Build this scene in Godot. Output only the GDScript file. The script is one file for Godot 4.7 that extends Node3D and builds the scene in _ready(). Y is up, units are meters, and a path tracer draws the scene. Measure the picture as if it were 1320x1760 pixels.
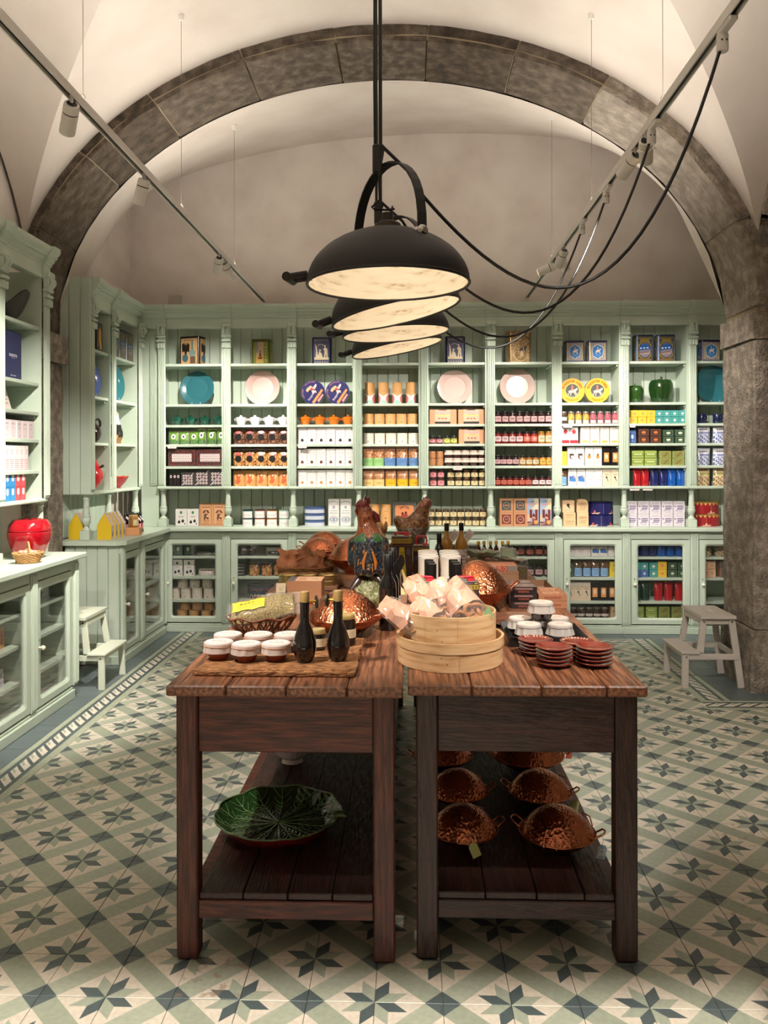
extends Node3D
# A delicatessen under stone vaults: two old tables of goods in the middle, mint-green shop cabinets round the walls.
# Metres; y up; the camera stands at (0, 1.6, 0) and looks along -z.
var M := {}
func _ready() -> void:
	# camera
	var cam := Camera3D.new()
	cam.name = "camera"
	add_child(cam)
	cam.position = Vector3(0,1.6,0)
	cam.rotation_degrees = Vector3(0,1.9,-0.12)
	cam.near = 0.1
	cam.far = 60.0
	cam.projection = Camera3D.PROJECTION_FRUSTUM
	cam.size = 0.1 * 1760.0 / 1387.0
	cam.frustum_offset = Vector2(0.0,-0.1 * 94.0 / 1387.0)
	cam.current = true
	# air: no daylight comes in
	var we := WorldEnvironment.new()
	we.name = "environment"
	var e := Environment.new()
	e.background_mode = Environment.BG_COLOR
	e.background_color = Color(0.01,0.01,0.01)
	e.tonemap_mode = Environment.TONE_MAPPER_LINEAR
	e.tonemap_exposure = EXPOSURE
	e.sdfgi_enabled = true
	e.ssao_enabled = true
	e.ssil_enabled = true
	we.environment = e
	add_child(we)
	# structure
	materials()
	shell()
	floor_tiles()
	# furniture and fittings
	cabinets()
	tables()
	stools()
	tracks()
	pendants()
	# goods
	make_prints()
	back_goods()
	left_goods()
	cupboard_goods()
	table_goods()
	under_goods()
	finish_prints()
	for p in protos: p.free()
var protos: Array = []
const EXPOSURE := 1.25
const PENDANT := 0.047
const SPOT := 0.3
const ADDED_UPLIGHT := 4.8
# --- mesh builder
class B:
	var v := PackedVector3Array()
	var n := PackedVector3Array()
	var uv := PackedVector2Array()
	var col := PackedColorArray()
	var xf := Transform3D()
	func t3(a: Vector3,b: Vector3,c: Vector3,na: Vector3,nb: Vector3,nc: Vector3,ua := Vector2.ZERO, ub := Vector2.ZERO, uc := Vector2.ZERO) -> void:
		a = xf * a; b = xf * b; c = xf * c
		na = xf.basis * na; nb = xf.basis * nb; nc = xf.basis * nc
		var f := (b - a).cross(c - a)
		if f.length_squared() < 1e-16: return
		if f.dot(na + nb + nc) < 0.0:
			v.append_array([a, b, c]); n.append_array([na, nb, nc]); uv.append_array([ua, ub, uc])
		else:
			v.append_array([a, c, b]); n.append_array([na, nc, nb]); uv.append_array([ua, uc, ub])
	# a bottom-left, b bottom-right, c top-right, d top-left; hint = outward direction
	func q(a: Vector3,b: Vector3,c: Vector3,d: Vector3,hint: Vector3,r := Rect2(0,0,1,1)) -> B:
		var nn := (b - a).cross(c - a) + (c - a).cross(d - a)
		if nn.length_squared() < 1e-16: return self
		nn = nn.normalized()
		if nn.dot(hint) < 0.0: nn = -nn
		var ua := Vector2(r.position.x, r.end.y); var ub := r.end
		var uc := Vector2(r.end.x, r.position.y); var ud := r.position
		t3(a, b, c, nn, nn, nn, ua, ub, uc)
		t3(a, c, d, nn, nn, nn, ua, uc, ud)
		return self
	func box(c: Vector3,s: Vector3,bv := 0.0,rf := Rect2(0,0,1,1),rs := Rect2(0,0,1,1),rt := Rect2()) -> B:
		var h := s * 0.5
		bv = minf(bv, minf(h.x, minf(h.y, h.z)) * 0.9)
		if rt.size == Vector2.ZERO: rt = rs
		for ax in 3:
			var o1: int = (ax + 1) % 3
			var o2: int = (ax + 2) % 3
			if ax == 1: o1 = 0; o2 = 2
			if ax == 0: o1 = 2; o2 = 1
			for sg in [-1.0,1.0]:
				var e1 := Vector3.ZERO; var e2 := Vector3.ZERO; var nn := Vector3.ZERO
				nn[ax] = sg
				e1[o1] = h[o1] - bv; e2[o2] = h[o2] - bv
				if ax == 1: e2 = -e2 * sg
				if ax == 0: e1 = -e1 * sg
				if ax == 2: e1 = e1 * sg
				var p: Vector3 = c + nn * h[ax]
				q(p - e1 - e2,p + e1 - e2,p + e1 + e2,p - e1 + e2,nn, rf if ax == 2 and sg > 0 else (rt if ax == 1 else rs))
		if bv > 0.0:
			for ax in 3:
				var i: int = (ax + 1) % 3
				var j: int = (ax + 2) % 3
				for si in [-1.0,1.0]:
					for sj in [-1.0,1.0]:
						var p := Vector3.ZERO; var p2 := Vector3.ZERO; var l := Vector3.ZERO
						p[i] = si * h[i]; p[j] = sj * (h[j] - bv)
						p2[i] = si * (h[i] - bv); p2[j] = sj * h[j]
						l[ax] = h[ax] - bv
						var hn := Vector3.ZERO
						hn[i] = si; hn[j] = sj
						q(c + p - l, c + p2 - l, c + p2 + l, c + p + l, hn, rs)
			for sx in [-1.0,1.0]:
				for sy in [-1.0,1.0]:
					for sz in [-1.0,1.0]:
						var a := c + Vector3(sx * h.x, sy * (h.y - bv),sz * (h.z - bv))
						var b := c + Vector3(sx * (h.x - bv),sy * h.y, sz * (h.z - bv))
						var d := c + Vector3(sx * (h.x - bv),sy * (h.y - bv),sz * h.z)
						var nn := Vector3(sx, sy, sz).normalized()
						t3(a, b, d, nn, nn, nn, rs.position, rs.position, rs.position)
		return self
	# profile of (radius, height), bottom to top
	func lathe(pr: Array, seg := 24,c := Vector3.ZERO, a0 := 0.0,a1 := TAU, r := Rect2(0,0,1,1),sq := Vector2.ONE, crease := 0.75) -> B:
		if not pr[0] is Vector2:
			var fl := pr
			pr = []
			for i in fl.size() / 2: pr.append(Vector2(fl[i * 2],fl[i * 2 + 1]))
		var m := pr.size()
		var sn: Array[Vector2] = []
		var ln := PackedFloat32Array([0.0])
		for i in m - 1:
			var dd: Vector2 = pr[i + 1] - pr[i]
			sn.append(Vector2(dd.y, -dd.x).normalized())
			ln.append(ln[i] + maxf(dd.length(),1e-6))
		for i in m - 1:
			var n0: Vector2 = sn[i]; var n1: Vector2 = sn[i]
			if i > 0 and sn[i].dot(sn[i - 1]) > crease: n0 = (sn[i] + sn[i - 1]).normalized()
			if i < m - 2 and sn[i].dot(sn[i + 1]) > crease: n1 = (sn[i] + sn[i + 1]).normalized()
			var v0: float = lerpf(r.end.y, r.position.y, ln[i] / ln[m - 1])
			var v1: float = lerpf(r.end.y, r.position.y, ln[i + 1] / ln[m - 1])
			for k in seg:
				var t0 := float(k) / seg; var t1 := float(k + 1) / seg
				var g0 := lerpf(a0,a1,t0); var g1 := lerpf(a0,a1,t1)
				var d0 := Vector3(sin(g0) * sq.x, 0,cos(g0) * sq.y); var d1 := Vector3(sin(g1) * sq.x, 0,cos(g1) * sq.y)
				var m0 := Vector3(sin(g0) / sq.x, 0,cos(g0) / sq.y).normalized(); var m1 := Vector3(sin(g1) / sq.x, 0,cos(g1) / sq.y).normalized()
				var up := Vector3.UP
				var A: Vector3 = c + d0 * pr[i].x + up * pr[i].y
				var Bq: Vector3 = c + d1 * pr[i].x + up * pr[i].y
				var C: Vector3 = c + d1 * pr[i + 1].x + up * pr[i + 1].y
				var D: Vector3 = c + d0 * pr[i + 1].x + up * pr[i + 1].y
				var u0 := lerpf(r.position.x, r.end.x, t0); var u1 := lerpf(r.position.x, r.end.x, t1)
				var nA := m0 * n0.x + up * n0.y; var nB := m1 * n0.x + up * n0.y
				var nC := m1 * n1.x + up * n1.y; var nD := m0 * n1.x + up * n1.y
				t3(A, Bq, C, nA, nB, nC, Vector2(u0,v0),Vector2(u1,v0),Vector2(u1,v1))
				t3(A, C, D, nA, nC, nD, Vector2(u0,v0),Vector2(u1,v1),Vector2(u0,v1))
		return self
	func tube(p: Array, rad, seg := 8,closed := false, flat := 1.0) -> B:
		var m := p.size()
		var tg: Array[Vector3] = []
		for i in m:
			var a: Vector3 = p[(i - 1 + m) % m] if closed or i > 0 else p[i]
			var b: Vector3 = p[(i + 1) % m] if closed or i < m - 1 else p[i]
			tg.append((b - a).normalized())
		var up := Vector3.UP if absf(tg[0].y) < 0.9 else Vector3.RIGHT
		var side := tg[0].cross(up).normalized()
		var fr: Array = []
		for i in m:
			side = (side - tg[i] * side.dot(tg[i])).normalized()
			fr.append([side, side.cross(tg[i]).normalized()])
		var cnt := m if closed else m - 1
		for i in cnt:
			var j := (i + 1) % m
			var ri: float = rad[i] if rad is Array else rad
			var rj: float = rad[j] if rad is Array else rad
			for k in seg:
				var g0 := TAU * k / seg; var g1 := TAU * (k + 1) / seg
				var a0: Vector3 = fr[i][0] * cos(g0) + fr[i][1] * sin(g0) * flat; var a1: Vector3 = fr[i][0] * cos(g1) + fr[i][1] * sin(g1) * flat
				var b0: Vector3 = fr[j][0] * cos(g0) + fr[j][1] * sin(g0) * flat; var b1: Vector3 = fr[j][0] * cos(g1) + fr[j][1] * sin(g1) * flat
				t3(p[i] + a0 * ri, p[i] + a1 * ri, p[j] + b1 * rj, a0,a1,b1)
				t3(p[i] + a0 * ri, p[j] + b1 * rj, p[j] + b0 * rj, a0,b1,b0)
		if not closed:
			for e in [0,m - 1]:
				var re: float = rad[e] if rad is Array else rad
				var nn: Vector3 = -tg[0] if e == 0 else tg[m - 1]
				for k in seg:
					var g0 := TAU * k / seg; var g1 := TAU * (k + 1) / seg
					t3(p[e],p[e] + (fr[e][0] * cos(g0) + fr[e][1] * sin(g0) * flat) * re, p[e] + (fr[e][0] * cos(g1) + fr[e][1] * sin(g1) * flat) * re, nn, nn, nn)
		return self
	func t3b(a: Vector3,b: Vector3,c: Vector3) -> B:
		var nn := (b - a).cross(c - a).normalized()
		var o := nn * 0.0008
		t3(a + o, b + o, c + o, nn, nn, nn)
		t3(a - o, b - o, c - o, -nn, -nn, -nn)
		for e in [[a, b, c],[b, c, a],[c, a, b]]: q(e[0] - o, e[1] - o, e[1] + o, e[0] + o, (e[0] + e[1]) * 0.5 - e[2])
		return self
	# polygon in the local xy plane pushed from z0 to z1
	func extr(poly: PackedVector2Array, z0: float, z1: float, r := Rect2(0,0,1,1),rs := Rect2(0,0,1,1)) -> B:
		var mn := poly[0]; var mx := poly[0]
		for p in poly: mn = mn.min(p); mx = mx.max(p)
		var sz := (mx - mn).max(Vector2(1e-5,1e-5))
		var ix := Geometry2D.triangulate_polygon(poly)
		for i in range(0,ix.size(),3):
			var P := [poly[ix[i]],poly[ix[i + 1]],poly[ix[i + 2]]]
			var U: Array = []
			for p in P: U.append(r.position + Vector2((p.x - mn.x) / sz.x, 1.0 - (p.y - mn.y) / sz.y) * r.size)
			t3(Vector3(P[0].x, P[0].y, z1),Vector3(P[1].x, P[1].y, z1),Vector3(P[2].x, P[2].y, z1),Vector3.BACK, Vector3.BACK, Vector3.BACK, U[0],U[1],U[2])
			t3(Vector3(P[0].x, P[0].y, z0),Vector3(P[1].x, P[1].y, z0),Vector3(P[2].x, P[2].y, z0),Vector3.FORWARD, Vector3.FORWARD, Vector3.FORWARD, rs.position, rs.position, rs.position)
		var cw := Geometry2D.is_polygon_clockwise(poly)
		for i in poly.size():
			var a := poly[i]; var b := poly[(i + 1) % poly.size()]
			var dd := b - a
			var o := Vector3(dd.y, -dd.x, 0) * (-1.0 if cw else 1.0)
			q(Vector3(a.x, a.y, z0),Vector3(b.x, b.y, z0),Vector3(b.x, b.y, z1),Vector3(a.x, a.y, z1),o, rs)
		return self
	# smooth grid from a 2-D array of points; hint gives the outward side
	func grid(P: Array, hint: Vector3,r := Rect2(0,0,1,1)) -> B:
		var ny := P.size(); var nx: int = P[0].size()
		var N: Array = []
		for j in ny:
			var row: Array = []
			for i in nx:
				var dx: Vector3 = P[j][mini(i + 1,nx - 1)] - P[j][maxi(i - 1,0)]
				var dy: Vector3 = P[mini(j + 1,ny - 1)][i] - P[maxi(j - 1,0)][i]
				var nn := dx.cross(dy)
				if nn.length_squared() < 1e-18: nn = hint
				nn = nn.normalized()
				row.append(nn)
			N.append(row)
		var s := Vector3.ZERO
		for row in N:
			for x in row: s += x
		var sg := -1.0 if s.dot(hint) < 0.0 else 1.0
		for j in ny - 1:
			for i in nx - 1:
				var u0 := lerpf(r.position.x, r.end.x, float(i) / (nx - 1)); var u1 := lerpf(r.position.x, r.end.x, float(i + 1) / (nx - 1))
				var v0 := lerpf(r.end.y, r.position.y, float(j) / (ny - 1)); var v1 := lerpf(r.end.y, r.position.y, float(j + 1) / (ny - 1))
				t3(P[j][i],P[j][i + 1],P[j + 1][i + 1],N[j][i] * sg, N[j][i + 1] * sg, N[j + 1][i + 1] * sg, Vector2(u0,v0),Vector2(u1,v0),Vector2(u1,v1))
				t3(P[j][i],P[j + 1][i + 1],P[j + 1][i],N[j][i] * sg, N[j + 1][i + 1] * sg, N[j + 1][i] * sg, Vector2(u0,v0),Vector2(u1,v1),Vector2(u0,v1))
		return self
	func mesh() -> ArrayMesh:
		var a := []
		a.resize(Mesh.ARRAY_MAX)
		a[Mesh.ARRAY_VERTEX] = v; a[Mesh.ARRAY_NORMAL] = n; a[Mesh.ARRAY_TEX_UV] = uv
		if col.size() == v.size(): a[Mesh.ARRAY_COLOR] = col
		var m := ArrayMesh.new()
		m.add_surface_from_arrays(Mesh.PRIMITIVE_TRIANGLES, a)
		return m
# --- nodes
var used := {}
func numbered(called: String) -> String:
	var k: int = used.get(called, 0)
	used[called] = k + 1
	return called if k == 0 else "%s_%03d" % [called, k]
func metas(o: Node3D, label := "", category := "", group := "", kind := "") -> Node3D:
	if label: o.set_meta("label", label)
	if category: o.set_meta("category", category)
	if group: o.set_meta("group", group)
	if kind: o.set_meta("kind", kind)
	return o
func thing(called: String, label: String, category: String, at := Vector3.ZERO, turn := 0.0,group := "") -> Node3D:
	var o := Node3D.new()
	o.name = numbered(called)
	add_child(o)
	o.position = at
	o.rotation_degrees.y = turn
	metas(o, label, category, group)
	return o
func inst(called: String, b: B, m: Material) -> MeshInstance3D:
	var o := MeshInstance3D.new()
	o.name = called
	o.mesh = b.mesh()
	o.material_override = m
	return o
func part(parent: Node3D, called: String, b: B, m: Material, at := Vector3.ZERO, turn := Vector3.ZERO) -> MeshInstance3D:
	var o := inst(called, b, m)
	parent.add_child(o, true)
	o.position = at
	o.rotation_degrees = turn
	return o
func shared(parent: Node3D, called: String, me: Mesh, m: Material, at := Vector3.ZERO, turn := Vector3.ZERO) -> MeshInstance3D:
	var o := MeshInstance3D.new()
	o.name = called
	o.mesh = me
	o.material_override = m
	parent.add_child(o, true)
	o.position = at
	o.rotation_degrees = turn
	return o
func solo(called: String, b: B, m: Material, label: String, category: String, at := Vector3.ZERO, turn := 0.0,group := "") -> MeshInstance3D:
	var o := inst(numbered(called),b, m)
	add_child(o)
	o.position = at
	o.rotation_degrees.y = turn
	metas(o, label, category, group)
	return o
func struct(called: String, b: B, m: Material) -> MeshInstance3D:
	var o := inst(numbered(called),b, m)
	add_child(o)
	o.set_meta("kind", "structure")
	return o
# a loose thing (not in the tree) that is placed many times
func proto(called: String) -> Node3D:
	var o := Node3D.new()
	o.name = called
	protos.append(o)
	return o
# a body from tapered capsules [a, ra, b, rb], joined with a smooth minimum and meshed as surface nets; tint(position) gives linear vertex colours
func blob(bones: Array, cs: float, k: float, tint: Callable) -> B:
	var lo := Vector3.ONE * 1e9; var hi := -lo
	for b in bones:
		var m := Vector3.ONE * (maxf(b[1],b[3]) + cs * 2.5)
		lo = lo.min(b[0] - m).min(b[2] - m); hi = hi.max(b[0] + m).max(b[2] + m)
	var n := Vector3i(((hi - lo) / cs).ceil()) + Vector3i.ONE
	var f := PackedFloat32Array()
	f.resize(n.x * n.y * n.z)
	f.fill(1.0)
	var sum := PackedFloat32Array()
	sum.resize(f.size())
	for b in bones:
		var A: Vector3 = b[0]; var C: Vector3 = b[2]
		var ra: float = b[1]; var rb: float = b[3]
		var m := maxf(ra, rb) + k * 3.0 + cs * 2.0
		var i0 := Vector3i(((A.min(C) - Vector3.ONE * m - lo) / cs).floor()).clamp(Vector3i.ZERO, n - Vector3i.ONE)
		var i1 := Vector3i(((A.max(C) + Vector3.ONE * m - lo) / cs).ceil()).clamp(Vector3i.ZERO, n - Vector3i.ONE)
		var ac := C - A
		var l2 := maxf(ac.length_squared(),1e-9)
		for z in range(i0.z, i1.z + 1):
			for y in range(i0.y, i1.y + 1):
				for x in range(i0.x, i1.x + 1):
					var p := lo + Vector3(x, y, z) * cs
					var t := clampf((p - A).dot(ac) / l2,0.0,1.0)
					var d := p.distance_to(A + ac * t) - lerpf(ra, rb, t)
					sum[(z * n.y + y) * n.x + x] += exp(-d / k)
	for i in f.size():
		if sum[i] > 1e-30: f[i] = -k * log(sum[i])
	var id := {}
	var vs := PackedVector3Array()
	var ns := PackedVector3Array()
	for z in n.z - 1:
		for y in n.y - 1:
			for x in n.x - 1:
				var base := (z * n.y + y) * n.x + x
				var s := 0
				var c8 := [base, base + 1,base + n.x, base + n.x + 1,base + n.x * n.y, base + n.x * n.y + 1,base + n.x * n.y + n.x, base + n.x * n.y + n.x + 1]
				for q8 in c8:
					if f[q8] < 0.0: s += 1
				if s == 0 or s == 8: continue
				var acc := Vector3.ZERO; var cnt := 0
				for e in [[0,1],[2,3],[4,5],[6,7],[0,2],[1,3],[4,6],[5,7],[0,4],[1,5],[2,6],[3,7]]:
					var fa: float = f[c8[e[0]]]; var fb: float = f[c8[e[1]]]
					if (fa < 0.0) == (fb < 0.0): continue
					var t := fa / (fa - fb)
					var pa := Vector3(e[0] & 1, (e[0] >> 1) & 1, (e[0] >> 2) & 1); var pb := Vector3(e[1] & 1, (e[1] >> 1) & 1, (e[1] >> 2) & 1)
					acc += pa.lerp(pb, t); cnt += 1
				id[base] = vs.size()
				vs.append(lo + (Vector3(x, y, z) + acc / cnt) * cs)
				ns.append(Vector3(f[c8[1]] + f[c8[3]] + f[c8[5]] + f[c8[7]] - f[c8[0]] - f[c8[2]] - f[c8[4]] - f[c8[6]],f[c8[2]] + f[c8[3]] + f[c8[6]] + f[c8[7]] - f[c8[0]] - f[c8[1]] - f[c8[4]] - f[c8[5]],f[c8[4]] + f[c8[5]] + f[c8[6]] + f[c8[7]] - f[c8[0]] - f[c8[1]] - f[c8[2]] - f[c8[3]]).normalized())
	var out := B.new()
	var st := [1,n.x, n.x * n.y]
	for z in range(1,n.z - 1):
		for y in range(1,n.y - 1):
			for x in range(1,n.x - 1):
				var base := (z * n.y + y) * n.x + x
				for a3 in 3:
					if (f[base] < 0.0) == (f[base + st[a3]] < 0.0): continue
					var u: int = st[(a3 + 1) % 3]; var w: int = st[(a3 + 2) % 3]
					var q4 := [base, base - u, base - u - w, base - w]
					if not (id.has(q4[0]) and id.has(q4[1]) and id.has(q4[2]) and id.has(q4[3])): continue
					var I := [id[q4[0]],id[q4[1]],id[q4[2]],id[q4[3]]]
					for tr in [[0,1,2],[0,2,3]]:
						var before := out.v.size()
						out.t3(vs[I[tr[0]]],vs[I[tr[1]]],vs[I[tr[2]]],ns[I[tr[0]]],ns[I[tr[1]]],ns[I[tr[2]]])
						for q8 in range(before, out.v.size()): out.col.append(tint.call(out.v[q8]))
	return out
func put(p: Node3D, label: String, category: String, at: Vector3,turn := 0.0,group := "", size := 1.0) -> Node3D:
	var o: Node3D = p.duplicate()
	o.name = numbered(p.name)
	add_child(o)
	o.position = at
	o.rotation_degrees.y = turn
	if size != 1.0: o.scale = Vector3.ONE * size
	return metas(o, label, category, group)
const ORD := ["first", "second", "third", "fourth", "fifth", "sixth", "seventh", "eighth", "ninth", "tenth", "eleventh", "twelfth"]
func ordinal(i: int, n: int) -> String:
	if n == 1: return ""
	if i == 0: return "leftmost"
	if i == n - 1: return "rightmost"
	return ORD[i] + " from left"
# --- materials
var mcache := {}
func mt(c: Color, rough := 0.6,metal := 0.0,coat := 0.0) -> StandardMaterial3D:
	var key := [c, rough, metal, coat]
	if mcache.has(key): return mcache[key]
	var m := StandardMaterial3D.new()
	m.albedo_color = c
	m.roughness = rough
	m.metallic = metal
	if coat > 0.0:
		m.clearcoat_enabled = true
		m.clearcoat = coat
		m.clearcoat_roughness = 0.08
	mcache[key] = m
	return m
func rgb(r: int, g: int, b: int) -> Color: return Color8(r, g, b)
func noise_tex(freq: float, stops: Array, size := 512,kind := FastNoiseLite.TYPE_SIMPLEX_SMOOTH, octaves := 4,seed_ := 1,sx := 1.0,sy := 1.0) -> ImageTexture:
	var fn := FastNoiseLite.new()
	fn.noise_type = kind
	fn.frequency = freq
	fn.fractal_octaves = octaves
	fn.seed = seed_
	var src := fn.get_seamless_image(size, size, false, false, 0.15)
	var g := Gradient.new()
	var off := PackedFloat32Array(); var col := PackedColorArray()
	for s in stops: off.append(s[0]); col.append(s[1])
	g.offsets = off; g.colors = col
	var im := Image.create(size, size, true, Image.FORMAT_RGB8)
	for y in size:
		for x in size:
			var p := src.get_pixel(posmod(int(x * sx),size),posmod(int(y * sy),size)).r
			im.set_pixel(x, y, g.sample(p))
	im.generate_mipmaps()
	return ImageTexture.create_from_image(im)
func normal_tex(freq: float, strength: float, size := 512,kind := FastNoiseLite.TYPE_SIMPLEX_SMOOTH, octaves := 4,seed_ := 3) -> ImageTexture:
	var fn := FastNoiseLite.new()
	fn.noise_type = kind
	fn.frequency = freq
	fn.fractal_octaves = octaves
	fn.seed = seed_
	if kind == FastNoiseLite.TYPE_CELLULAR:
		fn.cellular_return_type = FastNoiseLite.RETURN_DISTANCE
		fn.fractal_type = FastNoiseLite.FRACTAL_NONE
	var src := fn.get_seamless_image(size, size, false, false, 0.15)
	src.convert(Image.FORMAT_RGBA8)
	src.bump_map_to_normal_map(strength)
	return ImageTexture.create_from_image(src)
func tri(m: StandardMaterial3D, scale: Vector3,world := true) -> StandardMaterial3D:
	m.uv1_triplanar = true
	m.uv1_world_triplanar = world
	m.uv1_scale = scale
	return m
# --- print atlas
var atlas: Image
var ax := 0
var ay := 0
var ah := 0
var cells := {}
var swatches := {}
func cell(w: int, h: int, bg: Color) -> Rect2i:
	if ax + w + 4 > 2048: ax = 0; ay += ah; ah = 0
	var r := Rect2i(ax + 2,ay + 2,w, h)
	atlas.fill_rect(Rect2i(ax, ay, w + 4,h + 4),bg)
	ax += w + 4
	ah = maxi(ah, h + 4)
	return r
func uvr(r: Rect2i) -> Rect2: return Rect2(Vector2(r.position) / 2048.0,Vector2(r.size) / 2048.0)
func sw(c: Color) -> Rect2:
	if not swatches.has(c):
		var r := cell(4,4,c)
		swatches[c] = Rect2(Vector2(r.get_center()) / 2048.0,Vector2.ZERO)
	return swatches[c]
func px(r: Rect2i, x: int, y: int, c: Color) -> void:
	if x < 0 or y < 0 or x >= r.size.x or y >= r.size.y: return
	x += r.position.x; y += r.position.y
	atlas.set_pixel(x, y, c if c.a >= 1.0 else atlas.get_pixel(x, y).lerp(Color(c, 1),c.a))
func frect(r: Rect2i, x: float, y: float, w: float, h: float, c: Color) -> void:
	var a := Rect2i(r.position + Vector2i(int(x * r.size.x),int(y * r.size.y)),Vector2i(maxi(1,int(w * r.size.x)),maxi(1,int(h * r.size.y))))
	atlas.fill_rect(a.intersection(r),c)
func fring(r: Rect2i, cx: float, cy: float, r0: float, r1: float, c: Color, sqy := 1.0,a0 := 0.0,a1 := 7.0) -> void:
	# radii in cell widths
	var R := r1 * r.size.x
	var ox := cx * r.size.x; var oy := cy * r.size.y
	for y in range(int(oy - R * sqy) - 1,int(oy + R * sqy) + 2):
		for x in range(int(ox - R) - 1,int(ox + R) + 2):
			var dd := Vector2(x + 0.5 - ox, (y + 0.5 - oy) / sqy)
			var l := dd.length()
			if l <= R and l >= r0 * r.size.x:
				if a1 > 6.9 or (fposmod(dd.angle(),TAU) >= a0 and fposmod(dd.angle(),TAU) <= a1): px(r, x, y, c)
func disc(r: Rect2i, cx: float, cy: float, rad: float, c: Color, sqy := 1.0) -> void: fring(r, cx, cy, 0.0,rad, c, sqy)
func fpoly(r: Rect2i, pts: Array, c: Color) -> void:
	var P := PackedVector2Array()
	for p in pts: P.append(Vector2(p[0] * r.size.x, p[1] * r.size.y))
	var mn := P[0]; var mx := P[0]
	for p in P: mn = mn.min(p); mx = mx.max(p)
	for y in range(int(mn.y),int(mx.y) + 1):
		for x in range(int(mn.x),int(mx.x) + 1):
			if Geometry2D.is_point_in_polygon(Vector2(x + 0.5,y + 0.5),P): px(r, x, y, c)
func lines(r: Rect2i, x: float, y: float, w: float, n: int, dy: float, c: Color, seed_ := 5) -> void:
	# unreadably small print: rows of word-long dashes
	var g := RandomNumberGenerator.new()
	g.seed = seed_
	for i in n:
		var t := x + w * g.randf_range(0.0,0.15)
		while t < x + w * 0.92:
			var l := w * g.randf_range(0.08,0.22)
			frect(r, t, y + i * dy, minf(l, x + w - t),dy * 0.4,c)
			t += l + w * 0.05
func frame(r: Rect2i, x: float, y: float, w: float, h: float, t: float, c: Color) -> void:
	var ty := t * r.size.x / r.size.y
	frect(r, x, y, w, ty, c); frect(r, x, y + h - ty, w, ty, c)
	frect(r, x, y, t, h, c); frect(r, x + w - t, y, t, h, c)
var fonts := {}
var glyphs := {}
func glyph(s: String, f: String) -> Array:
	var key := s + "|" + f
	if glyphs.has(key): return glyphs[key]
	if not fonts.has(f):
		var sf := SystemFont.new()
		sf.font_names = PackedStringArray([f.trim_suffix(" B")])
		if f.ends_with(" B"): sf.font_weight = 700
		fonts[f] = sf
	var tm := TextMesh.new()
	tm.font = fonts[f]
	tm.font_size = 32
	tm.pixel_size = 1.0 / 32.0
	tm.depth = 0.0
	tm.curve_step = 2.0
	tm.text = s
	var out: Array = []
	if tm.get_surface_count() > 0:
		var a := tm.surface_get_arrays(0)
		var vv: PackedVector3Array = a[Mesh.ARRAY_VERTEX]
		var ii: PackedInt32Array = a[Mesh.ARRAY_INDEX] if a[Mesh.ARRAY_INDEX] != null else PackedInt32Array()
		if ii.is_empty():
			for i in vv.size(): ii.append(i)
		for i in range(0,ii.size(),3): out.append([Vector2(vv[ii[i]].x, vv[ii[i]].y),Vector2(vv[ii[i + 1]].x, vv[ii[i + 1]].y),Vector2(vv[ii[i + 2]].x, vv[ii[i + 2]].y)])
	glyphs[key] = out
	return out
# lettering centred at (cx, cy), h = cap height in cell heights, w = full width in cell widths (0 = natural)
func txt(r: Rect2i, s: String, cx: float, cy: float, h: float, c: Color, w := 0.0,ang := 0.0,f := "Droid Sans B") -> void:
	var T := glyph(s, f)
	if T.is_empty(): return
	var mn: Vector2 = T[0][0]; var mx: Vector2 = mn
	for t in T:
		for p in t: mn = mn.min(p); mx = mx.max(p)
	var ky := h * r.size.y / maxf(mx.y - mn.y, 0.01)
	var kx := ky if w <= 0.0 else w * r.size.x / maxf(mx.x - mn.x, 0.01)
	var mid := (mn + mx) * 0.5
	var ctr := Vector2(cx * r.size.x, cy * r.size.y)
	var acc := {}
	for t in T:
		var P: Array = []
		for p in t: P.append(ctr + Vector2((p.x - mid.x) * kx, -(p.y - mid.y) * ky).rotated(ang))
		var lo: Vector2 = P[0].min(P[1]).min(P[2]); var hi: Vector2 = P[0].max(P[1]).max(P[2])
		for y in range(int(lo.y),int(hi.y) + 1):
			for x in range(int(lo.x),int(hi.x) + 1):
				var k := 0
				for o in [Vector2(0.25,0.25),Vector2(0.75,0.25),Vector2(0.25,0.75),Vector2(0.75,0.75)]:
					if Geometry2D.point_is_inside_triangle(Vector2(x, y) + o, P[0],P[1],P[2]): k += 1
				if k: acc[Vector2i(x, y)] = minf(1.0,acc.get(Vector2i(x, y),0.0) + k * 0.25)
	for p in acc: px(r, p.x, p.y, Color(c, acc[p]))
# lettering along a circle: angle of the middle letter (0 = top), clockwise
func arc_txt(r: Rect2i, s: String, cx: float, cy: float, rad: float, mid: float, step: float, h: float, c: Color, flip := false) -> void:
	for i in s.length():
		if s[i] == " ": continue
		var a := mid + (i - (s.length() - 1) * 0.5) * step * (-1.0 if flip else 1.0)
		txt(r, s[i],cx + sin(a) * rad, cy - cos(a) * rad * r.size.x / r.size.y, h, c, 0.0,a + (PI if flip else 0.0))
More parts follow.
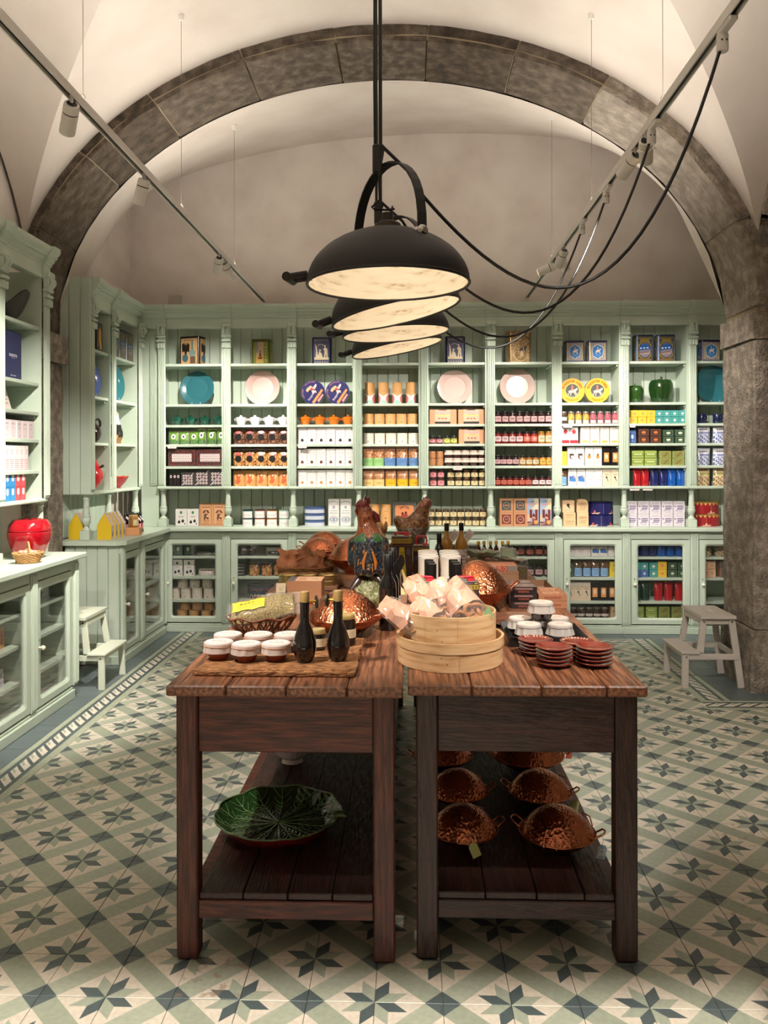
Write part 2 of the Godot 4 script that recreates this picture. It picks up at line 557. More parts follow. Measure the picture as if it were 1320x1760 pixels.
# --- surfaces
func materials() -> void:
	var p := StandardMaterial3D.new()
	p.albedo_texture = noise_tex(0.006,[[0.0,rgb(200,188,177)],[0.45,rgb(210,199,189)],[0.6,rgb(213,203,193)],[1.0,rgb(218,209,199)]],512,FastNoiseLite.TYPE_SIMPLEX_SMOOTH, 5,11)
	p.roughness = 0.95
	p.normal_enabled = true
	p.normal_texture = normal_tex(0.01,3.0,512,FastNoiseLite.TYPE_SIMPLEX_SMOOTH, 5,12)
	p.normal_scale = 0.35
	M.plaster = tri(p, Vector3.ONE * 0.5)
	for k in 3:
		var s := StandardMaterial3D.new()
		var d: float = [0.02,-0.04,0.22][k]
		s.albedo_texture = noise_tex(0.012,[[0.0,Color(0.22 + d, 0.185 + d, 0.15 + d)],[0.4,Color(0.31 + d, 0.27 + d, 0.225 + d)],[0.6,Color(0.37 + d, 0.325 + d, 0.275 + d)],[1.0,Color(0.48 + d, 0.43 + d, 0.375 + d)]],512,FastNoiseLite.TYPE_SIMPLEX, 6,21 + k)
		s.roughness = 0.92
		s.normal_enabled = true
		s.normal_texture = normal_tex(0.05,8.0,512,FastNoiseLite.TYPE_SIMPLEX, 5,31)
		s.normal_scale = 1.0
		M["stone%d" % k] = tri(s, Vector3(1.3,1.3,1.3))
	M.pier = M.stone2
	M.mortar = mt(rgb(150,136,112),0.95)
	var gp := StandardMaterial3D.new()
	gp.albedo_texture = noise_tex(0.012,[[0.0,rgb(182,197,180)],[0.5,rgb(188,202,186)],[1.0,rgb(194,207,192)]],256,FastNoiseLite.TYPE_SIMPLEX_SMOOTH, 3,41)
	gp.roughness = 0.42
	M.green = tri(gp, Vector3.ONE * 0.8)
	M.cream = mt(rgb(226,224,206),0.3,0.0,0.4)
	var gl := StandardMaterial3D.new()
	gl.albedo_color = Color(0.25,0.3,0.28,0.05)
	gl.transparency = BaseMaterial3D.TRANSPARENCY_ALPHA
	gl.roughness = 0.02
	gl.metallic_specular = 0.6
	M.glass = gl
	# old table wood: grain along the length of each board
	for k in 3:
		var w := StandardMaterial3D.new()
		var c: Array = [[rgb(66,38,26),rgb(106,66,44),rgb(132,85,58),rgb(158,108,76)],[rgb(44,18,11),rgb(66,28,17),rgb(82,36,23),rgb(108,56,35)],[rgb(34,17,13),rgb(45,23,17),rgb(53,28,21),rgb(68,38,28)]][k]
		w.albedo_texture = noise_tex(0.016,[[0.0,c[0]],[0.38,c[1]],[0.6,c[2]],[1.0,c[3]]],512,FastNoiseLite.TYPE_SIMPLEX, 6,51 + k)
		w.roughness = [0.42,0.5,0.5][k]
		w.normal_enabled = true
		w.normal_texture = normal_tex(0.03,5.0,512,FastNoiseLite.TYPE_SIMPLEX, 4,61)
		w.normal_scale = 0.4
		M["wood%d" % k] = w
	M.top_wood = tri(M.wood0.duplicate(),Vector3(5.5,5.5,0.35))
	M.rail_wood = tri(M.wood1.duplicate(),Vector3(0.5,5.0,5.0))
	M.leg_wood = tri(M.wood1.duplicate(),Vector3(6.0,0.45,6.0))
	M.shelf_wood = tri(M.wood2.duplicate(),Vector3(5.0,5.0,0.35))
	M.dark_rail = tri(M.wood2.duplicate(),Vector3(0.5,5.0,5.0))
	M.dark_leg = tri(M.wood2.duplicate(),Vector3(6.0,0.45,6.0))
	M.black = mt(rgb(22,21,21),0.5)
	M.black_paint = mt(rgb(30,29,30),0.55)
	M.white_metal = mt(rgb(226,222,216),0.35)
	M.steel = mt(rgb(190,188,184),0.25,1.0)
	var cu := StandardMaterial3D.new()
	cu.albedo_color = rgb(206,128,92)
	cu.metallic = 1.0
	cu.roughness = 0.22
	cu.normal_enabled = true
	cu.normal_texture = normal_tex(0.05,10.0,512,FastNoiseLite.TYPE_CELLULAR, 1,71)
	cu.normal_scale = 0.8
	M.copper = tri(cu, Vector3.ONE * 4.0,false)
	M.copper_plain = mt(rgb(206,128,92),0.22,1.0)
	var rbm := mt(rgb(170,28,34),0.2,0.0,0.5).duplicate() as StandardMaterial3D
	rbm.normal_enabled = true
	rbm.normal_texture = normal_tex(0.08,20.0,256,FastNoiseLite.TYPE_CELLULAR, 1,72)
	M.red_bumpy = tri(rbm, Vector3.ONE * 6.0,false)
	var clr := StandardMaterial3D.new()
	clr.albedo_color = Color(0.8,0.78,0.75,0.09)
	clr.transparency = BaseMaterial3D.TRANSPARENCY_ALPHA
	clr.roughness = 0.05
	M.clear = clr
	var herb := StandardMaterial3D.new()
	herb.albedo_texture = noise_tex(0.09,[[0.0,rgb(60,46,20)],[0.42,rgb(112,94,46)],[0.58,rgb(158,138,76)],[1.0,rgb(190,172,112)]],256,FastNoiseLite.TYPE_SIMPLEX, 3,76)
	herb.roughness = 0.9
	M.herb = tri(herb, Vector3.ONE * 5.0,false)
	var ol := StandardMaterial3D.new()
	ol.albedo_texture = noise_tex(0.05,[[0.0,rgb(40,30,12)],[0.5,rgb(104,84,30)],[1.0,rgb(160,130,52)]],128,FastNoiseLite.TYPE_SIMPLEX, 2,78)
	ol.roughness = 0.3
	M.olives = tri(ol, Vector3.ONE * 12.0,false)
	var lich := StandardMaterial3D.new()
	lich.albedo_texture = noise_tex(0.05,[[0.0,rgb(54,56,34)],[0.45,rgb(110,110,72)],[0.6,rgb(142,142,100)],[1.0,rgb(176,174,134)]],256,FastNoiseLite.TYPE_SIMPLEX, 4,79)
	lich.roughness = 0.35
	M.lichen = tri(lich, Vector3.ONE * 9.0,false)
	M.leaf_glaze = mt(rgb(34,62,28),0.12,0.0,0.8)
	M.kraft = mt(rgb(150,112,84),0.8)
	var ply := StandardMaterial3D.new()
	ply.albedo_texture = noise_tex(0.012,[[0.0,rgb(182,136,92)],[0.4,rgb(206,166,120)],[0.55,rgb(214,178,134)],[1.0,rgb(222,190,148)]],512,FastNoiseLite.TYPE_SIMPLEX, 4,73)
	ply.roughness = 0.5
	M.ply = tri(ply, Vector3(0.8,6.0,0.8),false)
	var cork := StandardMaterial3D.new()
	cork.albedo_texture = noise_tex(0.03,[[0.0,rgb(84,50,28)],[0.4,rgb(140,92,54)],[0.65,rgb(176,122,74)],[1.0,rgb(196,146,96)]],512,FastNoiseLite.TYPE_SIMPLEX, 5,74)
	cork.roughness = 0.75
	cork.normal_enabled = true
	cork.normal_texture = normal_tex(0.05,12.0,256,FastNoiseLite.TYPE_SIMPLEX, 4,75)
	M.cork = tri(cork, Vector3(1.2,8.0,8.0),false)
	M.wire = mt(rgb(120,112,102),0.4,0.6)
const ACX := -0.18   # the arch: an ellipse
const AA := 2.52
const AB := 1.92
const AY := 2.52
const AF := 5.55     # its two faces, metres ahead of the camera
const AK := 6.10
func arch(t: float, off: float, d: float) -> Vector3:
	return Vector3(ACX + (AA + off) * cos(t),AY + (AB + off) * sin(t),-d)
func voussoir(t0: float, t1: float, seed_: int, inset := 0.0) -> B:
	var b := B.new()
	var g := RandomNumberGenerator.new()
	g.seed = seed_
	var m := maxi(3,int((t1 - t0) / 0.06))
	var sec: Array = [Vector2(0.16,AF - 0.003),Vector2(0.06,AF - 0.006),Vector2(0.05,AF - 0.026),Vector2(0.018,AF - 0.026),Vector2(0.0,AF + 0.012),Vector2(0.0,AF + 0.3),Vector2(0.004,AK - 0.03),Vector2(0.02,AK),Vector2(0.16,AK)]
	var P: Array = []
	for j in m + 1:
		var t := lerpf(t0,t1,float(j) / m)
		var row: Array = []
		for s in sec:
			var rr: float = s.x + inset + g.randf_range(-0.006,0.006)
			row.append(arch(t, rr, s.y + g.randf_range(-0.004,0.004) + (inset if s.y < AF + 0.02 else 0.0)))
		P.append(row)
	for i in sec.size() - 1:
		var Q: Array = []
		for j in m + 1: Q.append([P[j][i],P[j][i + 1]])
		var mid: Vector3 = (P[m / 2][i] + P[m / 2][i + 1]) * 0.5
		var out_: Vector3 = [Vector3.BACK, Vector3.UP, Vector3.BACK, Vector3.ZERO, Vector3.ZERO, Vector3.ZERO, Vector3.ZERO, Vector3.FORWARD][i]
		if i == 1: out_ = mid - Vector3(ACX, AY, mid.z)
		if out_ == Vector3.ZERO: out_ = Vector3(ACX, AY, mid.z) - mid
		b.grid(Q, out_)
	for e in [0,m]:
		var c: Vector3 = (P[e][0] + P[e][8] + P[e][4] + P[e][5]) * 0.25
		var tt := t0 if e == 0 else t1
		var o := Vector3(-sin(tt),cos(tt),0) * (-1.0 if e == 0 else 1.0)
		for i in sec.size() - 1: b.t3(c, P[e][i],P[e][i + 1],o, o, o)
	return b
func stone_block(x0: float, x1: float, y0: float, y1: float, d0: float, d1: float, seed_: int) -> B:
	# a dressed block with slightly uneven faces and worn arrises
	var b := B.new()
	var g := RandomNumberGenerator.new()
	g.seed = seed_
	var ny := maxi(2,int((y1 - y0) / 0.12))
	var ring: Array = []
	for j in ny + 1:
		var y := lerpf(y0,y1,float(j) / ny)
		var row: Array = []
		var w := 0.012
		for p in [Vector2(x0 + w, d0),Vector2((x0 + x1) * 0.5,d0),Vector2(x1 - w, d0),Vector2(x1,d0 + w),Vector2(x1, (d0 + d1) * 0.5),Vector2(x1,d1 - w),Vector2(x1 - w, d1),Vector2(x0 + w, d1),Vector2(x0,d1 - w),Vector2(x0, (d0 + d1) * 0.5),Vector2(x0,d0 + w)]:
			row.append(Vector3(p.x + g.randf_range(-0.005,0.005),y, -(p.y + g.randf_range(-0.004,0.004))))
		ring.append(row)
	var c := Vector3((x0 + x1) * 0.5,0,-(d0 + d1) * 0.5)
	var k: int = ring[0].size()
	for i in k:
		var Q: Array = []
		for j in ny + 1: Q.append([ring[j][i],ring[j][(i + 1) % k]])
		var mid: Vector3 = (ring[0][i] + ring[0][(i + 1) % k]) * 0.5
		b.grid(Q, Vector3(mid.x - c.x, 0,mid.z - c.z))
	for e in [0,ny]:
		for i in k: b.t3(Vector3(c.x, ring[e][0].y, c.z),ring[e][i],ring[e][(i + 1) % k],Vector3.DOWN if e == 0 else Vector3.UP, Vector3.DOWN if e == 0 else Vector3.UP, Vector3.DOWN if e == 0 else Vector3.UP)
	return b
func shell() -> void:
	# slab under the tiles, outer walls with thickness
	struct("floor", B.new().box(Vector3(1.1,-0.112,-2.2),Vector3(8.4,0.2,12.6)),mt(rgb(120,112,98),0.95))
	struct("wall_back", B.new().box(Vector3(0.2,2.45,-7.95),Vector3(6.6,4.9,0.2)),M.plaster)
	struct("wall_left", B.new().box(Vector3(-2.83,2.45,-2.45),Vector3(0.22,4.9,6.2)),M.plaster)
	struct("wall_left", B.new().box(Vector3(-2.86,2.45,-6.975),Vector3(0.22,4.9,1.75)),M.plaster)
	struct("wall_right", B.new().box(Vector3(3.3,2.45,-6.975),Vector3(0.2,4.9,1.75)),M.plaster)
	struct("wall_right", B.new().box(Vector3(5.2,2.45,-2.45),Vector3(0.2,4.9,7.4)),M.plaster)
	struct("wall_right", B.new().box(Vector3(4.2,2.45,-5.85),Vector3(2.0,4.9,0.5)),M.plaster)
	# unseen doorway wall and room behind the camera, opening shaped to cut light
	var fw := B.new()
	fw.box(Vector3(-2.3,1.18,0.6),Vector3(1.2,2.36,0.2))
	fw.box(Vector3(2.75,1.18,0.6),Vector3(4.9,2.36,0.2))
	fw.box(Vector3(1.2,3.57,0.6),Vector3(8.0,2.57,0.2))
	struct("unseen_wall_front", fw, M.plaster)
	var fr := B.new()
	fr.box(Vector3(1.1,2.0,3.9),Vector3(8.4,4.2,0.2))
	fr.box(Vector3(-2.9,2.0,2.25),Vector3(0.2,4.2,3.2))
	fr.box(Vector3(5.2,2.0,2.25),Vector3(0.2,4.2,3.2))
	struct("unseen_wall_front", fr, M.plaster)
	struct("ceiling", B.new().box(Vector3(1.1,4.98,-2.2),Vector3(8.4,0.2,12.6)),M.plaster)
	# groin vault over the room the camera stands in
	var vb := B.new()
	var pm := asin(0.957)
	for cellk in 4:
		var P: Array = []
		for j in 25:
			var ph := pm * maxf(j / 24.0,0.001)
			var row: Array = []
			for i in 33:
				var ps := lerpf(-ph, ph, i / 32.0)
				var y := 2.52 + 2.06 * cos(ps)
				if cellk < 2: row.append(Vector3(-0.17 + 2.64 * sin(ps),y, -(2.75 + 2.93 * sin(ph) * (1.0 if cellk == 0 else -1.0))))
				else: row.append(Vector3(-0.17 + 2.64 * sin(ph) * (1.0 if cellk == 2 else -1.0),y, -(2.75 + 2.93 * sin(ps))))
			P.append(row)
		vb.grid(P, Vector3.DOWN)
	var St: Array = []
	for z in [0.05,0.52]:
		var row: Array = []
		for i in 33:
			var ps := lerpf(-pm, pm, i / 32.0)
			row.append(Vector3(-0.17 + 2.64 * sin(ps),2.52 + 2.06 * cos(ps),z))
		St.append(row)
	vb.grid(St, Vector3.DOWN)
	struct("ceiling", vb, M.plaster)
	# far bay: the ceiling climbs from the arch to the back wall
	var fv := B.new()
	var Q: Array = []
	for j in 13:
		var t := j / 12.0
		var row: Array = []
		for i in 61:
			var x := lerpf(-2.76,3.22,i / 60.0)
			var s := 1.0 - pow((x - ACX) / AA, 2.0)
			var y0 := AY + AB * sqrt(maxf(s, 0.0)) + 0.005
			var y1 := 4.745 - 0.0468 * pow(x - 0.35,2.0) - 0.0015 * pow(x - 0.35,4.0)
			row.append(Vector3(x, lerpf(y0,y1,t),-lerpf(AK - 0.01,7.86,t)))
		Q.append(row)
	fv.grid(Q, Vector3.DOWN)
	struct("ceiling", fv, M.plaster)
	# stone arch
	var ar := Node3D.new()
	ar.name = "stone_arch"
	add_child(ar)
	metas(ar, "", "", "", "structure")
	var js := [3.0,20.1,54.5,69.4,83.3,97.4,112.1,128.3,143.5,160.0,177.0]
	for i in js.size() - 1:
		part(ar, "voussoir", voussoir(deg_to_rad(js[i] + 0.14),deg_to_rad(js[i + 1] - 0.14),100 + i),M["stone%d" % [2,2,0,1,0,0,0,1,0,0][i]])
	part(ar, "mortar", voussoir(deg_to_rad(js[0] + 0.5),deg_to_rad(js[-1] - 0.5),99,0.012),M.mortar)
	# piers under it, and the springing of the side arch on the right
	var pr := Node3D.new()
	pr.name = "stone_pier"
	add_child(pr)
	metas(pr, "", "", "", "structure")
	part(pr, "stone", stone_block(2.30,3.2,0.0,0.42,AF - 0.015,AK, 201),M.pier)
	part(pr, "stone", stone_block(2.325,3.2,0.428,2.39,AF, AK, 202),M.pier)
	part(pr, "stone", stone_block(2.305,3.2,2.398,2.58,AF - 0.01,AK, 203),M.pier)
	part(pr, "stone", stone_block(2.36,3.2,2.588,3.215,AF, AK, 204),M.pier)
	part(pr, "mortar", B.new().box(Vector3(2.78,1.6,-(AF + AK) * 0.5),Vector3(0.86,3.2,0.53)),M.mortar)
	var pl := Node3D.new()
	pl.name = "stone_pier_001"
	add_child(pl)
	metas(pl, "", "", "", "structure")
	part(pl, "stone", stone_block(-3.1,-2.66,0.0,0.6,AF, AK, 211),M.stone2)
	part(pl, "stone", stone_block(-3.1,-2.66,0.608,2.30,AF, AK, 212),M.stone2)
	part(pl, "stone", stone_block(-3.1,-2.62,2.308,2.52,AF - 0.02,AK, 213),M.stone2)
	part(pl, "stone", stone_block(-3.1,-2.68,2.528,3.1,AF, AK, 214),M.stone0)
	part(pl, "mortar", B.new().box(Vector3(-2.88,1.55,-(AF + AK) * 0.5),Vector3(0.38,3.1,0.53)),M.mortar)
	# side arch towards the camera, on the right
	var sa := Node3D.new()
	sa.name = "stone_arch_001"
	add_child(sa)
	metas(sa, "", "", "", "structure")
	var ks := [20.0,38.0,56.0,74.0,90.0,106.0,124.0,142.0,160.0]
	for i in ks.size() - 1:
		var b := B.new()
		var g := RandomNumberGenerator.new()
		g.seed = 300 + i
		var rows: Array = []
		for j in 9:
			var t := deg_to_rad(lerpf(ks[i] + 0.15,ks[i + 1] - 0.15,j / 8.0))
			var row: Array = []
			for s in [Vector2(0.15,2.352),Vector2(0.02,2.345),Vector2(0.0,2.37),Vector2(0.0,2.9),Vector2(0.15,2.9)]:
				var o: float = s.x - 0.14 + g.randf_range(-0.005,0.005)
				row.append(Vector3(s.y + g.randf_range(-0.004,0.004),2.52 + (2.06 + o) * sin(t),-(2.75 + (2.93 + o) * cos(t))))
			rows.append(row)
		for k in 4:
			var G: Array = []
			for j in 9: G.append([rows[j][k],rows[j][k + 1]])
			b.grid(G, [Vector3.LEFT, Vector3.LEFT, Vector3.DOWN, Vector3.RIGHT][k])
		part(sa, "voussoir", b, M.stone2)
# --- floor
func tile_mesh(uvq: Array, w := 0.1985,l := 0.1985) -> ArrayMesh:
	var b := B.new()
	var h := w * 0.5; var k := l * 0.5; var e := 0.0012
	var T := [Vector3(-h + e, 0,k - e),Vector3(h - e, 0,k - e),Vector3(h - e, 0,-k + e),Vector3(-h + e, 0,-k + e)]
	var O := [Vector3(-h, -e, k),Vector3(h, -e, k),Vector3(h, -e, -k),Vector3(-h, -e, -k)]
	b.t3(T[0],T[1],T[2],Vector3.UP, Vector3.UP, Vector3.UP, uvq[0],uvq[1],uvq[2])
	b.t3(T[0],T[2],T[3],Vector3.UP, Vector3.UP, Vector3.UP, uvq[0],uvq[2],uvq[3])
	for i in 4:
		var j := (i + 1) % 4
		var o: Vector3 = (O[i] + O[j]).normalized()
		var nn := (Vector3(o.x, 0,o.z).normalized() + Vector3.UP).normalized()
		b.t3(O[i],O[j],T[j],nn, nn, nn, uvq[i],uvq[j],uvq[j])
		b.t3(O[i],T[j],T[i],nn, nn, nn, uvq[i],uvq[j],uvq[i])
		var o2 := Vector3(o.x, 0,o.z).normalized()
		b.q(O[i] + Vector3.DOWN * 0.009,O[j] + Vector3.DOWN * 0.009,O[j],O[i],o2,Rect2(uvq[i],Vector2.ZERO))
	return b.mesh()
func tile_colour(a: float, b: float, band: Color) -> Color:
	var cream := rgb(210,201,185); var dark := rgb(82,93,94); var lite := rgb(158,165,148)
	var s := 0.056
	if absf(a - 0.2) + absf(b) < 0.052 or absf(a) + absf(b - 0.2) < 0.052:
		return dark.lightened(0.04) if a - b > 0.2 or (a < 0.1 and b < 0.2 - a * 0.2) else dark
	if absf(a + b - 0.2) < 0.052: return band
	if a + b > 0.2: a = 0.2 - a; b = 0.2 - b
	if b / 0.7071 <= s and a - b >= 0.0 and a - b <= s: return lite
	if a / 0.7071 <= s and b - a >= 0.0 and b - a <= s: return dark
	return cream
func floor_tiles() -> void:
	# 4 x 2 cells of 256: plain star tiles in two band tones, worn ones, border, slate
	var im := Image.create(1024,512,false, Image.FORMAT_RGB8)
	var fn := FastNoiseLite.new()
	fn.seed = 5; fn.frequency = 0.03; fn.fractal_octaves = 4
	var fs := FastNoiseLite.new()
	fs.seed = 9; fs.frequency = 0.012; fs.fractal_octaves = 5
	for cy in 2:
		for cx in 4:
			for y in 256:
				for x in 256:
					var a := (x + 0.5) / 256.0 * 0.2; var b := (255.5 - y) / 256.0 * 0.2
					var c := Color.WHITE
					var k := cy * 4 + cx
					if k < 4:
						c = tile_colour(a, b, rgb(154,161,143) if k % 2 == 0 else rgb(166,172,154))
						if k >= 2:
							var st := clampf((fs.get_noise_2d(x + 700 * k, y) - 0.2) * 4.0,0.0,1.0)
							c = c.lerp(rgb(150,126,108),st * 0.6)
					elif k == 4:
						# border strip: a across (room side at 0), b along
						c = rgb(168,174,154)
						if a > 0.045 and a < 0.07 or a > 0.14 and a < 0.165: c = rgb(84,98,98)
						elif a >= 0.07 and a <= 0.14:
							var f := (a - 0.07) / 0.07
							var u := fposmod(b / 0.1 + f * 0.9,1.0)
							c = rgb(220,212,198)
							if u < 0.34 - 0.1 * absf(f - 0.5): c = rgb(86,94,96)
							elif u > 0.6 and u < 0.85 and f > 0.5: c = rgb(172,177,160)
					else:
						c = rgb(96,108,110) if k != 7 else rgb(104,116,116)
					var nz := fn.get_noise_2d(x + 300 * k, y + 90 * k)
					im.set_pixel(cx * 256 + x, cy * 256 + y, c * (1.0 + nz * 0.06))
	var tx := ImageTexture.create_from_image(im)
	var m := StandardMaterial3D.new()
	m.albedo_texture = tx
	m.roughness = 0.42
	m.roughness_texture = noise_tex(0.01,[[0.0,Color(0.75,0.75,0.75)],[0.5,Color(0.95,0.95,0.95)],[1.0,Color(1,1,1)]],256,FastNoiseLite.TYPE_SIMPLEX, 4,77)
	M.tile = m
	var quads: Array = []
	for k in 8:
		var x0 := (k % 4) * 0.25 + 0.001; var x1 := (k % 4) * 0.25 + 0.249
		var y0 := (k / 4) * 0.5 + 0.002; var y1 := (k / 4) * 0.5 + 0.498
		quads.append([Vector2(x0,y1),Vector2(x1,y1),Vector2(x1,y0),Vector2(x0,y0)])
	var meshes := {}
	for k in 4:
		for rot in 2:
			var qd: Array = quads[k]
			meshes[[k, rot]] = tile_mesh(qd if rot == 0 else [qd[1],qd[2],qd[3],qd[0]])
	for k in 4:
		var qd: Array = quads[4]
		meshes[["b", k]] = tile_mesh([qd[k % 4],qd[(k + 1) % 4],qd[(k + 2) % 4],qd[(k + 3) % 4]])
		meshes[["s", k]] = tile_mesh(quads[5 + k % 3])
	var fl: Node3D = get_node("floor")
	var plain: Array = []
	var rng := RandomNumberGenerator.new()
	rng.seed = 17
	for i in range(-12,26):
		for j in range(-15,26):
			var x := -0.109 + 0.2 * i + 0.1; var d := 2.367 + 0.2 * j + 0.1
			if d > 7.36 or x > 5.0 or x < -2.75: continue
			var kind := ""
			var turn := 0
			if x < -2.109: kind = "s"
			elif x < -1.909: kind = "b"; turn = 2
			elif d > 7.167 and x < 3.2: kind = "s"
			elif x > 2.091 and d > 5.367: kind = "s"
			elif x > 1.891 and d > 5.167:
				kind = "b"
				turn = 0 if d > 5.367 else 3
			elif d > 6.967: kind = "b"; turn = 3
			if x < -2.109 and d > 0 and d > 7.3: continue
			var worn := rng.randf() < (0.12 if x > 0.9 else 0.03)
			plain.append({"x": x, "d": d, "kind": kind, "turn": turn, "rot": posmod(i + j, 2), "worn": worn})
	var seen: Array = []
	for t in plain:
		var k: float = t.d
		t.vis = t.d > 1.75 and absf(t.x + 0.033 * t.d) < 0.478 * t.d + 0.2
		if t.vis: seen.append(t)
	seen.sort_custom(func(p, q): return p.d * p.d + 0.2 * p.x * p.x < q.d * q.d + 0.2 * q.x * q.x)
	var n := 0
	for t in seen:
		var y := rng.randf_range(-0.0012,0.0004)
		if t.kind == "":
			if n >= 300: continue
			n += 1
			t.done = true
			shared(fl, "tile", meshes[[t.rot + (2 if t.worn else 0),t.rot]],M.tile, Vector3(t.x, y, -t.d))
		else:
			t.done = true
			shared(fl, "border_tile" if t.kind == "b" else "slate_tile", meshes[[t.kind, t.turn if t.kind == "b" else rng.randi_range(0,3)]],M.tile, Vector3(t.x, y, -t.d))
	# the rest of the paving, further off or out of view
	var rest := B.new()
	for t in plain:
		if t.get("done", false): continue
		var qd: Array = quads[4] if t.kind == "b" else (quads[5] if t.kind == "s" else quads[t.rot])
		var sh: int = t.turn if t.kind == "b" else (t.rot if t.kind == "" else 0)
		var u: Array = [qd[sh % 4],qd[(sh + 1) % 4],qd[(sh + 2) % 4],qd[(sh + 3) % 4]]
		var h := 0.0992
		var p := [Vector3(t.x - h, 0,-t.d + h),Vector3(t.x + h, 0,-t.d + h),Vector3(t.x + h, 0,-t.d - h),Vector3(t.x - h, 0,-t.d - h)]
		rest.t3(p[0],p[1],p[2],Vector3.UP, Vector3.UP, Vector3.UP, u[0],u[1],u[2])
		rest.t3(p[0],p[2],p[3],Vector3.UP, Vector3.UP, Vector3.UP, u[0],u[2],u[3])
		for e in 4:
			var f: int = (e + 1) % 4
			var mid: Vector3 = (p[e] + p[f]) * 0.5 - Vector3(t.x, 0,-t.d)
			rest.q(p[e] + Vector3.DOWN * 0.01,p[f] + Vector3.DOWN * 0.01,p[f],p[e],mid, Rect2(u[0],Vector2.ZERO))
	var ro := part(fl, "tile_field", rest, M.tile)
	ro.set_meta("kind", "stuff")
# --- cabinets
const BAY := 0.607
const PX0 := -2.302                       # first pilaster of the back wall
const SHELF := [2.47,2.096,1.904,1.723,1.52]   # shelf tops; the bottom board is at 1.333
const BOARD := 1.333
const COUNTER := 0.96
func rounded(w: float, h: float, r: float, c: Vector2) -> PackedVector2Array:
	var p := PackedVector2Array()
	for k in 4:
		var o := Vector2([1,-1,-1,1][k] * (w * 0.5 - r),[1,1,-1,-1][k] * (h * 0.5 - r))
		for i in 5: p.append(c + o + Vector2.from_angle(PI * 0.5 * k + PI * 0.125 * i) * r)
	return p
func ring_plate(b: B, w: float, h: float, iw: float, ih: float, r: float, z0: float, z1: float) -> void:
	# a flat frame with a round-cornered opening and a moulded inner edge
	var c := Vector2(0,h * 0.5)
	var A := rounded(w, h, 0.0005,c); var I1 := rounded(iw + 0.03,ih + 0.03,r + 0.008,c); var I2 := rounded(iw, ih, r, c)
	var n := A.size()
	for i in n:
		var j := (i + 1) % n
		var f := func(p: Vector2,z: float) -> Vector3: return Vector3(p.x, p.y, z)
		b.q(f.call(A[i],z1),f.call(A[j],z1),f.call(I1[j],z1),f.call(I1[i],z1),Vector3.BACK)
		b.q(f.call(I1[i],z1),f.call(I1[j],z1),f.call(I2[j],z1 - 0.01),f.call(I2[i],z1 - 0.01),Vector3.BACK)
		var inw := Vector3(c.x - I2[i].x, c.y - I2[i].y, 0)
		b.q(f.call(I2[i],z1 - 0.01),f.call(I2[j],z1 - 0.01),f.call(I2[j],z0),f.call(I2[i],z0),inw)
		b.q(f.call(A[i],z1),f.call(A[j],z1),f.call(A[j],z0),f.call(A[i],z0),-Vector3(c.x - A[i].x, c.y - A[i].y, 0))
		b.q(f.call(A[i],z0),f.call(A[j],z0),f.call(I2[j],z0),f.call(I2[i],z0),Vector3.FORWARD)
func reeded(w: float, y0: float, y1: float, dep := 0.02) -> B:
	# pilaster with four reeds, front at z = dep
	var b := B.new()
	b.box(Vector3(0, (y0 + y1) * 0.5,dep * 0.25),Vector3(w, y1 - y0,dep * 0.5),0.003)
	var n := 4
	var rw := (w - 0.012) / n
	for i in n:
		var x := -w * 0.5 + 0.006 + rw * (i + 0.5)
		b.box(Vector3(x, (y0 + y1) * 0.5,dep * 0.5),Vector3(rw - 0.005,y1 - y0 - 0.03,dep),0.004)
	return b
func boards(parent: Node3D, x0: float, x1: float, y0: float, y1: float, z: float, pitch := 0.1,turn := 0.0) -> void:
	# tongue-and-groove boards facing +z; joints are real V grooves
	var n := maxi(1,roundi((x1 - x0) / pitch))
	var w := (x1 - x0) / n
	var me := B.new().box(Vector3(0, (y1 - y0) * 0.5,-0.006),Vector3(w - 0.003,y1 - y0,0.014),0.006).mesh()
	for i in n: shared(parent, "board", me, M.green, Vector3(x0 + w * (i + 0.5),y0,z))
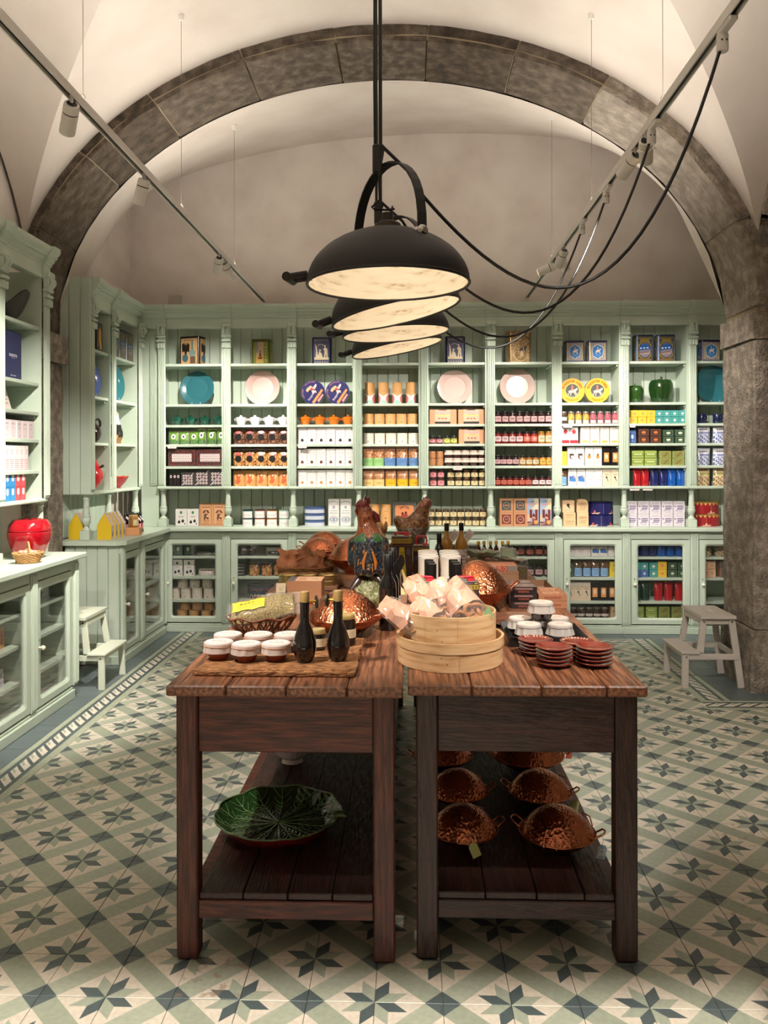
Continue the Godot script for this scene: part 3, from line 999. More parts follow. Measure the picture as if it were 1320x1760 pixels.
# floor unit: local x along the front, front face at z = 0, facing +z
func base_unit(called: String, label: String, w: float, at: Vector3,turn: float, last := false, knob := -1.0,dep := 0.40) -> Node3D:
	var t := thing(called, label, "cabinet", at, turn)
	t.position += t.basis * Vector3(-0.0375,0,0)
	var b := B.new()
	for s in [-1.0,1.0]: b.box(Vector3(s * (w * 0.5 - 0.009),0.5,-dep * 0.5),Vector3(0.016,0.84,dep - 0.01))
	b.box(Vector3(0,0.5,-dep + 0.01),Vector3(w - 0.02,0.84,0.012))
	b.box(Vector3(0,0.095,-dep * 0.5),Vector3(w - 0.02,0.02,dep - 0.02))
	b.box(Vector3(0,0.9,-dep * 0.5),Vector3(w - 0.02,0.016,dep - 0.02))
	part(t, "carcass", b, M.green)
	part(t, "plinth", B.new().box(Vector3(0,0.03,-0.03),Vector3(w, 0.06,0.1),0.004).box(Vector3(0,0.068,-0.035),Vector3(w, 0.018,0.08),0.007),M.green)
	part(t, "frieze", B.new().box(Vector3(0,0.889,-0.01),Vector3(w, 0.066,0.02),0.002),M.green)
	for s in ([-1.0,1.0] if last else [-1.0]):
		part(t, "pilaster", reeded(0.075,0.08,0.915),M.green, Vector3(s * w * 0.5 + 0.0375,0,0.0))
	var dw := w - 0.085
	var d := B.new()
	ring_plate(d, dw, 0.76,dw - 0.12,0.655,0.02,-0.022,0.006)
	var door := part(t, "door", d, M.green, Vector3(0.0375,0.09,0.0))
	part(door, "pane", B.new().box(Vector3(0,0.38,-0.012),Vector3(dw - 0.1,0.67,0.004)),M.glass)
	part(door, "knob", B.new().lathe([0.0,0,0.007,0.0,0.007,0.012,0.014,0.02,0.015,0.028,0.009,0.036,0.0,0.038],14),M.cream, Vector3(knob * (dw * 0.5 - 0.027),0.36,0.006),Vector3(90,0,0))
	part(door, "keyhole", B.new().box(Vector3.ZERO, Vector3(0.007,0.02,0.003),0.001),M.wire, Vector3(knob * (dw * 0.5 - 0.027),0.405,0.006))
	var sh := B.new().box(Vector3(0,-0.011,0),Vector3(w - 0.036,0.022,dep - 0.07),0.002).mesh()
	for y in CUP: shared(t, "shelf", sh, M.green, Vector3(0,y, -dep * 0.5 - 0.005))
	return t
const CUP := [0.69,0.50,0.285]
func corbel() -> B:
	# carved bracket at the head of a pilaster: front at z ~ 0.03, y measured from the board
	var b := B.new()
	b.box(Vector3(0,1.30,0.012),Vector3(0.08,0.045,0.03),0.004)
	for i in 3: b.box(Vector3(-0.024 + 0.024 * i, 1.30,0.028),Vector3(0.016,0.05,0.014),0.005)
	b.box(Vector3(0,1.345,0.016),Vector3(0.086,0.02,0.04),0.006)
	b.box(Vector3(0,1.385,0.016),Vector3(0.09,0.024,0.044),0.008)
	b.box(Vector3(0,1.43,0.018),Vector3(0.078,0.066,0.036),0.004)
	for i in 2:
		var p: Array = []
		for k in 9:
			var a := k / 8.0 * PI
			p.append(Vector3(-0.018 + 0.036 * i, 1.41 + 0.055 * k / 8.0,0.036 + 0.016 * sin(a)))
		b.tube(p, 0.012,6)
	b.box(Vector3(0,1.485,0.022),Vector3(0.088,0.045,0.05),0.01)
	return b
func cornice_profile() -> PackedVector2Array:
	# (out, up) from the frieze to the top
	return PackedVector2Array([Vector2(-0.05,0.0),Vector2(0.0,0.0),Vector2(0.0,0.085),Vector2(0.012,0.09),Vector2(0.012,0.102),Vector2(0.03,0.118),Vector2(0.036,0.135),Vector2(0.05,0.14),Vector2(0.05,0.155),Vector2(0.066,0.168),Vector2(0.072,0.185),Vector2(0.072,0.208),Vector2(-0.05,0.208)])
func baluster() -> B:
	var b := B.new()
	b.box(Vector3(0,0.035,0),Vector3(0.078,0.07,0.078),0.003)
	b.lathe([0.034,0.07,0.036,0.078,0.03,0.084,0.016,0.098,0.015,0.105,0.024,0.118,0.033,0.14,0.035,0.158,0.031,0.172,0.033,0.176,0.033,0.184,0.027,0.188,0.026,0.21,0.0215,0.29,0.021,0.31,0.026,0.316,0.026,0.324,0.022,0.328,0.026,0.336,0.035,0.344,0.037,0.35],18)
	b.box(Vector3(0,0.358,0),Vector3(0.08,0.018,0.08),0.003)
	return b
# wall unit on balusters: origin at counter height below the middle of its front, facing +z
func wall_unit(called: String, label: String, w: float, at: Vector3,turn: float, shelves: Array, first_pil := true, last := false, dep := 0.32,back0 := 0.0) -> Node3D:
	var t := thing(called, label, "shelving", at, turn)
	t.position += t.basis * Vector3(-0.04,0,0)
	var o := BOARD - COUNTER
	boards(t, -w * 0.5,w * 0.5,0.0,2.9 - COUNTER, -dep + 0.004)
	var sd := B.new()
	for s in [-1.0,1.0]: sd.box(Vector3(s * (w * 0.5 - 0.006),o + 0.75,-dep * 0.5),Vector3(0.011,1.5,dep - 0.014))
	part(t, "side_panel", sd, M.green)
	part(t, "bottom_board", B.new().box(Vector3(0,o - 0.012,-dep * 0.5 + 0.012),Vector3(w, 0.024,dep + 0.02),0.006),M.green)
	part(t, "top_rail", B.new().box(Vector3(0,2.80 - COUNTER + 0.06,-0.012),Vector3(w, 0.125,0.022)),M.green)
	var sm := B.new().box(Vector3(0,-0.012,0),Vector3(w - 0.024,0.024,dep - 0.05),0.003).mesh()
	var bk := B.new().box(Vector3(0,-0.034,0),Vector3(0.014,0.02,dep - 0.09),0.003).mesh()
	for y in shelves:
		shared(t, "shelf", sm, M.green, Vector3(0,y - COUNTER, -dep * 0.5 + 0.005))
		for s in [-1.0,1.0]: shared(t, "cleat", bk, M.green, Vector3(s * (w * 0.5 - 0.019),y - COUNTER, -dep * 0.5))
	var pm := reeded(0.072,o, o + 1.47)
	var cm := corbel()
	var bm := baluster()
	var ss: Array = []
	if first_pil: ss.append(-1.0)
	if last: ss.append(1.0)
	for s in ss:
		var p := part(t, "pilaster", pm, M.green, Vector3(s * w * 0.5 + 0.04,0,0))
		part(p, "corbel", cm, M.green, Vector3(0,o, 0.004))
		part(t, "baluster", bm, M.green, Vector3(s * w * 0.5 + 0.04,0,-0.042))
	return t
func cornice_run(label: String, l: float, at: Vector3,turn: float, stops: Array) -> void:
	var t := thing("cornice", label, "cornice", at, turn)
	var b := B.new()
	b.xf = Transform3D(Basis(Vector3(0,0,1),Vector3(0,1,0),Vector3(-1,0,0)),Vector3(l * 0.5,0,0))
	b.xf = Transform3D(Basis(Vector3(0,0,1),Vector3(0,1,0),Vector3(1,0,0)),Vector3(0,0,0))
	b.extr(cornice_profile(),-l * 0.5,l * 0.5)
	part(t, "moulding", b, M.green)
	for x in stops:
		var c := B.new()
		c.xf = Transform3D(Basis(Vector3(0,0,1),Vector3(0,1,0),Vector3(1,0,0)),Vector3(0,0,0.022))
		c.extr(cornice_profile(),-0.046,0.046)
		part(t, "break", c, M.green, Vector3(x, 0,0))
const BAYNAME := ["under the teal plate in the left corner", "under the leftmost pink plate", "under the two round navy tins", "under the tan and mint tubes", "under the pink plate right of the lamps", "under the jars with dark lids", "under the two yellow round tins", "under the green ceramic peppers", "beside the right stone pier"]
const BAYUP := ["holding the teal plate in the left corner", "holding the leftmost pink plate", "holding two round navy tins", "holding four tan and mint tubes", "holding a pink plate above cardboard gift boxes", "holding a pink plate above four rows of jars", "holding two round yellow tins", "holding two green ceramic peppers", "holding a teal plate beside the right pier"]
func cabinets() -> void:
	# back wall
	for i in 9:
		var xc := PX0 + BAY * (i + 0.5)
		base_unit("base_cabinet", "mint green glazed base cabinet " + BAYNAME[i],BAY, Vector3(xc, 0,-7.36),0.0,i == 8)
		wall_unit("wall_shelving", "mint green shelving bay " + BAYUP[i],BAY, Vector3(xc, COUNTER, -7.40),0.0,SHELF, true, i == 8)
	solo("counter_top", B.new().box(Vector3(0,-0.0175,0),Vector3(5.56,0.035,0.46),0.006),M.green, "long mint green counter top below the back wall shelving", "counter", Vector3(0.42,COUNTER, -7.54))
	var st: Array = []
	for i in 10: st.append(PX0 + BAY * i - 0.35)
	cornice_run("mint green moulded cornice along the back wall", 5.66,Vector3(0.35,2.795,-7.39),0.0,st)
	# far left, facing the room between the arch and the back wall
	for a in [[6.21,6.67, "narrow mint green glazed cabinet at the far left, nearer the arch", "narrow mint green shelving bay with the brown jug"],[6.67,7.335, "mint green glazed cabinet in the far left corner", "mint green shelving bay with the red bowl in the corner"]]:
		var w: float = a[1] - a[0]
		base_unit("base_cabinet", a[2],w, Vector3(-2.25,0,-(a[0] + a[1]) * 0.5),90.0,a[1] > 7.0)
		wall_unit("wall_shelving", a[3],w, Vector3(-2.495,COUNTER, -(a[0] + a[1]) * 0.5 - 0.02),90.0,[2.47,2.096,1.723],true, a[1] > 7.0,0.25)
	var cl := PackedVector2Array([Vector2(-2.72,-6.115),Vector2(-2.26,-6.115),Vector2(-2.2,-6.175),Vector2(-2.2,-7.308),Vector2(-2.36,-7.308),Vector2(-2.36,-7.75),Vector2(-2.72,-7.75)])
	var cb := B.new()
	cb.xf = Transform3D(Basis(Vector3(1,0,0),Vector3(0,0,1),Vector3(0,1,0)),Vector3.ZERO)
	cb.extr(cl, COUNTER - 0.0352,COUNTER - 0.0002)
	solo("counter_top", cb, M.green, "short mint green counter top at the far left, with yellow cartons", "counter")
	cornice_run("mint green cornice over the far left shelving", 1.17,Vector3(-2.505,2.795,-6.80),90.0,[-0.555,-0.10])
	var cpst := thing("corner_post", "mint green fluted post in the left corner of the back wall", "post", Vector3(-2.425,COUNTER, -7.43))
	part(cpst, "panel", B.new().box(Vector3(0,0.97,-0.01),Vector3(0.165,1.94,0.02),0.002),M.green)
	part(cpst, "fluting", reeded(0.07,0.38,1.8),M.green, Vector3(0.035,0,0.0))
	# end panels of the far left pieces, facing the camera
	var ep := thing("end_panel", "mint green boarded end of the far left shelving", "panel", Vector3(-2.63,BOARD - 0.02,-6.185))
	boards(ep, -0.11,0.155,0.0,1.69,0.012,0.09)
	var el := thing("end_panel", "mint green boarded end of the far left cabinet, behind the step stool", "panel", Vector3(-2.48,0.0,-6.168))
	boards(el, -0.2,0.225,0.06,0.92,0.012,0.09)
	part(el, "plinth", B.new().box(Vector3(0.01,0.035,-0.002),Vector3(0.44,0.07,0.04),0.004),M.green)
	# near left, in front of the arch
	for a in [[4.72,5.32, "mint green glazed cabinet on the near left, next to the step stool", "near left shelving bay with a navy box and patterned cartons", true],[4.12,4.72, "mint green glazed cabinet at the left edge of the picture", "mint green shelving bay cut by the left edge of the picture", false],[3.52,4.12, "mint green glazed cabinet before the left edge of view", "mint green shelving bay before the left edge of view", false]]:
		var w: float = a[1] - a[0]
		base_unit("base_cabinet", a[2],w, Vector3(-2.26,0,-(a[0] + a[1]) * 0.5 - 0.03),90.0,a[4])
		wall_unit("wall_shelving", a[3],w, Vector3(-2.44,COUNTER, -(a[0] + a[1]) * 0.5),90.0,SHELF, true, a[4],0.28)
	solo("counter_top", B.new().box(Vector3(0,-0.0175,0),Vector3(0.50,0.035,2.0),0.006),M.green, "mint green counter top on the near left, under the red ceramic apple", "counter", Vector3(-2.46,COUNTER, -4.44))
	cornice_run("mint green cornice over the near left shelving", 1.9,Vector3(-2.45,2.795,-4.42),90.0,[-0.9,-0.3,0.3,0.9])
# --- tables
func table(called: String, label: String, x0: float, x1: float, d0: float, d1: float, rail: Material, leg: Material, seed_: int) -> void:
	var t := thing(called, label, "table", Vector3((x0 + x1) * 0.5,0,-d0))
	var w := x1 - x0; var l := d1 - d0
	var g := RandomNumberGenerator.new()
	g.seed = seed_
	var cuts: Array = [[0.0,0.255,0.51,0.765,1.0],[0.0,0.27,0.56,0.83,1.0]][seed_ % 2]
	for i in 4:
		var a: float = -w * 0.5 + w * cuts[i]; var b: float = -w * 0.5 + w * cuts[i + 1]
		part(t, "top_plank", B.new().box(Vector3((a + b) * 0.5,0.8625 + g.randf_range(-0.0008,0.0006),-l * 0.5),Vector3(b - a - 0.0025,0.035,l - g.randf_range(0.0,0.006)),0.005),M.top_wood)
	var lx := w * 0.5 - 0.028 - 0.034
	for s in [-1.0,1.0]:
		for f in [0.055,l - 0.055]:
			var b := B.new()
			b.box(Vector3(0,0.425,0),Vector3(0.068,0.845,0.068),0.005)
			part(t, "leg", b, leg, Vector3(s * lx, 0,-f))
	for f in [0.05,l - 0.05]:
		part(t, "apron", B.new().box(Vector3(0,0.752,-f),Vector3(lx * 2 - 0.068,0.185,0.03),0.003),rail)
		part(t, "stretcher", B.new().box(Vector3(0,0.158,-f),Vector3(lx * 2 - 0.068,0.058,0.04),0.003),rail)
	for s in [-1.0,1.0]:
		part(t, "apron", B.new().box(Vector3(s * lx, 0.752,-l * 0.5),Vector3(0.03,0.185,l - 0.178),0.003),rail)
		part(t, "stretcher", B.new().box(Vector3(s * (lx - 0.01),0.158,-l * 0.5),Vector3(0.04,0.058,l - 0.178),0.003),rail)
	for i in 4:
		var a: float = -lx + 0.034 + (lx * 2 - 0.068) * cuts[i]; var b: float = -lx + 0.034 + (lx * 2 - 0.068) * cuts[i + 1]
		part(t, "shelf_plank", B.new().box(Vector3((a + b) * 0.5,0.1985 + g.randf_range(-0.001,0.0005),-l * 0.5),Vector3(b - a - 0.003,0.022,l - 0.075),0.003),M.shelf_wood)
func tables() -> void:
	table("display_table", "long worn wooden display table on the left, with the green platter below", -0.777,-0.025,2.525,5.25,M.rail_wood, M.leg_wood, 2)
	table("display_table", "long dark wooden display table on the right, with copper pans below", -0.012,0.742,2.55,5.25,M.dark_rail, M.dark_leg, 3)
# --- step stools
func stool(label: String, at: Vector3,turn: float, m: Material) -> void:
	# local: width along x, lower step towards +z
	var t := thing("step_stool", label, "stool", at, turn)
	var top := B.new()
	# top board with a hand slot
	ring_plate(top, 0.41,0.24,0.105,0.024,0.011,-0.01,0.01)
	part(t, "top_step", top, m, Vector3(0,0.49,0.09),Vector3(-90,0,0))
	part(t, "lower_step", B.new().box(Vector3(0,0.246,0.165),Vector3(0.43,0.018,0.13),0.004),m)
	var bar := func(a: Vector3,b: Vector3,w: float, d: float) -> B:
		var bb := B.new()
		var y := (b - a).normalized()
		var z := Vector3(1,0,0).cross(y).normalized()
		bb.xf = Transform3D(Basis(Vector3(1,0,0),y, z), (a + b) * 0.5)
		bb.box(Vector3.ZERO, Vector3(w, (b - a).length(),d),0.003)
		return bb
	for s in [-1.0,1.0]:
		part(t, "leg", bar.call(Vector3(s * 0.182,0,-0.19),Vector3(s * 0.165,0.48,-0.13),0.02,0.045),m)
		part(t, "leg", bar.call(Vector3(s * 0.188,0.245,0.092),Vector3(s * 0.165,0.48,0.06),0.02,0.045),m)
		part(t, "leg", bar.call(Vector3(s * 0.2,0,0.2),Vector3(s * 0.19,0.237,0.195),0.02,0.045),m)
		part(t, "side_rail", B.new().box(Vector3(s * 0.184,0.215,0.02),Vector3(0.018,0.04,0.39),0.003),m)
		part(t, "top_rail", B.new().box(Vector3(s * 0.156,0.455,-0.035),Vector3(0.018,0.04,0.16),0.003),m)
		for p in [Vector3(s * 0.178,0.455,0.06),Vector3(s * 0.178,0.455,-0.13),Vector3(s * 0.2,0.215,0.19),Vector3(s * 0.187,0.215,-0.16)]:
			part(t, "bolt", B.new().lathe([0.008,0,0.007,0.003,0,0.004],10),M.steel, p, Vector3(0,0,-90.0 * s))
	part(t, "cross_rail", B.new().box(Vector3(0,0.455,0.075),Vector3(0.32,0.04,0.016),0.003),m)
	part(t, "cross_rail", B.new().box(Vector3(0,0.22,-0.165),Vector3(0.34,0.04,0.016),0.003),m)
	part(t, "cross_rail", B.new().box(Vector3(0,0.215,0.19),Vector3(0.37,0.036,0.016),0.003),m)
func stools() -> void:
	stool("grey painted wooden step stool beside the right stone pier", Vector3(2.09,0,-5.84),-90.0,mt(rgb(206,198,190),0.5))
	stool("mint white wooden step stool between the left cabinets", Vector3(-2.33,0,-5.69),90.0,mt(rgb(206,212,194),0.5))
# --- track lighting
func aim(o: Node3D, from: Vector3,to: Vector3) -> void:
	o.transform = Transform3D(Basis.looking_at((to - from).normalized(),Vector3.UP if absf((to - from).normalized().y) < 0.98 else Vector3.RIGHT),from)
func spot(label: String, at: Vector3,to: Vector3,energy: float, cone := 24.0) -> void:
	# a white cylinder hung from the track on a short stem
	var t := thing("track_spotlight", label, "spotlight", at)
	part(t, "stem", B.new().tube([Vector3(0,0.0,0),Vector3(0,-0.045,0)],0.009,8),M.white_metal)
	var head := Node3D.new()
	var dir := (to - at).normalized()
	var bs := Basis.looking_at(dir, Vector3.UP)
	var y := -dir
	var x := y.cross(Vector3.FORWARD if absf(y.z) < 0.9 else Vector3.RIGHT).normalized()
	var xf := Transform3D(Basis(x, y, x.cross(y)),Vector3(0,-0.05,0))
	var b := B.new()
	b.xf = xf
	b.lathe([0.0,0.012,0.028,0.012,0.031,0.01,0.033,-0.002,0.033,-0.025],20)
	b.lathe([0.033,-0.125,0.033,-0.03],20)
	b.lathe([0.03,-0.105,0.031,-0.125,0.033,-0.125],20)
	part(t, "housing", b, M.white_metal)
	var bk := B.new()
	bk.xf = xf
	bk.lathe([0.0315,-0.031,0.0315,-0.024],20)
	part(t, "vent_ring", bk, M.black)
	var bc := B.new()
	bc.xf = xf
	bc.lathe([0.0,0.0135,0.022,0.0135],20)
	part(t, "back_cover", bc, M.black)
	var ln := B.new()
	ln.xf = xf
	ln.lathe([0.0,-0.108,0.029,-0.108],20)
	var lm := mt(rgb(255,236,206),0.4).duplicate() as StandardMaterial3D
	lm.emission_enabled = true
	lm.emission = Color(1.0,0.86,0.68)
	lm.emission_energy_multiplier = 4.0
	part(t, "lens", ln, lm)
	head.free()
	var l := SpotLight3D.new()
	l.name = "beam"
	t.add_child(l)
	aim(l, xf * Vector3(0,-0.13,0),xf * Vector3(0,-0.13,0) + dir)
	l.light_color = Color(1.0,0.965,0.92)
	l.light_energy = energy * SPOT
	l.spot_angle = cone
	l.spot_angle_attenuation = 0.8
	l.spot_range = 14.0
	l.spot_attenuation = 2.0
	l.light_size = 0.03
	l.shadow_enabled = true
func track(label: String, x: float, y: float, ends: Array, wires: Array) -> void:
	var t := thing("light_track", label, "track", Vector3(x, y, 0))
	var b := B.new()
	var l: float = ends[1] - ends[0]; var c: float = -(ends[0] + ends[1]) * 0.5
	b.box(Vector3(0,0.019,c),Vector3(0.034,0.006,l),0.001)
	for s in [-1.0,1.0]: b.box(Vector3(s * 0.0135,0.0,c),Vector3(0.007,0.034,l),0.001)
	part(t, "rail", b, M.white_metal)
	part(t, "channel", B.new().box(Vector3(0,0.004,c),Vector3(0.019,0.016,l)),M.black)
	# added lit strip and area light on top of the rail brighten the vault
	var um := StandardMaterial3D.new()
	um.albedo_color = Color(1,0.95,0.88)
	um.emission_enabled = true
	um.emission = Color(1.0,0.92,0.82)
	um.emission_energy_multiplier = 2.0
	part(t, "added_uplight_strip", B.new().box(Vector3(0,0.0235,c + 0.4),Vector3(0.022,0.003,l - 0.8)),um)
	var al := AreaLight3D.new()
	al.name = "added_uplight"
	t.add_child(al)
	al.area_size = Vector2(0.03,l - 0.8)
	al.transform = Transform3D(Basis(Vector3(1,0,0),Vector3(0,0,-1),Vector3(0,-1,0)),Vector3(0,0.028,c + 0.4))
	al.light_color = Color(1.0,0.965,0.92)
	al.light_energy = ADDED_UPLIGHT
	al.area_range = 14.0
	al.area_attenuation = 2.0
	al.shadow_enabled = true
	for w in wires:
		var top: float = w[1] - y
		part(t, "wire", B.new().tube([Vector3(0,0.03,-w[0]),Vector3(0,top, -w[0])],0.0014,5),M.wire)
		part(t, "wire_clamp", B.new().lathe([0.011,0,0.01,0.022,0.004,0.034,0,0.035],12),M.wire, Vector3(0,0.022,-w[0]))
		part(t, "ceiling_cap", B.new().lathe([0.0,-0.03,0.014,-0.03,0.02,0.0,0.02,0.03],12),M.white_metal, Vector3(0,top, -w[0]))
func vault_y(x: float, d: float) -> float:
	return 2.52 + 2.06 * maxf(sqrt(maxf(0.0,1.0 - pow((x + 0.17) / 2.64,2.0))),sqrt(maxf(0.0,1.0 - pow((d - 2.75) / 2.93,2.0))))
func tracks() -> void:
	track("white light track hung over the left side", TLX, 3.12,[0.2,7.8],[[3.45,vault_y(TLX, 3.45)],[4.95,vault_y(TLX, 4.95)],[6.45,4.27],[1.4,vault_y(TLX, 1.4)]])
	track("white light track hung over the right side with black cords", TRX, 3.14,[0.2,7.8],[[3.6,vault_y(TRX, 3.6)],[5.0,vault_y(TRX, 5.0)],[6.4,4.29],[1.4,vault_y(TRX, 1.4)]])
	spot("white track spotlight nearest the camera on the left track", Vector3(TLX, 3.12,-3.33),Vector3(-2.45,1.7,-4.9),21.0)
	spot("white track spotlight in front of the arch on the left track", Vector3(TLX, 3.12,-4.25),Vector3(-2.25,0.8,-4.9),26.0)
	spot("left of the paired white spotlights at the far end of left track", Vector3(TLX, 3.12,-5.93),Vector3(-2.1,1.6,-7.6),16.0,34.0)
	spot("right of the paired white spotlights at the far end of left track", Vector3(TLX, 3.12,-6.12),Vector3(-0.7,1.5,-7.6),14.0,34.0)
	spot("white spotlight on the right track turned towards the back shelves", Vector3(TRX, 3.14,-4.05),Vector3(-0.1,1.3,-7.6),21.0,22.0)
	spot("white spotlight on the right track turned towards the right", Vector3(TRX, 3.14,-3.86),Vector3(2.2,1.5,-7.4),28.0,22.0)
	spot("left of the paired white spotlights at the far end of right track", Vector3(TRX, 3.14,-5.9),Vector3(0.6,1.5,-7.6),13.5,34.0)
	spot("right of the paired white spotlights at the far end of right track", Vector3(TRX, 3.14,-6.05),Vector3(2.3,1.5,-7.5),15.5,34.0)
	spot("added white spotlight on the right track brightening the left corner", Vector3(TRX, 3.14,-6.35),Vector3(-2.5,1.75,-6.95),44.0,13.0)  # added head that brightens the far left shelving
	# unseen heads overhead on both tracks, placed to light tables, cabinets and floor
	spot("unseen white track spotlight overhead on the left track, towards the tables", Vector3(TLX, 3.12,-1.9),Vector3(-0.35,0.9,-3.35),26.0,20.0)
	spot("unseen white track spotlight overhead on the right track, towards the tables", Vector3(TRX, 3.14,-1.7),Vector3(0.4,0.9,-3.35),26.0,20.0)
	spot("unseen white track spotlight overhead on the left track, towards the cabinets", Vector3(TLX, 3.12,-1.5),Vector3(-2.3,1.0,-4.7),12.0,22.0)
	spot("unseen white track spotlight overhead on the right track, towards the floor", Vector3(TRX, 3.14,-1.3),Vector3(1.9,0.4,-5.0),20.0,24.0)
	spot("unseen white track spotlight overhead on the left track, towards the floor", Vector3(TLX, 3.12,-1.2),Vector3(-1.5,0.0,-4.6),8.0,22.0)
	# unseen lamp behind the camera, placed to light the floor up to a line
	spot("unseen white spotlight behind the doorway, placed to light the front floor", Vector3(-0.1,3.44,2.2),Vector3(-0.5,0.0,-1.9),170.0,40.0)
const TLX := -1.415
const TRX := 1.115
# --- pendant lamps
func pendants() -> void:
	# x, rim height, distance, roll
	var L := [[-0.075,2.185,2.73,0.5, "nearest"],[-0.06,2.205,3.40,12.0, "second"],[-0.075,2.235,4.15,4.5, "third"],[-0.08,2.255,4.85,11.0, "farthest"]]
	var J := [2.92,3.77,4.64,5.28]
	var bulb := StandardMaterial3D.new()
	bulb.albedo_color = Color(1,0.95,0.85)
	bulb.emission_enabled = true
	bulb.emission = Color(1.0,0.86,0.68)
	bulb.emission_energy_multiplier = 2.0
	var inner := StandardMaterial3D.new()
	inner.albedo_texture = noise_tex(0.02,[[0.0,rgb(150,128,98)],[0.2,rgb(214,203,184)],[0.4,rgb(228,221,206)],[1.0,rgb(236,230,218)]],512,FastNoiseLite.TYPE_SIMPLEX, 6,91)
	inner.roughness = 0.5
	for i in 4:
		var a: Array = L[i]
		var t := thing("pendant_lamp", "black dome pendant lamp with white inside, %s over the tables" % a[4], "lamp", Vector3(a[0],a[1],-a[2]))
		var R := 0.276
		var Hh := 0.185
		var out_: Array = []; var inn: Array = []
		for k in 15:
			var g := k / 14.0 * PI * 0.5
			out_.append(Vector2(R * cos(g),Hh * sin(g)))
			inn.append(Vector2((R - 0.006) * cos(g), (Hh - 0.006) * sin(g)))
		var tilt := Vector3(0,0,a[3])
		var sh := part(t, "shade", B.new().lathe(out_, 40),M.black_paint, Vector3.ZERO, tilt)
		inn.reverse()
		var ib := B.new()
		ib.lathe(inn, 40)
		var rf := part(t, "reflector", ib, inner, Vector3.ZERO, tilt)
		var rim: Array = []
		for k in 40: rim.append(Vector3(cos(TAU * k / 40) * (R - 0.002),0,sin(TAU * k / 40) * (R - 0.002)))
		part(sh, "rim", B.new().tube(rim, 0.0055,6,true),M.black_paint)
		for k in 2: part(rf, "rivet", B.new().lathe([0.008,0,0.006,0.004,0,0.005],10),M.steel, Vector3(-0.06 + 0.1 * k, Hh * 0.93 - 0.012,-0.075),Vector3(180,0,0))
		# handle bracket on the left of the rim
		var hb := B.new()
		hb.tube([Vector3(-R + 0.005,0.035,0.03),Vector3(-R - 0.06,0.022,0.045)],0.011,8)
		hb.tube([Vector3(-R + 0.012,0.035,-0.03),Vector3(-R - 0.055,0.022,-0.01)],0.011,8)
		hb.tube([Vector3(-R - 0.05,0.022,-0.02),Vector3(-R - 0.062,0.022,0.055)],0.016,10)
		part(sh, "grip", hb, M.black)
		# cap on top
		part(sh, "cap", B.new().lathe([0.05,Hh - 0.004,0.045,Hh + 0.018,0.022,Hh + 0.03,0.02,Hh + 0.055,0.0,Hh + 0.057],16),mt(rgb(58,52,44),0.45,0.5))
		# yoke, turned away from the picture plane
		var ang := deg_to_rad(53.0 - 6.0 * i)
		var ax_ := Vector3(cos(ang),0,sin(ang))
		var pv := 0.176
		var ypts: Array = []
		for k in 21:
			var g := PI * k / 20.0
			ypts.append(ax_ * (cos(g) * (pv + 0.012)) + Vector3.UP * (0.135 + pow(sin(g),0.8) * 0.27))
		var yb := B.new()
		var sd := ax_.cross(Vector3.UP).normalized()
		for k in 20:
			var p0: Vector3 = ypts[k]; var p1: Vector3 = ypts[k + 1]
			var tn := (p1 - p0).normalized()
			var nn := sd.cross(tn).normalized()
			for s in [-1.0,1.0]:
				yb.q(p0 - sd * 0.017 + nn * 0.003 * s, p0 + sd * 0.017 + nn * 0.003 * s, p1 + sd * 0.017 + nn * 0.003 * s, p1 - sd * 0.017 + nn * 0.003 * s, nn * s)
				yb.q(p0 + sd * 0.017 * s - nn * 0.003,p0 + sd * 0.017 * s + nn * 0.003,p1 + sd * 0.017 * s + nn * 0.003,p1 + sd * 0.017 * s - nn * 0.003,sd * s)
		part(t, "yoke", yb, M.black_paint)
		for s in [-1.0,1.0]:
			var kb := B.new()
			kb.xf = Transform3D(Basis(sd, ax_ * s, sd.cross(ax_ * s)),ax_ * s * (pv + 0.004) + Vector3.UP * 0.138)
			kb.lathe([0.02,-0.03,0.02,0.0,0.021,0.012,0.017,0.017,0.012,0.018,0.009,0.023,0.0,0.024],18)
			part(t, "knob", kb, M.steel)
		# rod to the vault, flex beside it
		var top: float = vault_y(a[0],a[2]) - a[1]
		var rx: float = -0.0368 * a[2] - a[0]
		part(t, "rod", B.new().tube([Vector3(rx, 0.40,0),Vector3(rx, top, 0)],0.0065,8),M.black)
		var fx: Array = []
		for k in 9: fx.append(Vector3(rx - 0.019 - 0.002 * sin(k * 1.3),lerpf(0.42,top, k / 8.0),0.0))
		part(t, "flex", B.new().tube(fx, 0.004,6),M.black)
		part(t, "flex", B.new().tube([Vector3(-0.015,0.45,0.01),Vector3(-0.03,0.36,0.02),Vector3(-0.028,0.28,0.02),Vector3(-0.055,0.255,0.02),Vector3(-0.045,0.25,0.015),Vector3(0.0,0.252,0.0),Vector3(0.022,0.256,-0.002)],0.004,6),M.black)
		part(t, "tie", B.new().box(Vector3(rx - 0.01,0.425,0),Vector3(0.034,0.1,0.02),0.006),M.black)
		# flex swagged over to its outlet on the right-hand track
		var p0 := Vector3(rx + 0.004,0.47,0.0)
		var p1 := Vector3(TRX - a[0],3.08 - a[1],-(J[i] - a[2]))
		var pts: Array = [p0 + Vector3(-0.01,-0.06,0),p0 + Vector3(0.004,-0.012,0)]
		var sag: float = [0.68,0.64,0.64,0.62][i]
		for k in 29:
			var u := k / 28.0
			var ue := pow(u, 1.0)
			var p := p0.lerp(p1,ue)
			p.y -= sag * 4.0 * u * (1.0 - u) * (1.0 - 0.3 * (1.0 - 2.0 * u))
			if k < 3: p.y += 0.012 * k
			pts.append(p)
		part(t, "cord", B.new().tube(pts, 0.0062,6),M.black)
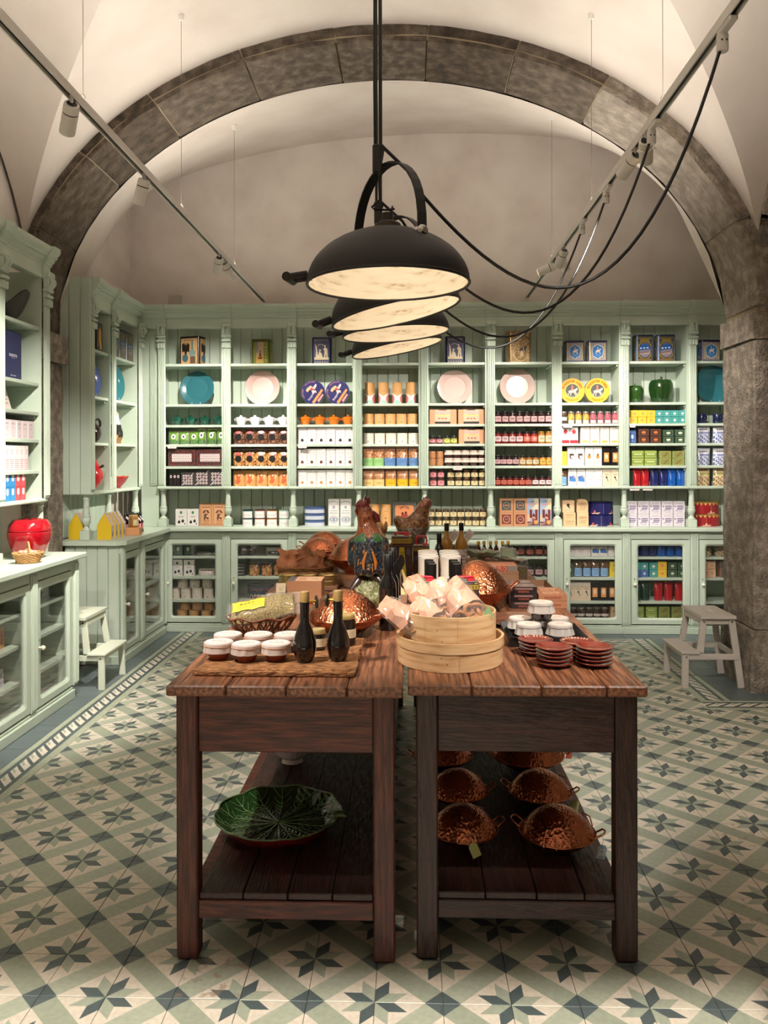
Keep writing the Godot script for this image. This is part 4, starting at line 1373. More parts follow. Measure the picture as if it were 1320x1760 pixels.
		var jb := part(t, "outlet", B.new().lathe([0.0,-0.035,0.018,-0.035,0.021,-0.03,0.021,0.025,0.0,0.026],14).box(Vector3(-0.0,0.034,0.045),Vector3(0.03,0.018,0.12),0.004),M.white_metal, p1)
		for k in 2: part(jb, "screw", B.new().lathe([0.004,0,0,0.002],8),M.black, Vector3(-0.008 + 0.016 * k, 0.0,0.0195),Vector3(90,0,0))
		# bulb and its light
		part(t, "socket", B.new().lathe([0.018,0.125,0.018,0.172,0.0,0.172],14),M.black, Vector3.ZERO, tilt)
		part(t, "bulb", B.new().lathe([0.0,0.085,0.014,0.087,0.022,0.096,0.024,0.105,0.018,0.118,0.012,0.126],18),bulb, Vector3.ZERO, tilt)
		var l := OmniLight3D.new()
		l.name = "glow"
		t.add_child(l)
		l.position = Vector3(0,0.075,0)
		l.light_color = Color(1.0,0.91,0.79)
		l.light_energy = PENDANT
		l.light_size = 0.03
		l.omni_range = 14.0
		l.omni_attenuation = 2.0
		l.shadow_enabled = true
# --- print on packets, tins and labels
var P := {}
func pr(called: String, w: int, h: int, bg: Color) -> Rect2i:
	var r := cell(w, h, bg)
	P[called] = uvr(r)
	return r
const WHITE := Color(0.90,0.88,0.87)
const INK := Color(0.10,0.09,0.09)
func horse(r: Rect2i, x: float, y: float, s: float, c: Color, c2: Color) -> void:
	# a small rider on a galloping horse, as printed silhouettes
	fpoly(r, [[x - 0.20 * s, y + 0.02 * s],[x - 0.02 * s, y - 0.04 * s],[x + 0.12 * s, y - 0.06 * s],[x + 0.22 * s, y - 0.14 * s],[x + 0.26 * s, y - 0.06 * s],[x + 0.16 * s, y + 0.04 * s],[x + 0.10 * s, y + 0.10 * s],[x - 0.14 * s, y + 0.10 * s]],c)
	for l in [[-0.15,-0.24],[-0.08,-0.1],[0.06,0.16],[0.12,0.24]]:
		fpoly(r, [[x + l[0] * s, y + 0.07 * s],[x + (l[0] + 0.05) * s, y + 0.07 * s],[x + (l[1] + 0.03) * s, y + 0.24 * s],[x + l[1] * s, y + 0.24 * s]],c)
	fpoly(r, [[x - 0.06 * s, y - 0.02 * s],[x + 0.05 * s, y - 0.02 * s],[x + 0.04 * s, y - 0.18 * s],[x - 0.04 * s, y - 0.18 * s]],c2)
	disc(r, x, y - 0.22 * s, 0.045 * s, c2)
func dots(r: Rect2i, n: int, c: Color, s: float, seed_: int, y0 := 0.0,y1 := 1.0) -> void:
	var g := RandomNumberGenerator.new()
	g.seed = seed_
	for i in n: disc(r, g.randf_range(0.04,0.96),g.randf_range(y0,y1),s * g.randf_range(0.6,1.2),c)
func flecks(r: Rect2i, cols: Array, s: float, seed_: int, y0 := 0.0,y1 := 1.0) -> void:
	# packed biscuits, nuts or seeds seen through a clear pack
	var g := RandomNumberGenerator.new()
	g.seed = seed_
	var k := int(1.6 * (y1 - y0) * r.size.y / r.size.x / (s * s))
	for i in mini(k, 900): disc(r, g.randf(),g.randf_range(y0,y1),s * g.randf_range(0.5,1.0),cols[g.randi() % cols.size()],g.randf_range(0.6,1.0))
func make_prints() -> void:
	atlas = Image.create(2048,2048,false, Image.FORMAT_RGB8)
	atlas.fill(Color(0.5,0.5,0.5))
	var r: Rect2i
	# --- top shelf tins
	r = pr("eagle", 128,150,rgb(190,152,106))
	frame(r, 0,0,1,1,0.03,rgb(30,26,24)); lines(r, 0.12,0.08,0.76,1,0.06,rgb(90,60,30),2)
	fpoly(r, [[0.08,0.25],[0.2,0.18],[0.27,0.28],[0.3,0.16],[0.34,0.28],[0.42,0.18],[0.52,0.25],[0.5,0.55],[0.38,0.5],[0.34,0.66],[0.26,0.66],[0.22,0.5],[0.1,0.55]],rgb(38,30,26))
	disc(r, 0.27,0.76,0.17,rgb(60,96,108)); disc(r, 0.68,0.58,0.19,rgb(116,140,138),0.8); frect(r, 0.64,0.1,0.1,0.36,rgb(88,124,120)); frect(r, 0.56,0.7,0.3,0.26,rgb(96,78,60))
	r = pr("nassa", 112,150,rgb(128,132,50))
	frect(r, 0.2,0.06,0.52,0.9,rgb(190,160,132)); frect(r, 0.2,0.06,0.14,0.45,rgb(122,128,128)); frect(r, 0.2,0.62,0.52,0.34,rgb(206,172,92))
	dots(r, 16,rgb(150,90,70),0.02,8,0.12,0.4)
	fpoly(r, [[0.28,0.72],[0.66,0.70],[0.60,0.78],[0.36,0.79]],rgb(140,42,28)); fpoly(r, [[0.4,0.7],[0.56,0.69],[0.52,0.5],[0.44,0.5]],rgb(92,50,44)); disc(r, 0.48,0.45,0.05,rgb(120,50,36))
	for k in 5: txt(r, "NASSA"[k],0.85,0.28 + 0.135 * k, 0.075,rgb(214,206,150))
	frect(r, 0,0,1,0.05,rgb(74,72,26))
	r = pr("bluefig", 112,150,rgb(34,40,82))
	for k in 6: frect(r, 0.08 + k * 0.15,0.06,0.06,0.035,rgb(206,190,152)); frect(r, 0.08 + k * 0.15,0.91,0.06,0.035,rgb(206,190,152))
	frect(r, 0.04,0.03,0.92,0.012,rgb(206,190,152)); frect(r, 0.04,0.955,0.92,0.012,rgb(206,190,152))
	frect(r, 0.05,0.74,0.9,0.1,rgb(198,180,140))
	fpoly(r, [[0.1,0.2],[0.2,0.32],[0.26,0.6],[0.3,0.76],[0.12,0.76],[0.15,0.5]],rgb(208,192,156)); fpoly(r, [[0.26,0.76],[0.34,0.5],[0.5,0.58],[0.58,0.76]],rgb(208,192,156)); disc(r, 0.4,0.47,0.06,rgb(208,192,156))
	fpoly(r, [[0.64,0.76],[0.68,0.5],[0.6,0.42],[0.72,0.32],[0.86,0.42],[0.88,0.76],[0.8,0.76],[0.77,0.58],[0.72,0.76]],rgb(208,192,156)); disc(r, 0.7,0.29,0.055,rgb(208,192,156)); fring(r, 0.45,0.28,0.13,0.17,rgb(208,192,156),0.5,PI, TAU)
	r = pr("ornate", 128,150,rgb(176,148,104))
	flecks(r, [rgb(150,120,78),rgb(196,170,128),rgb(112,84,54),rgb(206,184,144)],0.035,4)
	fring(r, 0.5,0.62,0.36,0.42,rgb(206,182,136),1.0,0.3,2.9); fpoly(r, [[0.44,0.55],[0.62,0.46],[0.66,0.62],[0.5,0.66]],rgb(84,74,78)); fpoly(r, [[0.68,0.44],[0.82,0.48],[0.78,0.64],[0.72,0.6]],rgb(70,62,66)); disc(r, 0.58,0.7,0.09,rgb(212,186,146),1.3); fring(r, 0.55,0.72,0.26,0.29,rgb(120,88,50),0.8,0.2,2.8); lines(r, 0.1,0.86,0.8,3,0.04,rgb(110,80,50),3)
	r = pr("knight", 112,128,rgb(150,140,140))
	flecks(r, [rgb(166,156,150),rgb(136,128,134)],0.03,7)
	frect(r, 0,0,1,0.04,rgb(36,32,70)); frect(r, 0,0.93,1,0.07,rgb(34,30,82)); frect(r, 0.02,0.08,0.06,0.8,rgb(206,186,100)); frect(r, 0.92,0.08,0.06,0.8,rgb(206,186,100))
	for k in 9: frect(r, 0.0,0.1 + 0.09 * k, 0.05,0.03,rgb(30,30,40)); frect(r, 0.95,0.1 + 0.09 * k, 0.05,0.03,rgb(30,30,40))
	fpoly(r, [[0.2,0.24],[0.35,0.18],[0.5,0.11],[0.65,0.18],[0.8,0.24],[0.86,0.45],[0.8,0.72],[0.6,0.8],[0.5,0.86],[0.4,0.8],[0.2,0.72],[0.14,0.45]],rgb(210,216,214)); fpoly(r, [[0.22,0.27],[0.36,0.21],[0.5,0.14],[0.64,0.21],[0.78,0.27],[0.83,0.45],[0.77,0.7],[0.59,0.77],[0.5,0.83],[0.41,0.77],[0.23,0.7],[0.17,0.45]],rgb(36,112,180))
	horse(r, 0.5,0.43,0.75,rgb(222,206,196),rgb(206,170,160)); lines(r, 0.32,0.64,0.36,2,0.05,rgb(180,200,220),4)
	r = pr("palace", 112,160,rgb(122,102,48))
	frame(r, 0,0,1,1,0.05,rgb(30,48,74)); frect(r, 0.1,0.05,0.8,0.03,rgb(60,44,26)); frect(r, 0.1,0.88,0.8,0.02,rgb(60,44,26)); frect(r, 0.06,0.92,0.88,0.06,rgb(112,88,72))
	for s in [0.12,0.88]: disc(r, s, 0.16,0.07,rgb(24,34,50)); disc(r, s, 0.26,0.05,rgb(24,34,50)); disc(r, s, 0.85,0.05,rgb(24,34,50))
	disc(r, 0.5,0.55,0.42,rgb(22,44,84),1.05); disc(r, 0.5,0.55,0.38,rgb(120,112,122),1.05); fpoly(r, [[0.12,0.56],[0.12,0.44],[0.25,0.34],[0.5,0.29],[0.75,0.34],[0.88,0.44],[0.88,0.5]],rgb(24,74,140))
	for k in 3: disc(r, 0.24 + 0.22 * k, 0.47 - 0.01 * k, 0.07,rgb(198,212,220),0.5)
	fpoly(r, [[0.16,0.66],[0.84,0.58],[0.84,0.7],[0.16,0.72]],rgb(152,132,128))
	for k in 6: frect(r, 0.22 + 0.1 * k, 0.63 - 0.008 * k, 0.05,0.06,rgb(70,52,58))
	r = pr("foxtin", 96,140,rgb(28,26,26))
	fpoly(r, [[0.4,0.2],[0.6,0.12],[0.8,0.24],[0.84,0.6],[0.74,0.66],[0.8,0.9],[0.64,0.94],[0.5,0.7],[0.36,0.66]],rgb(206,140,52)); fpoly(r, [[0.5,0.66],[0.8,0.64],[0.92,0.94],[0.6,0.96]],rgb(214,176,96)); frect(r, 0.08,0.7,0.3,0.2,rgb(90,86,88))
	# --- round tins
	r = pr("yellowround", 192,192,rgb(236,176,58))
	disc(r, 0.5,0.5,0.30,rgb(222,196,110)); disc(r, 0.5,0.5,0.27,rgb(86,86,84)); fring(r, 0.5,0.5,0.235,0.25,rgb(176,176,160),1.0,0.2,2.9); horse(r, 0.5,0.5,0.85,rgb(230,206,182),rgb(206,120,108))
	arc_txt(r, "BISCOITOS FINOS", 0.5,0.5,0.385,0.0,0.178,0.095,rgb(150,46,26)); arc_txt(r, "PAUPERIO", 0.5,0.5,0.395,PI, 0.165,0.07,rgb(170,70,30),true)
	r = pr("navyround", 192,192,rgb(36,36,92))
	arc_txt(r, "SELECCAO", 0.5,0.5,0.435,-0.36,0.135,0.06,rgb(206,134,124)); arc_txt(r, "SORTIDO", 0.5,0.5,0.435,-1.75,0.135,0.06,rgb(206,134,124))
	for a in [[0.32,0.36],[0.4,0.3],[0.28,0.42]]: disc(r, a[0],a[1],0.07,rgb(226,170,130))
	disc(r, 0.46,0.38,0.06,rgb(190,40,60)); disc(r, 0.36,0.47,0.05,rgb(22,20,34)); fpoly(r, [[0.5,0.3],[0.62,0.14],[0.66,0.2],[0.6,0.34]],rgb(222,206,206)); fpoly(r, [[0.44,0.42],[0.62,0.42],[0.66,0.54],[0.56,0.5],[0.5,0.6]],rgb(228,190,170)); disc(r, 0.54,0.32,0.06,rgb(206,170,150))
	txt(r, "Pauperio", 0.45,0.66,0.12,rgb(228,216,220),0.46,-1.0, "Droid Serif B")
	fpoly(r, [[0.46,0.93],[0.86,0.36],[0.93,0.42],[0.56,0.98]],rgb(240,142,78)); lines(r, 0.6,0.66,0.14,1,0.02,rgb(150,60,30),3)
	fpoly(r, [[0.68,0.86],[0.9,0.56],[0.95,0.62],[0.75,0.92]],rgb(222,140,124))
	r = pr("navyside", 400,96,rgb(30,30,84))
	for k in 4:
		horse(r, 0.13 + 0.25 * k, 0.45,0.30,rgb(216,180,160),rgb(196,90,84)); frect(r, 0.245 + 0.25 * k, 0.05,0.006,0.9,rgb(110,110,150))
		txt(r, "SORTIDO" if k % 2 == 0 else "SELECCAO", 0.19 + 0.25 * k, 0.78,0.16,rgb(208,140,124),0.09)
	frect(r, 0,0,1,0.05,rgb(120,116,140))
	r = pr("sortido", 320,110,rgb(28,30,74))
	txt(r, "SORTIDO", 0.5,0.42,0.2,rgb(206,196,190),0.34); txt(r, "SELECCAO", 0.5,0.7,0.18,rgb(206,196,190),0.36); frect(r, 0.36,0.84,0.28,0.1,rgb(190,84,60)); lines(r, 0.3,0.12,0.4,1,0.1,rgb(180,90,84),4)
	r = pr("redside", 400,96,rgb(146,30,36))
	for k in 20: fpoly(r, [[0.05 * k, 0.0],[0.05 * k + 0.025,0.14],[0.05 * k + 0.05,0.0]],rgb(216,180,96))
	for k in 3: horse(r, 0.16 + 0.33 * k, 0.42,0.22,rgb(222,190,160),rgb(222,190,160)); txt(r, "BISCOITOS FINOS", 0.33 + 0.33 * k, 0.62,0.13,rgb(222,190,160),0.15); txt(r, "PAUPERIO", 0.33 + 0.33 * k, 0.82,0.11,rgb(222,190,160),0.09); frect(r, 0.49 + 0.33 * k, 0.14,0.004,0.86,rgb(222,190,160))
	# --- cartons of the back shelves
	r = pr("pattern", 192,100,rgb(70,46,46))
	frame(r, 0.02,0.04,0.96,0.92,0.014,rgb(120,100,90)); flecks(r, [rgb(84,70,66),rgb(122,48,50),rgb(60,50,50)],0.02,11); frame(r, 0.02,0.04,0.96,0.92,0.01,rgb(128,110,100))
	frect(r, 0.14,0.28,0.72,0.46,rgb(222,208,208))
	for j in 4:
		for i in 11: disc(r, 0.17 + 0.066 * i + (0.033 if j % 2 else 0.0),0.335 + 0.115 * j, 0.013,rgb(104,44,50))
	for s in [[0.07,0.15],[0.93,0.15],[0.07,0.85],[0.93,0.85],[0.07,0.5],[0.93,0.5]]: disc(r, s[0],s[1],0.028,rgb(132,36,42))
	r = pr("ribbon", 112,112,rgb(74,66,68))
	for j in 4:
		for i in 4: fring(r, 0.2 + 0.2 * i, 0.24 + 0.19 * j, 0.025,0.082,rgb(216,200,202)); disc(r, 0.2 + 0.2 * i, 0.24 + 0.19 * j, 0.03,rgb(104,46,54))
	fpoly(r, [[0.0,0.9],[0.86,0.02],[0.98,0.02],[0.1,0.94]],rgb(26,24,26)); fpoly(r, [[0.02,0.93],[0.92,0.03],[0.97,0.03],[0.07,0.95]],rgb(222,216,216)); disc(r, 0.5,0.47,0.09,rgb(216,170,174)); disc(r, 0.5,0.47,0.055,rgb(116,32,40))
	r = pr("spine", 32,112,rgb(40,34,36)); disc(r, 0.5,0.2,0.42,rgb(218,200,204)); disc(r, 0.6,0.2,0.2,rgb(60,40,46))
	r = pr("figbox", 96,128,WHITE)
	disc(r, 0.5,0.2,0.12,rgb(66,130,84)); lines(r, 0.28,0.42,0.44,1,0.05,rgb(120,116,120)); lines(r, 0.25,0.466,0.5,1,0.064,rgb(90,86,90),7); disc(r, 0.32,0.78,0.12,rgb(34,30,34)); disc(r, 0.66,0.72,0.12,rgb(34,30,34)); fpoly(r, [[0.3,0.7],[0.33,0.62],[0.36,0.7]],rgb(34,30,34)); fpoly(r, [[0.64,0.64],[0.68,0.57],[0.7,0.64]],rgb(34,30,34)); disc(r, 0.83,0.88,0.06,rgb(90,86,90))
	r = pr("kraftman", 112,160,rgb(214,160,116))
	frame(r, 0.05,0.03,0.9,0.94,0.02,rgb(104,62,44)); frame(r, 0.1,0.06,0.8,0.88,0.012,rgb(120,74,52)); lines(r, 0.17,0.139,0.66,1,0.096,rgb(110,50,36),7); fpoly(r, [[0.22,0.42],[0.36,0.3],[0.64,0.3],[0.78,0.42]],rgb(70,44,36)); disc(r, 0.5,0.4,0.1,rgb(206,150,110)); fpoly(r, [[0.32,0.72],[0.36,0.46],[0.64,0.46],[0.7,0.72],[0.55,0.7],[0.5,0.6],[0.44,0.74]],rgb(86,58,46)); disc(r, 0.6,0.56,0.08,rgb(222,176,134)); lines(r, 0.2,0.773,0.6,1,0.08,rgb(130,50,34),9); lines(r, 0.25,0.86,0.5,2,0.035,rgb(110,66,48),9)
	for k in 4:
		var c: Color = [rgb(38,84,84),rgb(214,146,134),rgb(222,156,96),rgb(164,196,180)][k]
		r = pr("tinlabel%d" % k, 128,72,c)
		frect(r, 0.3,0.06,0.4,0.56,rgb(228,220,218)); lines(r, 0.38,0.3,0.24,2,0.1,rgb(130,120,120),k); disc(r, 0.36,0.8,0.07,INK if k != 3 else rgb(110,140,124),0.5); disc(r, 0.48,0.83,0.06,INK if k != 3 else rgb(110,140,124),0.5); fring(r, 0.82,0.3,0.1,0.13,c.darkened(0.25),1.0)
	for k in 3:
		r = pr("window%d" % k, 96,170,WHITE)
		dots(r, 26,[rgb(120,70,74),rgb(108,62,66),rgb(116,84,84)][k],0.022,30 + k, 0.02,0.42)
		for s in [0.03,0.95]:
			for j in 7: disc(r, s, 0.1 + 0.13 * j, 0.03,rgb(122,72,76))
		lines(r, 0.3,0.3,0.4,1,0.03,rgb(140,130,132)); lines(r, 0.36,0.48,0.28,2,0.03,rgb(80,66,66),k)
		fpoly(r, [[0.34,0.86],[0.34,0.76],[0.4,0.7],[0.5,0.675],[0.6,0.7],[0.66,0.76],[0.66,0.86]],[rgb(42,26,26),rgb(92,54,40),rgb(196,138,82)][k])
		dots(r, 5,[rgb(66,42,40),rgb(134,84,62),rgb(150,96,60)][k],0.03,50 + k, 0.74,0.84)
		frect(r, 0,0.74,0.33,0.12,WHITE); frect(r, 0.67,0.74,0.33,0.12,WHITE); lines(r, 0.25,0.93,0.5,1,0.03,rgb(150,120,120))
	r = pr("ovaltin", 320,64,rgb(206,208,218))
	frect(r, 0,0,1,0.16,rgb(84,108,158)); frect(r, 0,0.92,1,0.08,rgb(84,108,158))
	for k in 10: fring(r, 0.05 + 0.1 * k, 0.55,0.038,0.043,rgb(90,116,166),0.55); disc(r, 0.1 * k, 0.55,0.012,rgb(60,80,130)); disc(r, 0.05 + 0.1 * k, 0.55,0.009,rgb(120,140,180))
	r = pr("pauperio", 96,230,WHITE)
	frame(r, 0.02,0.01,0.96,0.98,0.015,rgb(120,134,160)); arc_txt(r, "PAUPERIO", 0.5,0.4,0.75,0.0,0.145,0.04,rgb(66,84,112)); fring(r, 0.5,0.3,0.05,0.12,rgb(120,140,160),1.0); fpoly(r, [[0.48,0.36],[0.5,0.22],[0.52,0.36]],rgb(90,110,140)); lines(r, 0.17,0.43,0.66,1,0.05,rgb(70,88,116)); txt(r, "BISCUITS", 0.5,0.52,0.03,rgb(70,88,116),0.66); lines(r, 0.2,0.57,0.6,1,0.014,rgb(120,130,150))
	fring(r, 0.5,0.76,0.38,0.42,rgb(80,104,140),0.75); fring(r, 0.5,0.76,0.24,0.33,rgb(110,134,164),0.62); disc(r, 0.5,0.76,0.15,rgb(70,94,130),0.7); frect(r, 0.3,0.75,0.4,0.02,WHITE); lines(r, 0.15,0.94,0.7,1,0.012,rgb(120,130,150))
	r = pr("tube", 160,150,rgb(206,156,96))
	frect(r, 0,0.36,1,0.64,rgb(226,218,216))
	for k in 3: fpoly(r, [[k * 0.5 - 0.22,0.34],[k * 0.5 + 0.22,0.34],[k * 0.5,0.5]],rgb(206,156,96)); disc(r, k * 0.5 + 0.25,0.62,0.16,rgb(206,120,112),1.2); fpoly(r, [[k * 0.5 - 0.22,1.0],[k * 0.5 - 0.08,0.7],[k * 0.5,0.64],[k * 0.5 + 0.08,0.7],[k * 0.5 + 0.22,1.0]],rgb(146,194,180)); lines(r, k * 0.5 - 0.1,0.3,0.2,1,0.025,rgb(120,80,40)); lines(r, k * 0.5 - 0.1,0.56,0.2,1,0.025,rgb(130,120,120))
	for k in 2:
		r = pr("canister%d" % k, 240,80,[rgb(206,154,98),rgb(218,208,194)][k])
		for j in 3: lines(r, 0.27 + 0.33 * (j - 0.5),0.2,0.14,1,0.06,rgb(120,84,50)); disc(r, 0.335 + 0.33 * (j - 0.5),0.48,0.02,rgb(70,50,40),0.5); lines(r, 0.25 + 0.33 * (j - 0.5),0.68,0.17,2,0.09,rgb(140,100,64),j)
	r = pr("picture", 128,110,rgb(92,92,88))
	fpoly(r, [[0.1,0.2],[0.14,0.14],[0.86,0.14],[0.9,0.2],[0.9,0.84],[0.86,0.9],[0.14,0.9],[0.1,0.84]],rgb(206,134,92)); arc_txt(r, "SORTIDO", 0.5,0.62,0.36,0.0,0.17,0.09,rgb(90,48,34)); disc(r, 0.42,0.48,0.05,rgb(80,40,36)); disc(r, 0.56,0.45,0.05,rgb(80,40,36)); fpoly(r, [[0.3,0.7],[0.38,0.52],[0.62,0.5],[0.7,0.7]],rgb(150,60,52)); for_fish(r)
	r = pr("gift", 144,96,rgb(204,150,112))
	frect(r, 0.2,0.02,0.58,0.9,rgb(222,176,150)); frect(r, 0.2,0.14,0.58,0.12,rgb(218,160,160)); frect(r, 0.2,0.36,0.58,0.12,rgb(222,190,120)); lines(r, 0.36,0.3,0.26,2,0.05,rgb(90,60,50)); for k in 3: disc(r, 0.36 + 0.12 * k, 0.62,0.045,rgb(150,60,44),0.6)
	frect(r, 0.2,0.84,0.58,0.16,rgb(36,32,32)); frect(r, 0.34,0.0,0.3,0.06,rgb(60,44,36))
	for k in 6:
		# oval and arched jar labels
		var c: Array = [[rgb(214,170,170),rgb(80,60,66)],[rgb(222,206,206),rgb(90,30,36)],[rgb(206,78,62),rgb(226,200,190)],[rgb(222,204,170),rgb(96,74,44)],[rgb(222,170,70),rgb(80,56,36)],[rgb(206,104,84),rgb(60,40,40)]][k]
		r = pr("jar%d" % k, 64,64,c[0])
		frame(r, 0.06,0.06,0.88,0.88,0.04,c[1]); disc(r, 0.5,0.45,0.3,c[1].lerp(c[0],0.25),0.7); frect(r, 0.26,0.4,0.48,0.14,c[0]); lines(r, 0.29,0.435,0.42,1,0.16,c[1],4); lines(r, 0.26,0.76,0.48,2,0.08,c[1],k)
	r = pr("creamlabel", 64,56,rgb(218,200,156)); frame(r, 0.03,0.04,0.94,0.92,0.03,rgb(150,126,84)); disc(r, 0.5,0.3,0.13,rgb(150,110,70)); lines(r, 0.2,0.58,0.6,2,0.14,rgb(96,72,50),6)
	r = pr("pinklabel", 64,56,rgb(214,146,150)); disc(r, 0.5,0.34,0.16,rgb(178,60,74)); lines(r, 0.2,0.66,0.6,2,0.12,rgb(120,50,60),6)
	r = pr("limelabel", 64,56,rgb(206,202,110)); disc(r, 0.5,0.34,0.14,rgb(110,116,50)); lines(r, 0.2,0.66,0.6,2,0.12,rgb(96,96,50),6)
	r = pr("whitelabel", 64,48,rgb(226,214,210)); lines(r, 0.15,0.3,0.7,3,0.18,rgb(140,110,110),6)
	r = pr("clothtop", 64,64,rgb(218,208,202)); disc(r, 0.5,0.5,0.48,rgb(222,213,207)); lines(r, 0.25,0.288,0.5,1,0.144,rgb(150,96,84),6); lines(r, 0.17,0.455,0.66,1,0.208,rgb(134,90,80),8); lines(r, 0.24,0.64,0.52,2,0.1,rgb(160,120,110),6)
	r = pr("crate", 96,96,rgb(196,142,102)); frame(r, 0.04,0.04,0.92,0.92,0.03,rgb(168,112,76)); frect(r, 0.14,0.14,0.72,0.72,rgb(78,74,66)); fring(r, 0.5,0.5,0.22,0.26,rgb(150,140,120)); frect(r, 0.3,0.45,0.4,0.1,rgb(150,60,50)); lines(r, 0.35,0.475,0.3,1,0.112,rgb(216,190,160),4)
	r = pr("crate2", 96,96,rgb(196,142,102)); frame(r, 0.04,0.04,0.92,0.92,0.03,rgb(168,112,76)); frect(r, 0.14,0.14,0.72,0.72,rgb(122,52,44)); fring(r, 0.5,0.5,0.22,0.26,rgb(206,170,140)); frect(r, 0.3,0.45,0.4,0.1,rgb(96,34,32)); lines(r, 0.35,0.475,0.3,1,0.112,rgb(216,190,160),4)
	r = pr("lisboa", 112,250,rgb(160,172,196))
	fpoly(r, [[0.55,0.0],[1.0,0.0],[1.0,0.4],[0.3,0.4],[0.7,0.25]],rgb(214,200,170)); fpoly(r, [[0.2,0.14],[0.35,0.1],[0.62,0.08],[0.62,0.11],[0.35,0.13]],rgb(84,112,150)); txt(r, "LISBOA", 0.5,0.21,0.07,rgb(206,104,72),0.72,-0.12); frect(r, 0.22,0.4,0.22,0.3,rgb(112,52,48)); frect(r, 0.7,0.4,0.22,0.5,rgb(124,52,50)); fpoly(r, [[0.44,0.62],[0.56,0.52],[0.7,0.62],[0.7,0.9],[0.44,0.9]],rgb(150,84,70)); disc(r, 0.57,0.6,0.09,rgb(86,44,42)); fpoly(r, [[0.02,0.6],[0.2,0.56],[0.24,0.82],[0.02,0.82]],rgb(222,176,140)); fpoly(r, [[0.46,0.66],[0.72,0.7],[0.7,0.74],[0.46,0.69]],rgb(228,200,184)); frect(r, 0.02,0.84,0.96,0.15,rgb(104,62,60)); for k in 3: fpoly(r, [[0.02,0.9 + 0.03 * k],[0.5,0.85 + 0.03 * k],[0.5,0.86 + 0.03 * k],[0.02,0.915 + 0.03 * k]],rgb(206,160,140))
	disc(r, 0.76,0.86,0.17,rgb(232,160,108)); disc(r, 0.76,0.86,0.12,rgb(236,150,80))
	for k in 2:
		r = pr("nutjar%d" % k, 64,64,rgb(90,60,40))
		flecks(r, [[rgb(206,156,60),rgb(180,126,46),rgb(222,180,84)],[rgb(170,80,96),rgb(140,52,72),rgb(196,120,130)]][k],0.07,60 + k); frect(r, 0,0.66,1,0.34,rgb(222,206,204)); lines(r, 0.1,0.76,0.8,2,0.12,rgb(150,110,110))
	r = pr("redpack", 80,130,WHITE); disc(r, 0.5,0.28,0.24,rgb(196,58,66)); frect(r, 0,0.8,1,0.2,rgb(196,54,64)); dots(r, 8,rgb(190,60,70),0.03,5,0.5,0.78); lines(r, 0.25,0.62,0.5,2,0.04,rgb(120,110,110))
	r = pr("sprigpack", 80,130,rgb(222,208,198)); dots(r, 16,rgb(150,130,110),0.03,6,0.25,0.7); lines(r, 0.25,0.08,0.5,2,0.05,rgb(120,110,110)); disc(r, 0.5,0.9,0.4,rgb(206,164,90),0.3); lines(r, 0.25,0.72,0.5,1,0.05,rgb(120,110,110))
	r = pr("yellowbox", 80,110,rgb(222,196,60)); lines(r, 0.2,0.4,0.6,4,0.07,rgb(110,96,40)); disc(r, 0.5,0.24,0.1,rgb(150,130,50))
	r = pr("brownart", 80,150,WHITE); disc(r, 0.5,0.5,0.3,rgb(92,52,46)); disc(r, 0.58,0.54,0.17,rgb(222,206,200)); frect(r, 0.2,0.34,0.6,0.08,rgb(60,36,36)); lines(r, 0.2,0.74,0.6,3,0.05,rgb(140,130,130)); frect(r, 0,0,1,0.2,rgb(206,206,206))
	r = pr("goldart", 80,150,rgb(222,216,202)); disc(r, 0.5,0.52,0.22,rgb(190,128,60)); disc(r, 0.52,0.4,0.12,rgb(110,70,40)); lines(r, 0.2,0.74,0.6,3,0.05,rgb(150,130,110)); frect(r, 0,0,1,0.22,rgb(206,206,204))
	r = pr("orangewin", 96,140,rgb(26,23,24)); frect(r, 0.2,0.28,0.62,0.54,rgb(222,150,86)); disc(r, 0.5,0.5,0.19,rgb(230,206,176),1.2); lines(r, 0.3,0.32,0.4,1,0.04,rgb(120,70,40))
	r = pr("bluepack", 80,140,WHITE); fpoly(r, [[0.1,0.75],[0.1,0.55],[0.6,0.4],[0.95,0.5],[0.95,0.78]],rgb(58,112,176)); disc(r, 0.25,0.52,0.14,rgb(52,80,160)); fpoly(r, [[0.6,0.5],[0.95,0.42],[0.95,0.6]],rgb(206,140,130)); lines(r, 0.3,0.34,0.5,1,0.04,rgb(60,90,140)); frect(r, 0,0,1,0.2,rgb(208,210,212))
	r = pr("plainpack", 80,140,WHITE); dots(r, 6,rgb(206,160,160),0.07,9,0.45,0.7); lines(r, 0.25,0.34,0.5,2,0.05,rgb(140,130,130)); frect(r, 0,0,1,0.16,rgb(210,208,206))
	r = pr("lisbonfig", 80,140,rgb(222,202,176)); txt(r, "LISBON", 0.5,0.36,0.06,rgb(96,76,60),0.66,0.0, "Droid Serif B"); disc(r, 0.48,0.52,0.11,INK); fpoly(r, [[0.46,0.56],[0.58,0.58],[0.72,0.74],[0.64,0.74]],INK); lines(r, 0.25,0.8,0.5,2,0.05,rgb(140,116,96)); frect(r, 0,0,1,0.18,rgb(226,216,202))
	r = pr("bluepouch", 80,120,rgb(70,52,42)); flecks(r, [rgb(112,78,54),rgb(70,48,36),rgb(140,104,70)],0.08,70,0.0,0.45); frect(r, 0.04,0.46,0.92,0.5,rgb(132,172,214)); lines(r, 0.15,0.56,0.7,4,0.08,rgb(70,96,130))
